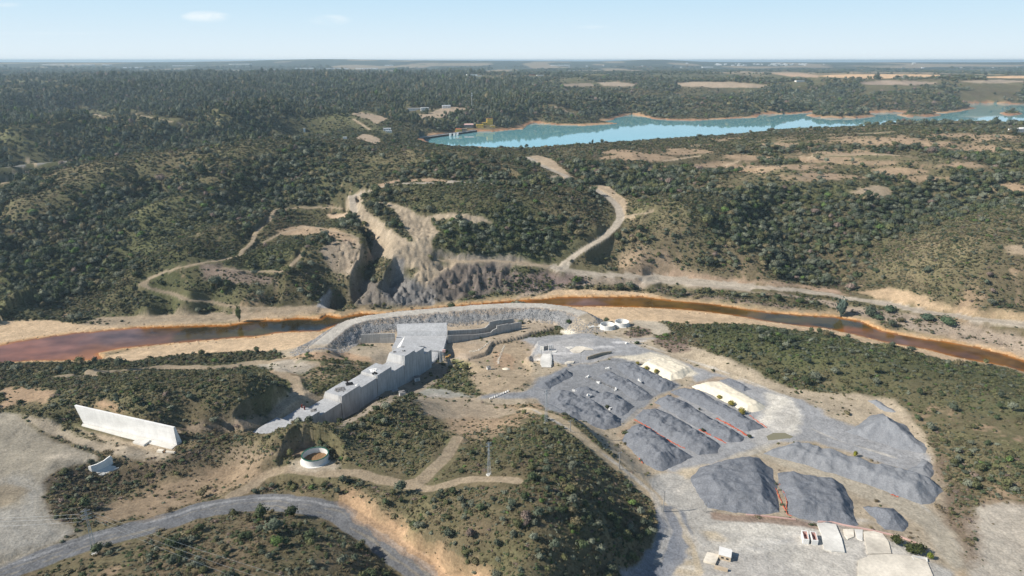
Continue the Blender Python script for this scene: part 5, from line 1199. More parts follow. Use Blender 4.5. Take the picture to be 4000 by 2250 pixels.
net(k3([(2060,1120),(2150,1165),(2260,1225),(2370,1295)]), .9, 'red-orange netting by the white dusty ground in the third gap')
net(k3([(2390,1090),(2470,1150),(2560,1215)]), .25, 'short strip of red netting beside the lower cream sand heap')
net(k4([(75,570),(110,650),(150,740),(195,830),(235,850)]), .25, 'red netting trailing between the biggest heap and the wide heap')
net(k4([(115,520),(160,620),(192,700),(185,780)]), .2, 'second red net strip along the edge of the wide heap')
net(k4([(1235,632),(1270,645),(1310,655)]), .4, 'scrap of red netting at the foot of the longest heap')
net(K(2000,1687,[(1275,270),(1320,320)]), .4, 'scrap of red netting at the nose of the broad front heap')

# ------------------------------------------------------------------ lower right: pads, huts, open tanks
slab('foundation_slab', k4([(490,935),(560,925),(680,945),(740,1090),(770,1220),(640,1210),(560,1190),(530,1020)]), .7, M_SLAB, 'large grey-white concrete slab beside the two white open boxes', group='foundation slabs')
slab('foundation_slab', k4([(755,985),(860,985),(865,1060),(800,1085),(770,1050)]), .35, M_SLABW, 'small broken white slab next to the large grey-white one', group='foundation slabs')
slab('foundation_slab', k4([(868,985),(952,990),(950,1100),(895,1080)]), .35, M_SLAB, 'narrow grey slab between two white slabs under the perimeter wall', group='foundation slabs')
slab('foundation_slab', k4([(958,1012),(1060,1005),(1150,1030),(1210,1110),(1240,1230),(1000,1235),(980,1130)]), .4, M_SLABW, 'cream white slab left of the dark green bushes', group='foundation slabs')
slab('foundation_slab', k4([(1050,1245),(1240,1238),(1450,1262),(1600,1320),(1660,1460),(1500,1560),(900,1560),(905,1300)]), .5, M_SLABW, 'widest white slab running out of the bottom edge of the photo', group='foundation slabs')
wall('perimeter_wall', [(1932 + a / 4, 1086.4 + b / 4, 1086.4 + b / 4 - 2.6) for a, b in [(505,912),(640,915),(760,945),(1000,990),(1220,1038),(1350,1070),(1480,1122),(1600,1200)]], .5, None, M_PINK, None, 1, 'long low pinkish white perimeter wall curving past the foundation slabs', 'wall')
wall('perimeter_wall', [(1932 + a / 4, 1086.4 + b / 4, 1086.4 + b / 4 - 2.0) for a, b in [(-220,838),(0,856),(140,872),(280,888)]], .4, None, M_PINK, None, 1, 'low broken wall below the biggest heap among reddish brush', 'wall')
pb = tag(empty('walled_pen', (0, 0, 0)), 'small roofless pen with low white walls beside the yellow-green bush', 'pen')
wall('back_wall', [(1932 + a / 4, 1086.4 + b / 4, 1086.4 + b / 4 - 4) for a, b in [(1448,1262),(1600,1285)]], .25, None, M_WHITE, pb)
wall('side_wall', [(1932 + a / 4, 1086.4 + b / 4, 1086.4 + b / 4 - 4) for a, b in [(1600,1285),(1604,1312)]], .25, None, M_WHITE, pb)
wall('side_wall', [(1932 + a / 4, 1086.4 + b / 4, 1086.4 + b / 4 - 3) for a, b in [(1448,1262),(1470,1300)]], .25, None, M_WHITE, pb)
def obox(px, label):
    q = [gat(x, y) for x, y in px]; z = np.mean([p[2] for p in q]); P_ = [(p[0], p[1]) for p in q]
    o = tag(empty('open_container', (0, 0, 0)), label, 'container', 'pair of white open boxes'); keep(P_, .6)
    c = (sum(p[0] for p in P_) / 4, sum(p[1] for p in P_) / 4); ins = [(c[0] + (p[0] - c[0]) * .72, c[1] + (p[1] - c[1]) * .84) for p in P_]
    h = 2.3; mb = MB(); vs = [(*p, z - .3) for p in P_] + [(*p, z + h) for p in P_] + [(*p, z + h) for p in ins] + [(*p, z + .3) for p in ins]
    fs = []
    for i in range(4):
        j = (i + 1) % 4; fs += [(i, j, 4 + j, 4 + i), (4 + i, 4 + j, 8 + j, 8 + i)]
    mb.add(vs, fs); mb.build('shell', M_WHITE, o)
    mb = MB(); vs = [(*p, z + h - .02) for p in ins] + [(*p, z + .3) for p in ins]
    mb.add(vs, [(i, (i + 1) % 4, 4 + (i + 1) % 4, 4 + i) for i in range(4)] + [(4, 5, 6, 7)]); mb.build('lining', M_PINK, o)
obox(K8(3050,1969,[(400,630),(525,640),(560,815),(440,805)]), 'white open box with pink lining, the left one of the pair')
obox(K8(3050,1969,[(572,650),(690,660),(742,832),(615,825)]), 'white open box with pink lining, next to the large grey-white slab')
k2 = lambda p: K(2000, 1687, p)
def hut(px, h, label, rm=M_WHITE, wm=M_TAN, over=.25, name='flat_roof_hut', win=True, cat='hut'):
    q = [gat(x, y) for x, y in px]; z = np.mean([p[2] for p in q]); P_ = [(p[0], p[1]) for p in q]; keep(P_, .5)
    o = tag(empty(name, (0, 0, 0)), label, cat)
    mb = MB(); mb.prism(P_, z - .5, z + h - .2); mb.build('wall', wm, o)
    c = (sum(p[0] for p in P_) / 4, sum(p[1] for p in P_) / 4)
    mb = MB(); mb.prism([(c[0] + (p[0] - c[0]) * (1 + over * .15), c[1] + (p[1] - c[1]) * (1 + over * .15)) for p in P_], z + h - .195, z + h); mb.build('roof', rm, o)
    if win:
        a, b = P_[2], P_[3]
        for t_ in (.28, .68):
            x, y = a[0] + (b[0] - a[0]) * t_, a[1] + (b[1] - a[1]) * t_; rz = math.atan2(b[1] - a[1], b[0] - a[0])
            mb = MB(); mb.box((x, y - .0, z + h * .5), (.9, .12, .7), rz); mb.build('window', M_DARKW, o)
    return o
hut(k2([(2082,1205),(2208,1238),(2198,1310),(2075,1280)]), 2.3, 'square hut with a white flat roof and dark windows in the lower yard')
slab('hut_floor', k2([(1963,1225),(2085,1255),(2045,1345),(1925,1312)]), .9, M_SLABW, 'raised white platform touching the left side of the square hut', 'platform')
wall('low_wall', [(1288 + a / 4, 1086.4 + b / 4, 1086.4 + b / 4 - 6) for a, b in [(2035,1378),(2168,1412)]], .9, None, M_TAN, None, .5, 'short low tan wall below the square hut', 'wall')

# ------------------------------------------------------------------ ruined footings in the upper yard
def kc(p): return K8(1850, 1230, p)
slab('footing', kc([(1345,870),(1400,780),(1560,790),(1580,880),(1560,1060),(1370,1060),(1340,960)]), .3, M_SLAB, 'white concrete pad with slots under the lattice pylon in the upper yard', 'footing', zlev=9.6)
slab('footing', kc([(1935,715),(2060,640),(2190,640),(2390,690),(2420,715),(2230,712),(2150,770),(2010,765)]), .35, M_SLABW, 'bright white angular footing on the grey upper yard', 'footing')
slab('footing', kc([(1850,650),(1960,635),(2010,665),(1930,690)]), .3, M_SLAB, 'grey footing left of the bright white angular one', 'footing')
slab('footing', kc([(1560,740),(1690,725),(1650,760),(1570,770)]), .3, M_SLAB, 'small pale footing right of the concrete chamber', 'footing')
slab('footing', kc([(1830,975),(1900,940),(2030,940),(2010,985),(1860,1000)]), .5, M_SLABW, 'cream footing at the lower edge of the grey upper yard', 'footing')
ch = tag(empty('concrete_chamber', (0, 0, 0)), 'roofless concrete chamber with a dark grey back wall in the upper yard', 'chamber')
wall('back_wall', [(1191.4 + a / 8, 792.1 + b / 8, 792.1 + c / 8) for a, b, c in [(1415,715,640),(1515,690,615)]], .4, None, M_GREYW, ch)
wall('side_wall', [(1191.4 + a / 8, 792.1 + b / 8, 792.1 + c / 8) for a, b, c in [(1335,715,630),(1410,722,640)]], .5, None, M_SLAB, ch)
wall('side_wall', [(1191.4 + a / 8, 792.1 + b / 8, 792.1 + c / 8) for a, b, c in [(1516,715,605),(1530,700,608)]], .4, None, M_WHITE, ch)
wall('stone_wall', [(1191.4 + a / 8, 792.1 + b / 8, 792.1 + c / 8) for a, b, c in [(2290,905,850),(2420,870,805),(2600,810,755),(2700,790,745),(2780,770,735)]], .8, None, speckled('rubble_masonry', (.36, .31, .24), .25, 1.2), None, 1, 'rubble stone retaining wall along the near side of the upper yard', 'wall')
for i, (pts, wd, lab) in enumerate([(kc([(-80,745),(90,715),(200,650),(340,530)]), .8, 'white rubble strip climbing from the pit towards the curved wall'), (kc([(495,990),(490,920),(540,800),(590,680),(625,615)]), .8, 'white rubble strip running down the bare bank in the middle')]):
    q = [gat(x, y) for x, y in pts]; mb = MB(); rs = random.Random(i)
    for a, b in zip(q[:-1], q[1:]):
        n = int(math.hypot(b[0] - a[0], b[1] - a[1]) / .35)
        for k in range(n):
            t_ = k / n; x, y = a[0] + (b[0] - a[0]) * t_ + rs.gauss(0, .45), a[1] + (b[1] - a[1]) * t_ + rs.gauss(0, .45); e = rs.uniform(.3, .75)
            mb.box((x, y, gz(x, y) + e * .2), (e, e * .8, e * .7), rs.random() * 3, 0, .7)
    tag(mb.build('rubble_strip', M_ROCKW), lab, kind='stuff')
X, Y, z, m = gat(*kc([(650,1095)])[0])
mb = MB(); vs = []; n = 16
for k in range(n): vs.append((X + 3.1 * math.cos(k * .3927) * (1 + .1 * math.sin(3 * k)), Y + 3.0 * math.sin(k * .3927), gz(X, Y) - .3))
for k in range(n): vs.append((X + 1.6 * math.cos(k * .3927), Y + 1.6 * math.sin(k * .3927), z + .6))
mb.add(vs + [(X, Y, z + .8)], [(k, (k + 1) % n, n + (k + 1) % n, n + k) for k in range(n)] + [(n + k, n + (k + 1) % n, 2 * n) for k in range(n)])
tag(mb.build('sand_mound', M_SANDP), 'small round cream mound on the bare ground behind the foreground hill', 'mound')

# row of concrete blocks, equipment boxes, barriers
for k in range(9):
    x, y = 1288 + 0, 0
    X, Y, z, m = gat(644 + (2360 + 22 * k) / 4, 772.8 + (925 - 9.5 * k) / 4)
    mb = MB(); mb.box((0, 0, .35), (1.0, .8, 1.0), 0, 0, .92); mb.box((0, 0, .9), (.5, .4, .12))
    o = mb.build('concrete_block', M_WHITE); o.location = (X, Y, z); o.rotation_euler.z = .4 + k * .3
    tag(o, 'pale concrete block in the short row on bare ground left of the heaps', 'block', 'row of concrete blocks')
def cabinet(x, y, w, h, label, mat=M_WHITE, rz=.3):
    X, Y, z, m = gat(x, y); o = tag(empty('equipment_cabinet', (X, Y, z), rz), label, 'cabinet')
    mb = MB(); mb.box((0, 0, h / 2 - .2), (w, w * .9, h + .4)); mb.build('body', mat, o)
    mb = MB(); mb.box((0, 0, h + .13), (w * 1.12, w, .22), 0, 0, .9); mb.box((w * .2, 0, h + .5), (w * .35, w * .4, .5)); mb.build('top', M_GREYW, o)
    mb = MB(); mb.box((0, -w * .46, h * .45), (w * .5, .08, h * .7)); mb.build('door', M_STEEL, o); keep([(X - w, Y - w), (X + w, Y - w), (X + w, Y + w), (X - w, Y + w)])
cabinet(*K(1000,1200,[(1622,738)])[0], 3.4, 2.6, 'white cabinet in the shade at the foot of the dam, the farther one')
cabinet(*K(1000,1200,[(1472,892)])[0], 3.4, 2.6, 'white cabinet on its pad at the foot of the dam, the nearer one')
cabinet(*kc([(305,1098)])[0], 2.4, 1.8, 'small white cabinet by the foot of the rubble strip')
# little things on the dam
def ontop(i, s_, o_, mb, name, mat, label, cat):
    s0, e, zt = DAMTOP[i]; p = dpt(s0 + (e - s0) * s_, o_, zt); ob = mb.build(name, mat); ob.location = p; return tag(ob, label, cat)
def junk(n, r, seed):
    mb = MB(); rs = random.Random(seed); mb.box((0, 0, .12), (r * 4.2, r * 4.2, .24), .4, 0, .6)
    for k in range(n): mb.box((rs.gauss(0, r), rs.gauss(0, r), .3), (rs.uniform(.3, 1.4), rs.uniform(.2, .6), rs.uniform(.2, .6)), rs.random() * 3, 0, .85)
    return mb
def drum():
    mb = MB(); mb.tube((0, 0, 0), (0, 0, 1.7), .42, .42, 10); mb.tube((0, 0, 1.7), (0, 0, 1.82), .5, .5, 10); return mb
ontop(8, .12, 8.5, drum(), 'steel_drum', M_RUST, 'dark red upright drum on the lower dam step, in the middle', 'drum')
ontop(8, .08, 11, drum(), 'steel_drum', M_RUST, 'dark red upright drum at the far edge of the lower dam step', 'drum')
ontop(8, .04, 3.5, junk(8, .8, 1), 'scrap_pile', M_GREYW, 'grey scrap by the red drums on the dam', 'scrap pile')
ontop(6, .08, 6.5, junk(9, 1.0, 2), 'scrap_pile', M_BLK, 'black scrap pile on the long middle dam block', 'scrap pile')
ontop(6, .55, 6.5, junk(12, 1.3, 3), 'scrap_pile', M_GREYW, 'grey scrap spread over the middle of the long dam block', 'scrap pile')
ontop(4, .60, 6.5, junk(9, 1.1, 4), 'scrap_pile', M_CONCW, 'pale crates and scrap on the fifth dam block', 'scrap pile')
ontop(4, .85, 3.0, junk(6, .7, 5), 'scrap_pile', M_BLK, 'dark scrap beside the ladder of the fifth dam block', 'scrap pile')
ontop(2, .35, 5.5, junk(4, .5, 6), 'scrap_pile', M_GREYW, 'small grey scrap on the tall block by the apron', 'scrap pile')
ontop(2, .7, 9.5, junk(4, .5, 7), 'scrap_pile', M_GREYW, 'small grey scrap at the far edge of the tall block', 'scrap pile')
ontop(6, .05, 1.5, junk(3, .4, 8), 'cover_sheet', M_WHITE, 'white sheet on the edge of the long middle dam block', 'sheet')
X, Y = map(float, plane(*K8(1350,1230,[(1965,980)])[0], 1.0)); zt = zat(Y, 792.1 + 712 / 8)
o = tag(empty('tower_scaffold', (X + .8, Y, 0)), 'thin dark scaffold mast with a faded red head at the apron corner', 'mast')
mb = MB(); 
for a in ((-.4, -.4), (.4, -.4), (.4, .4), (-.4, .4)): mb.tube((*a, -1), (*a, zt - 1), .09)
for k in range(7): mb.tube((-.4, -.4, k * (zt - 1) / 7), (.4, .4, (k + 1) * (zt - 1) / 7), .05); mb.tube((.4, -.4, k * (zt - 1) / 7), (-.4, .4, (k + 1) * (zt - 1) / 7), .05)
mb.build('frame', M_GREYW, o); mb = MB(); mb.box((0, 0, zt - .4), (2.2, 1.6, 1.6), 0, 0, .9); mb.build('head', M_PINK, o)
X, Y = map(float, plane(*K8(1350,1230,[(2070,1020)])[0], 3.0)); zt = zat(Y, 792.1 + 850 / 8)
o = tag(empty('timber_tower', (X, Y, gz(X, Y))), 'narrow pier topped with two yellow-brown timber boxes above the pit', 'tower'); hh = zt - gz(X, Y)
mb = MB(); mb.box((0, 0, hh / 2 - .6), (.9, .9, hh + .8)); mb.build('shaft', M_CONCM, o)
mb = MB(); mb.box((-.7, -.2, hh + .1), (2.2, 1.8, 1.1), .3); mb.box((1.0, .9, hh + .7), (1.5, 1.5, 1.0), .3); mb.build('formwork_box', M_TIMB, o)
# small pale things scattered on the yard
for i, (x, y, lab) in enumerate([(968,622,'by the upper end of the third heap'),(765,705,'beside the line of stones in the upper yard'),(1045,832,'between the second and third heaps'),(1280,768,'on the far flank of the third heap'),(622,845,'at the upper end of the heap by the road'),(768,918,'on the far flank of the heap by the road'),(985,1030,'low in the gap beside the roadside heap'),(1150,368,'where the yard tracks fork'),(870,765,'on the stone line of the upper yard')]):
    X, Y, z, m = gat(*k3([(x, y)])[0]); z2 = z + (1.8 if i in (3, 5) else .1)
    mb = MB(); mb.box((0, 0, .45), (1.9, 1.2, .9), 0, 0, .85); mb.box((.5, .1, 1.05), (.9, .8, .4), .4, 0, .8); mb.box((-1.4, .3, .3), (.7, .7, .6), .6)
    o = mb.build('plastic_barrier', M_WHITE); o.location = (X, Y, z2); o.rotation_euler.z = i * .7
    tag(o, 'white dumped barrier pieces ' + lab, 'barrier')
mb = MB(); rs = random.Random(3); q0, q1 = gat(*k3([(780,710)])[0]), gat(*k3([(1080,838)])[0])
for k in range(60):
    t_ = k / 60; x, y = q0[0] + (q1[0] - q0[0]) * t_ + rs.gauss(0, .4), q0[1] + (q1[1] - q0[1]) * t_ + rs.gauss(0, .4); e = rs.uniform(.3, .8)
    mb.box((x, y, gz(x, y) + .15), (e, e, e * .6), rs.random() * 3, 0, .7)
tag(mb.build('stone_line', M_GREYW), 'line of grey stones across the upper yard', kind='stuff')
o = tag(empty('drain_pipe', gat(*K(0,1687,[(1660,208)])[0])[:3], -.2), 'short cream concrete culvert lying by the end of the tall white wall', 'culvert')
mb = MB(); mb.box((-2.2, 0, .5), (3.2, 1.6, 1.0), 0, 0, .9); mb.build('headwall', M_SLABW, o); mb = MB(); mb.box((2.6, .3, .4), (5, 1.0, .7), 0, 0, .9); mb.build('channel', M_SLABW, o); mb = MB(); mb.box((-.2, 0, .5), (1.0, .8, .7)); mb.build('opening', M_SOILB, o)

# ------------------------------------------------------------------ pylons, poles, mast, wires
def pylon(x, yb, yt, wb, label, arms=3, span=3.0, vertical=True, name='lattice_pylon', group=None):
    X, Y, z, m = gat(x, yb); H = zat(Y, yt) - z; o = tag(empty(name, (X, Y, z), .5), label, 'pylon', group)
    mb = MB(); wt = wb * .32; nb = max(6, int(H / 2.1)); r = .048
    def cw(t_): return wb + (wt - wb) * min(1, t_ / .78)
    cs = [(-.5, -.5), (.5, -.5), (.5, .5), (-.5, .5)]
    for k in range(nb):
        a, b = k / nb, (k + 1) / nb; wa, wb2 = cw(a), cw(b)
        for i in range(4):
            j = (i + 1) % 4; p = lambda c, w_, h: (c[0] * w_, c[1] * w_, h * H)
            mb.tube(p(cs[i], wa, a), p(cs[i], wb2, b), r, r, 4); mb.tube(p(cs[i], wa, a), p(cs[j], wb2, b), r * .55, None, 3); mb.tube(p(cs[j], wa, a), p(cs[i], wb2, b), r * .55, None, 3)
    mb.build('lattice_mast', M_STEEL, o); tips = []
    for k in range(arms):
        h = H * (.97 - .085 * k); s_ = span * (1, 1.15, 1)[k % 3]
        mb = MB()
        for sg in (-1, 1):
            e = (sg * s_ * .5, 0, h); mb.tube((0, -wt * .5, h), e, .07, .05, 4); mb.tube((0, wt * .5, h), e, .07, .05, 4); mb.tube((0, 0, h + .9), e, .05, .04, 4); tips.append((sg, e))
        mb.build('crossarm', M_STEEL, o)
        for sg in (-1, 1):
            mb = MB(); mb.tube((sg * s_ * .5, 0, h), (sg * s_ * .5, 0, h - .7), .1, .1, 5); mb.build('insulator', M_BLK, o)
    mb = MB(); mb.box((0, 0, -.4), (wb * 1.5, wb * 1.5, 1.1)); mb.build('footing', M_SLAB, o)
    return o, X, Y, z, H
o1, X1, Y1, Z1, H1 = pylon(*K(0,1687,[(958,1225)])[0], 1086.4 + 782 / 4, 1.5, 'tall steel lattice pylon beside the near asphalt road with wires on its arms', 3, 3.2)
pylon(*K(1000,1687,[(2346,432)])[0], 1086.4 + 105 / 4, 1.3, 'pale slim lattice pylon standing on the scrub hill left of the summit', 2, 2.6)
pylon(*K(2000,1200,[(342,1170)])[0], 772.8 + 830 / 4, 1.3, 'grey lattice pylon on the crest of the hill below the roadside heap', 2, 2.6)
pylon(*K8(1850,1230,[(1560,1060)])[0], 792.1 + 615 / 8, 1.4, 'tall thin lattice pylon standing on the slotted white pad', 2, 2.8)
def pole(x, yb, yt, label, r=.17, arm=True):
    X, Y, z, m = gat(x, yb); H = zat(Y, yt) - z; o = tag(empty('utility_pole', (X, Y, z), .4), label, 'pole', 'poles along the dirt road')
    mb = MB(); mb.tube((0, 0, -1), (0, 0, H), r * 1.5, r, 6); mb.build('shaft', M_POLE, o)
    if arm: mb = MB(); mb.tube((-1, 0, H - .4), (1, 0, H - .4), .08, None, 4); [mb.tube((s_, 0, H - .4), (s_, 0, H), .09, None, 5) for s_ in (-.9, .9)]; mb.build('crossarm', M_STEEL, o)
    return X, Y, z + H
p1 = pole(*K(2000,1200,[(585,1255)])[0], 772.8 + 1140 / 4, 'lattice-thin pole on the road at the shaded end of the hill')
p2 = pole(*K(2000,1687,[(1077,375)])[0], 1086.4 + 205 / 4, 'slim pole beside the dirt road facing the front heap')
p3 = pole(*K(2000,1687,[(1520,800)])[0], 1086.4 + 592 / 4, 'slim pole at the shaded cut where the road meets the lower yard')
pole(*K8(1850,1230,[(2155,930)])[0], 792.1 + 750 / 8, 'thin pole at the left end of the stone wall', .12)
pole(*K8(1850,1230,[(1365,850)])[0], 792.1 + 700 / 8, 'thin pole on the left edge of the slotted white pad', .12)
pole(*K(2000,1687,[(1948,808)])[0], 1086.4 + 720 / 4, 'thin pole at the near corner of the biggest heap', .12)
def wires(pts, label, sag=.03, r=.03):
    for a, b in pts:
        mb = MB(); a, b = Vector(a), Vector(b); L = (b - a).length; pr = a
        for k in range(1, 17):
            t_ = k / 16; q = a.lerp(b, t_); q.z -= sag * L * 4 * t_ * (1 - t_); mb.tube(pr, q, r, r, 3); pr = q
        tag(mb.build('power_line', M_STEEL), label, 'power line', label)
def armtip(sg, k, s_=1.6):
    h = H1 * (.97 - .085 * k) - .7; return (X1 + sg * s_ * math.cos(.5), Y1 + sg * s_ * math.sin(.5), Z1 + h)
def endp(x, y, z): X, Y = plane(x, y, z); return (float(X), float(Y), z)
zz_ = Z1 + H1 * .8
wires([(armtip(-1, k), endp(x, y, zz_ - 2)) for k, x, y in ((0, -260, 1306), (1, -260, 1312), (2, -260, 1328))], 'thin power line leaving the near lattice pylon towards the left edge', .012, .028)
wires([(armtip(1, k), endp(x, y, zz_ + 2)) for k, x, y in ((0, 760, 1462), (1, 700, 1468), (2, 690, 1486))], 'thin power line running from the near lattice pylon down to the bottom edge', .012, .028)
X, Y, z, m = gat(1187.5, 275); H = zat(Y, 232) - z
o = tag(empty('radio_mast', (X, Y, z)), 'tall slender radio mast on the ridge above the reservoir dam', 'mast')
mb = MB(); mb.tube((0, 0, -1), (0, 0, H), .8, .5, 5); mb.build('mast_shaft', M_STEEL, o); mb = MB(); mb.box((0, 0, H * .82), (3, 1.2, 2.2)); mb.build('antenna', M_STEEL, o); mb = MB(); mb.box((0, 0, H * .93), (3, 1.2, 2.2)); mb.build('antenna', M_STEEL, o)

# ------------------------------------------------------------------ the reservoir dam and the houses
rd_ = tag(empty('reservoir_dam', (0, 0, 0)), 'old dark masonry dam holding the turquoise reservoir', 'dam')
A = [plane(x, y, LAKEZ + 3.4) for x, y in ((1048, 349), (1103, 341), (1150, 335), (1200, 327.8))]
def offp(p, q, o): l = math.hypot(q[0] - p[0], q[1] - p[1]); return (-(q[1] - p[1]) / l * o, (q[0] - p[0]) / l * o)
M_DAMW = speckled('dark_masonry', (.06, .052, .05), .2, .5); mb = MB(); mr = MB(); mp_ = MB()
for p, q in zip(A[:-1], A[1:]):
    p, q = (float(p[0]), float(p[1])), (float(q[0]), float(q[1])); ox, oy = offp(p, q, 7)
    mb.prism([p, q, (q[0] + ox, q[1] + oy), (p[0] + ox, p[1] + oy)], LAKEZ - 20, LAKEZ + 3.4)
    mr.prism([p, q, (q[0] + ox, q[1] + oy), (p[0] + ox, p[1] + oy)], LAKEZ + 3.41, LAKEZ + 3.9); ox, oy = offp(p, q, .6)
    mp_.prism([(p[0] + ox * 11, p[1] + oy * 11), (q[0] + ox * 11, q[1] + oy * 11), (q[0] + ox * 12, q[1] + oy * 12), (p[0] + ox * 12, p[1] + oy * 12)], LAKEZ + 2, LAKEZ + 5)
mb.build('dam_wall', M_DAMW, rd_); mr.build('crest_road', speckled('crest_paving', (.36, .34, .32), .1, .5), rd_); mp_.build('parapet', M_CONCM, rd_)
for k, x in enumerate((1133, 1143, 1151)):
    X, Y = map(float, plane(x, 338 - k * 1.2, LAKEZ + 4)); mb = MB(); mb.box((X, Y - 1, LAKEZ + 2.2), (4.6, 6, 7.4)); mb.box((X, Y - 3, LAKEZ - 2), (2, 6, 8)); mb.build('gate_pier', M_CONCW, rd_)
def clearing(X, Y, w, front, back=6):
    r = math.hypot(X, Y); ux, uy = X / r, Y / r; h = w / 2
    keep([(X - uy * h + ux * back, Y + ux * h + uy * back), (X + uy * h + ux * back, Y - ux * h + uy * back), (X + uy * h - ux * front, Y - ux * h - uy * front), (X - uy * h - ux * front, Y + ux * h - uy * front)], 0)
def house(x, y, w, d, h, label, wm=M_WHITE, rm=M_REDT, name='house', cat='house', group=None, rz=.2, gable=True, win=True, zoff=0, z=None):
    X, Y, zg, m = gat(x, y)
    if z is not None: X, Y = map(float, plane(x, y, z)); zg = z
    o = tag(empty(name, (X, Y, zg + zoff), rz), label, cat, group); clearing(X, Y, w * 1.5 + 4, max(38, math.hypot(X, Y) * .022 + 10) if Y < 3000 else 260, d)
    mb = MB(); mb.box((0, 0, h / 2 - 1), (w, d, h + 2)); mb.build('wall', wm, o); mb = MB()
    if gable:
        a, b, t_ = w / 2 + .4, d / 2 + .5, h + d * .22
        mb.add([(-a, -b, h), (a, -b, h), (a, b, h), (-a, b, h), (-a, 0, t_), (a, 0, t_)], [(0, 1, 5, 4), (2, 3, 4, 5), (1, 2, 5), (3, 0, 4), (3, 2, 1, 0)])
    else: mb.box((0, 0, h + .18), (w + .4, d + .4, .34))
    mb.build('roof', rm, o)
    if win:
        n = max(2, int(w / 4))
        for k in range(n):
            mb = MB(); mb.box((-w / 2 + w * (k + .5) / n, -d / 2 - .03, h * .5), (min(1.3, w / n * .5), .12, min(1.5, h * .35))); mb.build('window', M_DARKW, o)
    return o
m_ = .62
house(1154, 331.5, 13, 8, 6, 'yellow gatehouse with a red roof standing on the reservoir dam', M_YEL, M_REDT, 'gatehouse', 'gatehouse', rz=.15, z=LAKEZ + 3.8)
house(1168, 328, 12, 7, 4, 'low tan house beside the yellow gatehouse on the dam', M_TAN, M_TAN, gable=False, z=LAKEZ + 3.8)
house(1179, 319, 22, 12, 5, 'grey house with a faded pink roof above the dam end', M_GREYW, M_PINK, rz=.1)
house(1207, 320, 17, 9, 6, 'squat yellow house with a terrace by the reservoir shore', M_YEL, M_YEL, gable=False, rz=.1)
house(1232, 314, 14, 9, 15, 'tall yellow tower house with red roof edge near the shore', M_YEL, M_REDT, rz=.15, gable=False)
house(1219, 313.5, 12, 7, 5, 'low yellow wing joined to the tall yellow tower house', M_YEL, M_YEL, rz=.15, gable=False)
house(1239, 319, 12, 6, 3, 'yellow terrace wall below the tall yellow house', M_YEL, M_TAN, rz=.1, gable=False, win=False)
house(974, 329, 15, 9, 5, 'white farmhouse alone among trees left of the reservoir dam', M_WHITE, M_WHITE, gable=False)
house(978, 333, 12, 5, 3, 'low white shed just below the lone white farmhouse', M_WHITE, M_STEEL, 'shed', 'shed')
house(1069, 277.5, 21, 12, 7, 'white house at the end of the ridge road over the reservoir', M_WHITE, M_WHITE, gable=False)
house(1046, 277, 42, 7, 4.5, 'long low white barn on the ridge road left of the ridge house', M_WHITE, M_GREYW, 'barn', 'barn')
house(1123, 272, 22, 10, 6, 'white shed with a grey roof on the ridge near the radio mast', M_WHITE, M_STEEL, 'shed', 'shed')
house(2556, 332, 24, 9, 5, 'long white farmhouse near the right edge on the oak hill', M_WHITE, M_WHITE, gable=False)
house(2576, 329, 14, 9, 5, 'white outhouse cut by the right edge on the oak hill', M_WHITE, M_WHITE, gable=False)
house(868, 349.5, 7, 4, 3, 'tiny white hut left of the bare road cutting', M_WHITE, M_WHITE, gable=False, win=False, name='hut', cat='hut')
house(766, 331.5, 4, 4, 7, 'small white pillar house on the wooded spur at left', M_WHITE, M_WHITE, gable=False, win=False, name='hut', cat='hut')
far_ = [(1187,190.5,60,'long white factory shed amid trees beyond the wooded hill'),(1205,192,30,'small white building right of the long white shed'),(155,194,62,'white shed with a bright roof in the far left plain'),(46,197,36,'white farmhouse at the far left edge of the plain'),(1051,196.5,36,'ochre house poking out of the far woods'),(1438,179.5,55,'white villa group on the plain above the ridge'),(1359,191,40,'white house with a terrace right of the red one'),(1339,189.5,30,'reddish house left of the white terrace house'),(1603,186.5,50,'white farm on the plain above the tan fields'),(1620,184.5,24,'small white house right of the white farm'),(2011,205.5,40,'white shed by itself below the peach field'),(2280,197,50,'grey farm building among dark trees in the peach field'),(2265,193,40,'tan farmhouse behind the dark trees in the peach field'),(1475,179.5,40,'pale house right of the white villa group')]
for x, y, w, lab in far_:
    wm = M_YEL if 'ochre' in lab else M_REDT if 'reddish' in lab else M_TAN if 'tan' in lab else M_GREYW if 'grey farm' in lab else M_WHITE
    house(x, y, w, w * .35, w * .13, lab, wm, wm if wm is not M_GREYW else M_WHITE, gable=False, win=False)
gl = [(185,164.5,190,'longest pale strip on the far left plain'),(325,171,66,'white strip row on the left plain below the long one'),(350,179.5,44,'lower white strip on the left plain'),(460,166.5,48,'white strip mid left near the horizon'),(612,162.5,70,'white strip left of the dark far hill'),(417,156,64,'faint white strip almost on the horizon at left'),(765,173,44,'pinkish white strip below the dark far hill'),(892,173.5,140,'long dashed white strip in the centre plain'),(978,165.5,20,'short bright white block on the far hill slope'),(667,177.5,50,'pale strip at left of centre, lowest of its neighbours'),(1410,165.5,50,'white strip right of centre near the far hill'),(1780,170,30,'white strip below the far wooded knoll')]
for x, y, w, lab in gl:
    X, Y, z, m = gat(x, y); clearing(X, Y, w * m * 1.05, 420, 60); n = max(2, int(w / 14)); o = tag(empty('greenhouse', (X, Y, z)), lab + ' (greenhouse roofs)', 'greenhouse')
    for k in range(n):
        if (k * 7 + int(x)) % 5 == 0 and n > 3: continue
        mb = MB(); l = w * m / n; cx = -w * m / 2 + l * (k + .5); mb.box((cx, (k % 3) * 20 * m / 3, m), (l * .9, 30 * m / 2.6, 2.3 * m)); mb.build('glass_bay', M_WHITE, o)
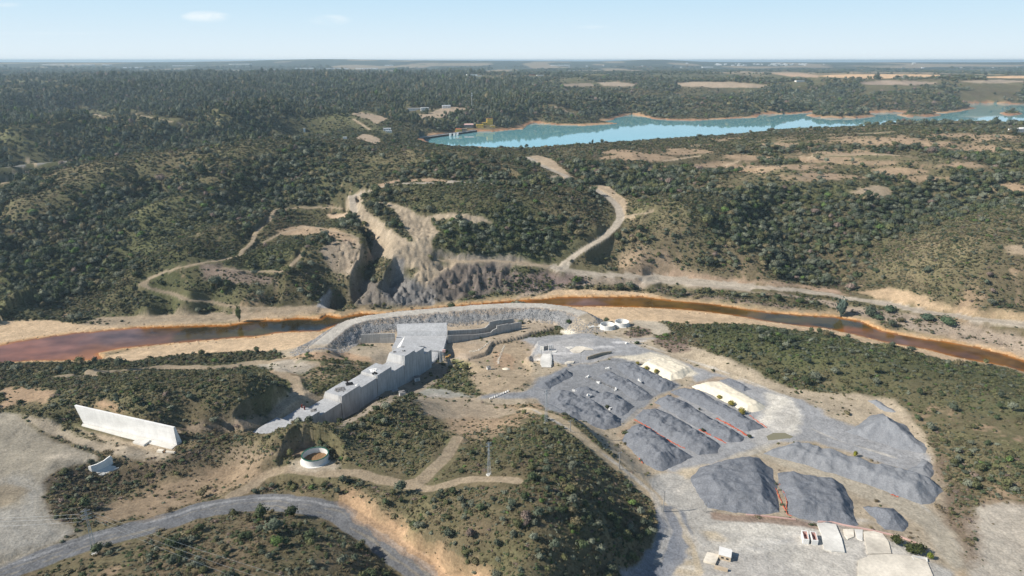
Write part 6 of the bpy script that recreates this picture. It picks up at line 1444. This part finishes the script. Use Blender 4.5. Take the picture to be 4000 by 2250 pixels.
for x_, y_, w_ in ((1920, 168, 300), (1860, 172, 200), (2040, 170, 200)):
    X, Y, z, m = gat(x_, y_); clearing(X, Y, w_ * m, 900, 1500)
rs = random.Random(9)
for k in range(70):
    t_ = rs.random(); x = 1800 + 250 * t_ if k < 52 else rs.uniform(1300, 2576); y = (161.5 + rs.random() * 4.5) if k < 52 else rs.uniform(160, 172)
    X, Y, z, m = gat(x, y); w = rs.uniform(2.5, 7.5) * m
    mb = MB(); hh = rs.uniform(1.3, 2.1) * m; mb.box((0, 0, hh / 2), (w, w * .6, hh)); mb.add([(-w * .5, -w * .3, hh), (w * .5, -w * .3, hh), (w * .5, w * .3, hh), (-w * .5, w * .3, hh), (-w * .5, 0, hh * 1.3), (w * .5, 0, hh * 1.3)], [(0, 1, 5, 4), (2, 3, 4, 5), (1, 2, 5), (3, 0, 4)])
    o = mb.build('town_house', M_WHITE); o.location = (X, Y, z)
    tag(o, 'tiny white building of the distant town on the plain' if k < 52 else 'tiny white building scattered on the distant right-hand plain', 'house', 'white buildings of the distant town' if k < 52 else 'white buildings scattered on the plain')
# ------------------------------------------------------------------ vegetation
def foliage(seed, n, lob, leaf, flat=1.0, core=.80, up=.62):
    """crown of unit radius: an uneven dark core wrapped in many small leaf sprays"""
    rs = np.random.default_rng(seed)
    L = rs.normal(size=(lob, 3)); L /= np.linalg.norm(L, axis=1)[:, None]; L[:, 2] = L[:, 2] * .7 + .15; lr_ = rs.uniform(.38, .62, lob); L *= rs.uniform(.42, .68, lob)[:, None]
    def rad(d):
        r = np.full(len(d), .40)
        for c, q in zip(L, lr_):
            b = d @ c; disc = b * b - (c @ c) + q * q; r = np.maximum(r, np.where(disc > 0, b + np.sqrt(np.maximum(disc, 0)), 0))
        return r
    bm = bmesh.new(); bmesh.ops.create_icosphere(bm, subdivisions=2, radius=1)
    V = np.array([v.co[:] for v in bm.verts]); F = [[v.index for v in f.verts] for f in bm.faces]; bm.free()
    V = V * (rad(V) * core * rs.uniform(.82, 1.1, len(V)))[:, None]
    d = rs.normal(size=(n, 3)); d[:, 2] = np.abs(d[:, 2]) * 1.0 - .35; d /= np.linalg.norm(d, axis=1)[:, None]
    c = d * (rad(d) * rs.uniform(.80, 1.10, n))[:, None]
    a = rs.normal(size=(n, 3)); a -= d * (a * d).sum(1)[:, None] * .75; a /= np.linalg.norm(a, axis=1)[:, None]
    b = np.cross(a, d + rs.normal(size=(n, 3)) * .5); b /= np.linalg.norm(b, axis=1)[:, None]
    s = rs.uniform(.6, 1.3, n)[:, None] * leaf
    q = np.stack([c - a * s, c + b * s * .7, c + a * s, c - b * s * .7], 1).reshape(-1, 3)
    V2 = np.concatenate([V, q]); V2[:, 2] = V2[:, 2] * flat + up * flat
    F2 = F + [[len(V) + 4 * k + j for j in range(4)] for k in range(n)]
    return V2, F2
t = NT('leaf_mass'); p = t.pos(); ti = t.n('ShaderNodeAttribute', attribute_name='tint', attribute_type='INSTANCER').outputs['Color']
nn = t.noise(1.3, 3, .6, p); M_LEAF = t.bsdf(t.mix(1, ti, t.rng(nn, .3, .7, .70, 1.32), 'MULTIPLY'), .75, None, spec=.12)
t = NT('leaf'); p = t.pos(); oc = t.n('ShaderNodeObjectInfo').outputs['Color']
nn = t.noise(1.3, 3, .6, p); M_LEAF1 = t.bsdf(t.mix(1, oc, t.rng(nn, .3, .7, .70, 1.32), 'MULTIPLY'), .75, None, spec=.12)
M_BARK = speckled('bark', (.12, .095, .07), .25, 3)

BUSH = [foliage(100 + k, 90, 5 + k % 4, .21, .72 + .08 * (k % 3)) for k in range(6)]
DRY = [foliage(150 + k, 70, 9, .22, .6, .55) for k in range(3)]
OAK = [foliage(200 + k, 150, 7 + k % 3, .16, .85) for k in range(6)]
TALL = [foliage(250 + k, 130, 10, .15, 1.0) for k in range(3)]
def mk(name, VF, mat, dz=0):
    me = bpy.data.meshes.new(name); v = VF[0].copy(); v[:, 2] += dz; me.from_pydata(v.tolist(), [], VF[1]); me.update(); me.materials.append(mat); return me
PROTO = bpy.data.collections.new('plant_kinds')
def stone(seed):
    rs = np.random.default_rng(seed); bm = bmesh.new(); bmesh.ops.create_icosphere(bm, subdivisions=1, radius=1)
    V = np.array([v.co[:] for v in bm.verts]) * rs.uniform(.6, 1.1, (len(bm.verts), 1)); F = [[v.index for v in f.verts] for f in bm.faces]; bm.free(); V[:, 2] *= .7; return V, F
t = NT('rock_blocks'); p = t.pos(); ti = t.n('ShaderNodeAttribute', attribute_name='tint', attribute_type='INSTANCER').outputs['Color']
M_ROCK = t.bsdf(t.mix(1, ti, t.rng(t.noise(1.5, 3, .6, p), .3, .7, .75, 1.25), 'MULTIPLY'), .9, None, spec=.15)

ALLP = [(q, 0) for q in BUSH] + [(q, 0) for q in DRY] + [(q, .55) for q in OAK] + [(q, .9) for q in TALL]
for k, (q, dz) in enumerate(ALLP):
    PROTO.objects.link(bpy.data.objects.new('plant_%02d' % k, mk('plant_%02d' % k, q, M_LEAF, dz)))
for k in range(4): PROTO.objects.link(bpy.data.objects.new('plant_%02d' % (len(ALLP) + k), mk('stone', stone(300 + k), M_ROCK, .2)))
NB, ND, NO, NT_ = len(BUSH), len(DRY), len(OAK), len(TALL)

# where things grow
vx = np.ones(N, bool)
for PX, PY, m in EXCL:
    c = np.where((fX > PX.min() - m - 1) & (fX < PX.max() + m + 1) & (fY > PY.min() - m - 1) & (fY < PY.max() + m + 1))[0]
    if len(c) == 0: continue
    q = pip(fX[c], fY[c], PX, PY) | (segdist(fX[c], fY[c], PX, PY, True) < m); vx[c[q]] = False
S[~vx] = 0; T[~vx] = 0
inwater = inl | inb
dr = np.gradient(RR); da = np.gradient(AZ)
cell = (RR * dr)[:, None] * da[None]; cell = cell.ravel()
AZf = np.broadcast_to(AZ[None], (NR, NC)).ravel()
vis_ok = (np.abs(AZf) < .84) & ~inwater
cl1 = fbm(fX, fY, 15, 301, 3); cl2 = fbm(fX, fY, 55, 302, 3); cl3 = fbm(fX, fY, 5, 305, 2)
nearw = 1 - sstep(330, 900, rrf)
# small bushes
dS = np.clip(S, 0, 1) ** 1.3 * sstep(.34, .62, cl1 * .55 + cl2 * .25 + cl3 * .2 + S * .24) * vis_ok
dS = dS * np.where(rrf < 420, 1.05, np.where(rrf < 900, 1.05 - .87 * sstep(420, 900, rrf), .18 - .145 * sstep(1200, 1700, rrf))) * (1 - sstep(2500, 3200, rrf))
# trees
dT = np.clip(T, 0, 1.1) ** 1.6 * sstep(.50, .64, cl2 * .42 + cl1 * .28 + T * .42) * vis_ok
sizeT = np.interp(rrf, [150, 430, 600, 1200, 2600, 6000, 9000], [1.4, 1.8, 2.7, 3.4, 4.8, 8, 13])
dT = (dT + .16 * np.clip(T, 0, 1) * vis_ok) * .80 / (3.1 * sizeT ** 2) * np.interp(rrf, [0, 420, 700, 2000, 6000, 9000, 9500], [.55, .8, 1.1, 1.0, .8, .5, 0])
def draw(dn_, mx):
    lam = dn_ * cell; tot = lam.sum(); f = min(1.0, mx / max(tot, 1)); k = RNG.poisson(lam * f)
    i = np.repeat(np.arange(N), k); r_, c_ = i // NC, i % NC
    rr_ = RR[r_] + RNG.uniform(-.5, .5, len(i)) * dr[r_]; aa = AZ[c_] + RNG.uniform(-.5, .5, len(i)) * da[c_]
    x, y = rr_ * np.sin(aa), rr_ * np.cos(aa)
    fr = np.interp(np.log(rr_), LR, np.arange(NR)); fc = np.interp(aa, AZ, np.arange(NC)); a, b = np.clip(fr.astype(int), 0, NR - 2), np.clip(fc.astype(int), 0, NC - 2); u, v = fr - a, fc - b
    z = Z[a, b] * (1 - u) * (1 - v) + Z[a, b + 1] * (1 - u) * v + Z[a + 1, b] * u * (1 - v) + Z[a + 1, b + 1] * u * v
    return i, x, y, z, tot
iS, xS, yS, zS, totS = draw(dS, 430000); iT, xT, yT, zT, totT = draw(dT, 130000)
# colours
def tints(i, tree):
    g = Gr[i]; n = len(i); u = RNG.random(n)
    pal = np.array([(.034,.044,.022),(.058,.060,.028),(.078,.084,.060),(.095,.080,.045),(.052,.078,.024),(.105,.080,.066),(.042,.050,.034)])
    pg = np.clip(np.stack([.22 + .25 * g, .25 + 0 * g, .20 + 0 * g, .34 - .45 * g, .02 + .16 * g ** 2, .20 - .35 * g, .15 + 0 * g], 1), .005, 1)
    if tree: pg = np.clip(np.stack([.30 + .05 * g, .20 + 0 * g, .30 - .1 * g, .07 - .05 * g, .005 + .06 * g ** 2, .02 + 0 * g, .24 + 0 * g], 1), .005, 1)
    pg /= pg.sum(1)[:, None]; k = (u[:, None] > np.cumsum(pg, 1)).sum(1).clip(0, 6)
    if not tree:   # low bushes mostly take the tone of the scrub they grow in
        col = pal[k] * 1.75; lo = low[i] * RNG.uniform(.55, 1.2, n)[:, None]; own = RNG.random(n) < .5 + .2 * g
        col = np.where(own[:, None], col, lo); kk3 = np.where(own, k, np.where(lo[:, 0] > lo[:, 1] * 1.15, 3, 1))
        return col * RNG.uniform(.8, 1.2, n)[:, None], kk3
    return pal[k] * 2.05 * RNG.uniform(.75, 1.3, n)[:, None], k
cS, kS = tints(iS, False); cT, kT = tints(iT, True)
sS = RNG.lognormal(-.42, .45, len(iS)) * np.interp(np.hypot(xS, yS), [150, 400, 900, 1500, 2800], [.66, .88, 1.45, 2.1, 3.6]) * (.75 + .5 * cl1[iS])
sT = sizeT[iT] * RNG.lognormal(-.02, .25, len(iT))
hS = RNG.uniform(.55, 1.0, len(iS)); hT = RNG.uniform(.85, 1.25, len(iT))
cS = cS * np.interp(np.hypot(xS, yS), [350, 500], [1.22, 1.06])[:, None]
vS = np.where((kS == 5) | (kS == 3), NB + RNG.integers(0, ND, len(iS)), RNG.integers(0, NB, len(iS)))
tallw = (rrf[iT] > 1150) & (fX[iT] < 60) & (RNG.random(len(iT)) < .55)
vT = np.where(tallw, NB + ND + NO + RNG.integers(0, NT_, len(iT)), NB + ND + RNG.integers(0, NO, len(iT)))
hT = hT * np.interp(rrf[iT], [4000, 6000], [1, .55]); hT = np.where(tallw, hT * 1.7, hT); sT = np.where(tallw, sT * .72, sT)
# what the camera could see of each, to choose the ones that stand as single objects
EL = (Z - CAMZ) / RR[:, None]; MX = np.maximum.accumulate(EL, 0)
def seen(i, x, y, z, s):
    r_, c_ = i // NC, i % NC; pr = MX[np.maximum(r_ - 3, 0), c_]
    px, py = topix(x, y, z + s * .5)
    return ((z + s * .8 - CAMZ) / np.hypot(x, y) > pr) & (px > 5) & (px < 2571) & (py < 1446), px, py
okS, pxS, pyS = seen(iS, xS, yS, zS, sS); okT, pxT, pyT = seen(iT, xT, yT, zT, sT)
dpS = np.hypot(np.hypot(xS, yS), zS - CAMZ); dpT = np.hypot(np.hypot(xT, yT), zT - CAMZ)
bigS = np.argsort(-np.where(okS, sS / dpS, 0))[:300]; bigT = np.argsort(-np.where(okT & ~tallw, sT / dpT, 0))[:300]

def scatter(name, x, y, z, s, h, rz, v, c, label):
    n = len(x); me = bpy.data.meshes.new(name); me.vertices.add(n); me.vertices.foreach_set('co', np.stack([x, y, z], 1).astype(np.float32).ravel())
    def at(nm, ty, key, arr): a = me.attributes.new(nm, ty, 'POINT'); a.data.foreach_set(key, np.ascontiguousarray(arr).ravel())
    at('size', 'FLOAT_VECTOR', 'vector', np.stack([s * RNG.uniform(.72, 1.32, n), s * RNG.uniform(.72, 1.32, n), s * h], 1).astype(np.float32))
    at('turn', 'FLOAT_VECTOR', 'vector', np.stack([RNG.normal(0, .16, n), RNG.normal(0, .16, n), rz], 1).astype(np.float32))
    at('kind_no', 'INT', 'value', v.astype(np.int32)); at('tint', 'FLOAT_COLOR', 'color', np.concatenate([c, np.ones((n, 1))], 1).astype(np.float32))
    o = bpy.data.objects.new(name, me); COL.objects.link(o)
    g = bpy.data.node_groups.new(name, 'GeometryNodeTree')
    g.interface.new_socket('Geometry', in_out='INPUT', socket_type='NodeSocketGeometry'); g.interface.new_socket('Geometry', in_out='OUTPUT', socket_type='NodeSocketGeometry')
    nd = g.nodes; gi, go = nd.new('NodeGroupInput'), nd.new('NodeGroupOutput'); ip = nd.new('GeometryNodeInstanceOnPoints'); ci = nd.new('GeometryNodeCollectionInfo')
    ci.inputs['Collection'].default_value = PROTO; ci.inputs['Separate Children'].default_value = True; ci.inputs['Reset Children'].default_value = True
    def na_(nm, ty): q = nd.new('GeometryNodeInputNamedAttribute'); q.data_type = ty; q.inputs['Name'].default_value = nm; return q.outputs['Attribute']
    g.links.new(gi.outputs[0], ip.inputs['Points']); g.links.new(ci.outputs[0], ip.inputs['Instance']); ip.inputs['Pick Instance'].default_value = True
    g.links.new(na_('kind_no', 'INT'), ip.inputs['Instance Index']); g.links.new(na_('turn', 'FLOAT_VECTOR'), ip.inputs['Rotation']); g.links.new(na_('size', 'FLOAT_VECTOR'), ip.inputs['Scale'])
    g.links.new(ip.outputs[0], go.inputs[0]); md = o.modifiers.new('scatter', 'NODES'); md.node_group = g
    return tag(o, label, None, None, 'stuff')
kS_ = np.ones(len(xS), bool); kS_[bigS] = False; kT_ = np.ones(len(xT), bool); kT_[bigT] = False
rzS, rzT = RNG.uniform(0, 6.28, len(xS)), RNG.uniform(0, 6.28, len(xT))
scatter('scrub_bushes', xS[kS_], yS[kS_], zS[kS_] - .1, sS[kS_], hS[kS_], rzS[kS_], vS[kS_], cS[kS_], 'low dense scrub covering the slopes')
scatter('woodland', xT[kT_], yT[kT_], zT[kT_] - .2, sT[kT_], hT[kT_], rzT[kT_], vT[kT_], cT[kT_], 'evergreen woodland and scattered oaks on the hills')
# loose rock: rockfill of the embankment, river margins, rock faces
wR = np.zeros(N); kk_r = em.idx[(em.d > 5.6) & (uu < 8.2) & (zf[em.idx] > 2.8)]; wR[kk_r] = 1.5
far_r = (rd < 9) & (rd > .3) & ~inb[kk] & (fY[kk] > 420); wR[kk[far_r]] = np.maximum(wR[kk[far_r]], .05)
for q_ in (ROCKA,): a_ = P(q_, 0, 2); wR[a_.idx] = np.maximum(wR[a_.idx], .03)
wR[~vx] = 0; wR *= vis_ok & (np.abs(AZf) < .8)
iR, xR, yR, zR, totR = draw(wR, 30000)
onb = np.isin(iR, kk_r); nR = len(iR)
sR = np.where(onb, RNG.uniform(.22, .6, nR), RNG.lognormal(-.75, .4, nR)); cR = np.where(onb[:, None], np.array([[.27,.272,.275]]), alb[iR]) * RNG.uniform(.6, 1.35, nR)[:, None]
scatter('loose_rocks', xR, yR, zR - .1, sR, np.ones(nR), RNG.uniform(0, 6.28, nR), len(ALLP) + RNG.integers(0, 4, nR), cR, 'grey rockfill on the embankment and loose stones along the river')
MBUSH = [mk('bush', q, M_LEAF1) for q in BUSH + DRY]; MOAK = [mk('crown', q, M_LEAF1, .55) for q in OAK]
tb = MB(); tb.tube((0, 0, -.3), (0, 0, .75), .10, .05, 6); tb.tube((0, 0, .5), (.4, .2, 1.0), .05, .02, 5); tb.tube((0, 0, .5), (-.35, -.25, 1.0), .05, .02, 5)
tme = bpy.data.meshes.new('trunk'); tme.from_pydata(tb.v, [], tb.f); tme.materials.append(M_BARK)
KN = {0:'dark green',1:'olive green',2:'grey green',3:'brownish',4:'bright green',5:'dry purplish brown',6:'deep green'}
def where(px, py):
    if py > 1240 and px < 1120: return 'on the slope below the near asphalt road'
    if py > 1000 and 860 < px < 1700: return 'on the rounded hill in the foreground'
    if px >= 1700 and py > 830: return 'on the hillside right of the works yard'
    if px < 720 and py > 1080: return 'around the field left of the near asphalt road'
    if px < 760 and py > 880: return 'on the hummocks behind the tall white wall'
    if py > 850: return 'near the foot of the unfinished dam'
    if px > 1450: return 'on the slope across the river at right'
    if px > 850: return 'on the wooded spur across the river'
    return 'on the ridge across the river at left'
for j in bigS:
    o = bpy.data.objects.new('bush', MBUSH[vS[j]]); COL.objects.link(o); o.location = (xS[j], yS[j], zS[j] - .1); o.scale = (sS[j], sS[j], sS[j] * hS[j]); o.rotation_euler.z = rzS[j]; o.color = (*cS[j], 1)
    w_ = where(pxS[j], pyS[j]); tag(o, f'{KN[int(kS[j])]} rounded bush {w_}', 'bush', f'{KN[int(kS[j])]} bushes {w_}')
for j in bigT:
    q = vT[j] - NB - ND; o = empty('oak_tree', (xT[j], yT[j], zT[j] - .2), rzT[j]); o.scale = (sT[j], sT[j], sT[j] * hT[j])
    c = bpy.data.objects.new('crown', MOAK[q]); COL.objects.link(c); c.parent = o; c.color = (*cT[j], 1)
    d = bpy.data.objects.new('trunk', tme); COL.objects.link(d); d.parent = o
    w_ = where(pxT[j], pyT[j]); tag(o, f'{KN[int(kT[j])]} round evergreen tree {w_}', 'tree', f'{KN[int(kT[j])]} trees {w_}')

def tree(x, y, yt, wpx, label, c, name='tree', tall=False, k=0, cat='tree', dx=0):
    X, Y, z, m = gat(x, y); H = zat(Y, yt) - z; w_ = wpx * m / 2
    o = empty(name, (X, Y, z), k * 1.3); VF = TALL[k % 3] if tall else OAK[k % 6]
    q = bpy.data.objects.new('crown', mk('crown', VF, M_LEAF1, .0)); COL.objects.link(q); q.parent = o; q.color = (*c, 1)
    zmin, zmax = VF[0][:, 2].min(), VF[0][:, 2].max(); sz = H * (.94 if name != 'eucalyptus_tree' else .6) / (zmax - zmin); rx = np.abs(VF[0][:, :2]).max(); q.scale = (w_ / rx, w_ / rx, sz); q.location.z = H - zmax * sz
    mb = MB(); mb.tube((0, 0, -.5), (w_ * .05, 0, H * .75), max(.12, H * .03), .08, 7)
    for s_ in range(4): mb.tube((0, 0, H * (.3 + .1 * s_)), (w_ * .5 * math.cos(s_ * 1.7), w_ * .5 * math.sin(s_ * 1.7), H * (.55 + .1 * s_)), max(.07, H * .012), .04, 5)
    mb.build('trunk', M_BARK, o); tag(o, label, cat)
tree(2114, 797, 745, 34, 'big grey-green willow standing alone on the far river bank', (.075,.105,.085), 'willow_tree', True, 0)
tree(2188, 796, 766, 36, 'round grey-green shrub tree right of the big willow', (.075,.095,.065), 'willow_tree', False, 1)
tree(2238, 785, 768, 40, 'pale green thicket by the road above the round shrub tree', (.075,.11,.065), 'willow_bush', False, 2, 'bush')
tree(2212, 803, 790, 26, 'low pale green bush below the thicket on the river bank', (.075,.11,.065), 'willow_bush', False, 3, 'bush')
tree(2330, 805, 788, 44, 'grey-green bush cluster left of its twin along the far bank', (.07,.105,.07), 'willow_bush', False, 4, 'bush')
tree(2382, 815, 795, 50, 'lighter grey-green bush cluster at the right of the far bank group', (.08,.12,.065), 'willow_bush', False, 5, 'bush')
tree(602, 809, 765, 19, 'slim light green poplar standing alone at the river edge', (.11,.135,.05), 'poplar_tree', True, 1)
tree(2151, 1149, 1134, 15, 'small lone yellow-green tree beside the long pale heap', (.22,.22,.03), 'young_tree', False, 2)
tree(1490, 371, 350, 8, 'thin eucalyptus rising above the near reservoir shore', (.06,.07,.05), 'eucalyptus_tree', True, 2)
tree(k4([(1632,1275)])[0][0], k4([(1632,1275)])[0][1], 1388, 18, 'rounded yellow-green bush by the roofless pen', (.17,.20,.03), 'bush', False, 3, 'bush')
for i, (x, y, w_, lab) in enumerate([(1290,1130,40,'dark olive bush nearest the cream slab'),(1440,1205,42,'dark olive bush right of the one by the cream slab'),(1520,1220,44,'larger dark olive bush left of the yellow-green one')]):
    a, b = k4([(x, y)])[0]; tree(a, b, b - 22, w_, lab, (.05,.06,.02), 'bush', False, i, 'bush')
for i, (x, y, w_, lab) in enumerate([(1265,580,14,'yellow-green bush at the left edge of the upper sand heap'),(1355,625,15,'yellowish bush below the left side of the upper sand heap'),(1450,665,17,'third yellowish bush along the upper sand heap'),(2090,920,16,'dry yellowish bush at the edge of the lower sand heap'),(2200,990,22,'yellow bush low on the lower sand heap'),(2310,1070,24,'bright yellow-green bush at the foot of the lower sand heap'),(1885,1035,9,'small grey bush in the third gap of the lower row'),(955,1015,14,'olive bush between the first two upper heaps'),(1920,1252,14,'brown bush in the netting of the second gap'),(2385,1310,14,'brown bush at the end of the third gap'),(570,165,18,'green round bush by the wall end near the round tanks')]):
    a, b = k3([(x, y)])[0]; tree(a, b, b - w_ * .62, w_, lab, (.05,.06,.03) if i in (6, 7, 8, 9) else (.035,.06,.02) if i == 10 else (.24,.21,.05), 'bush', False, i, 'bush')
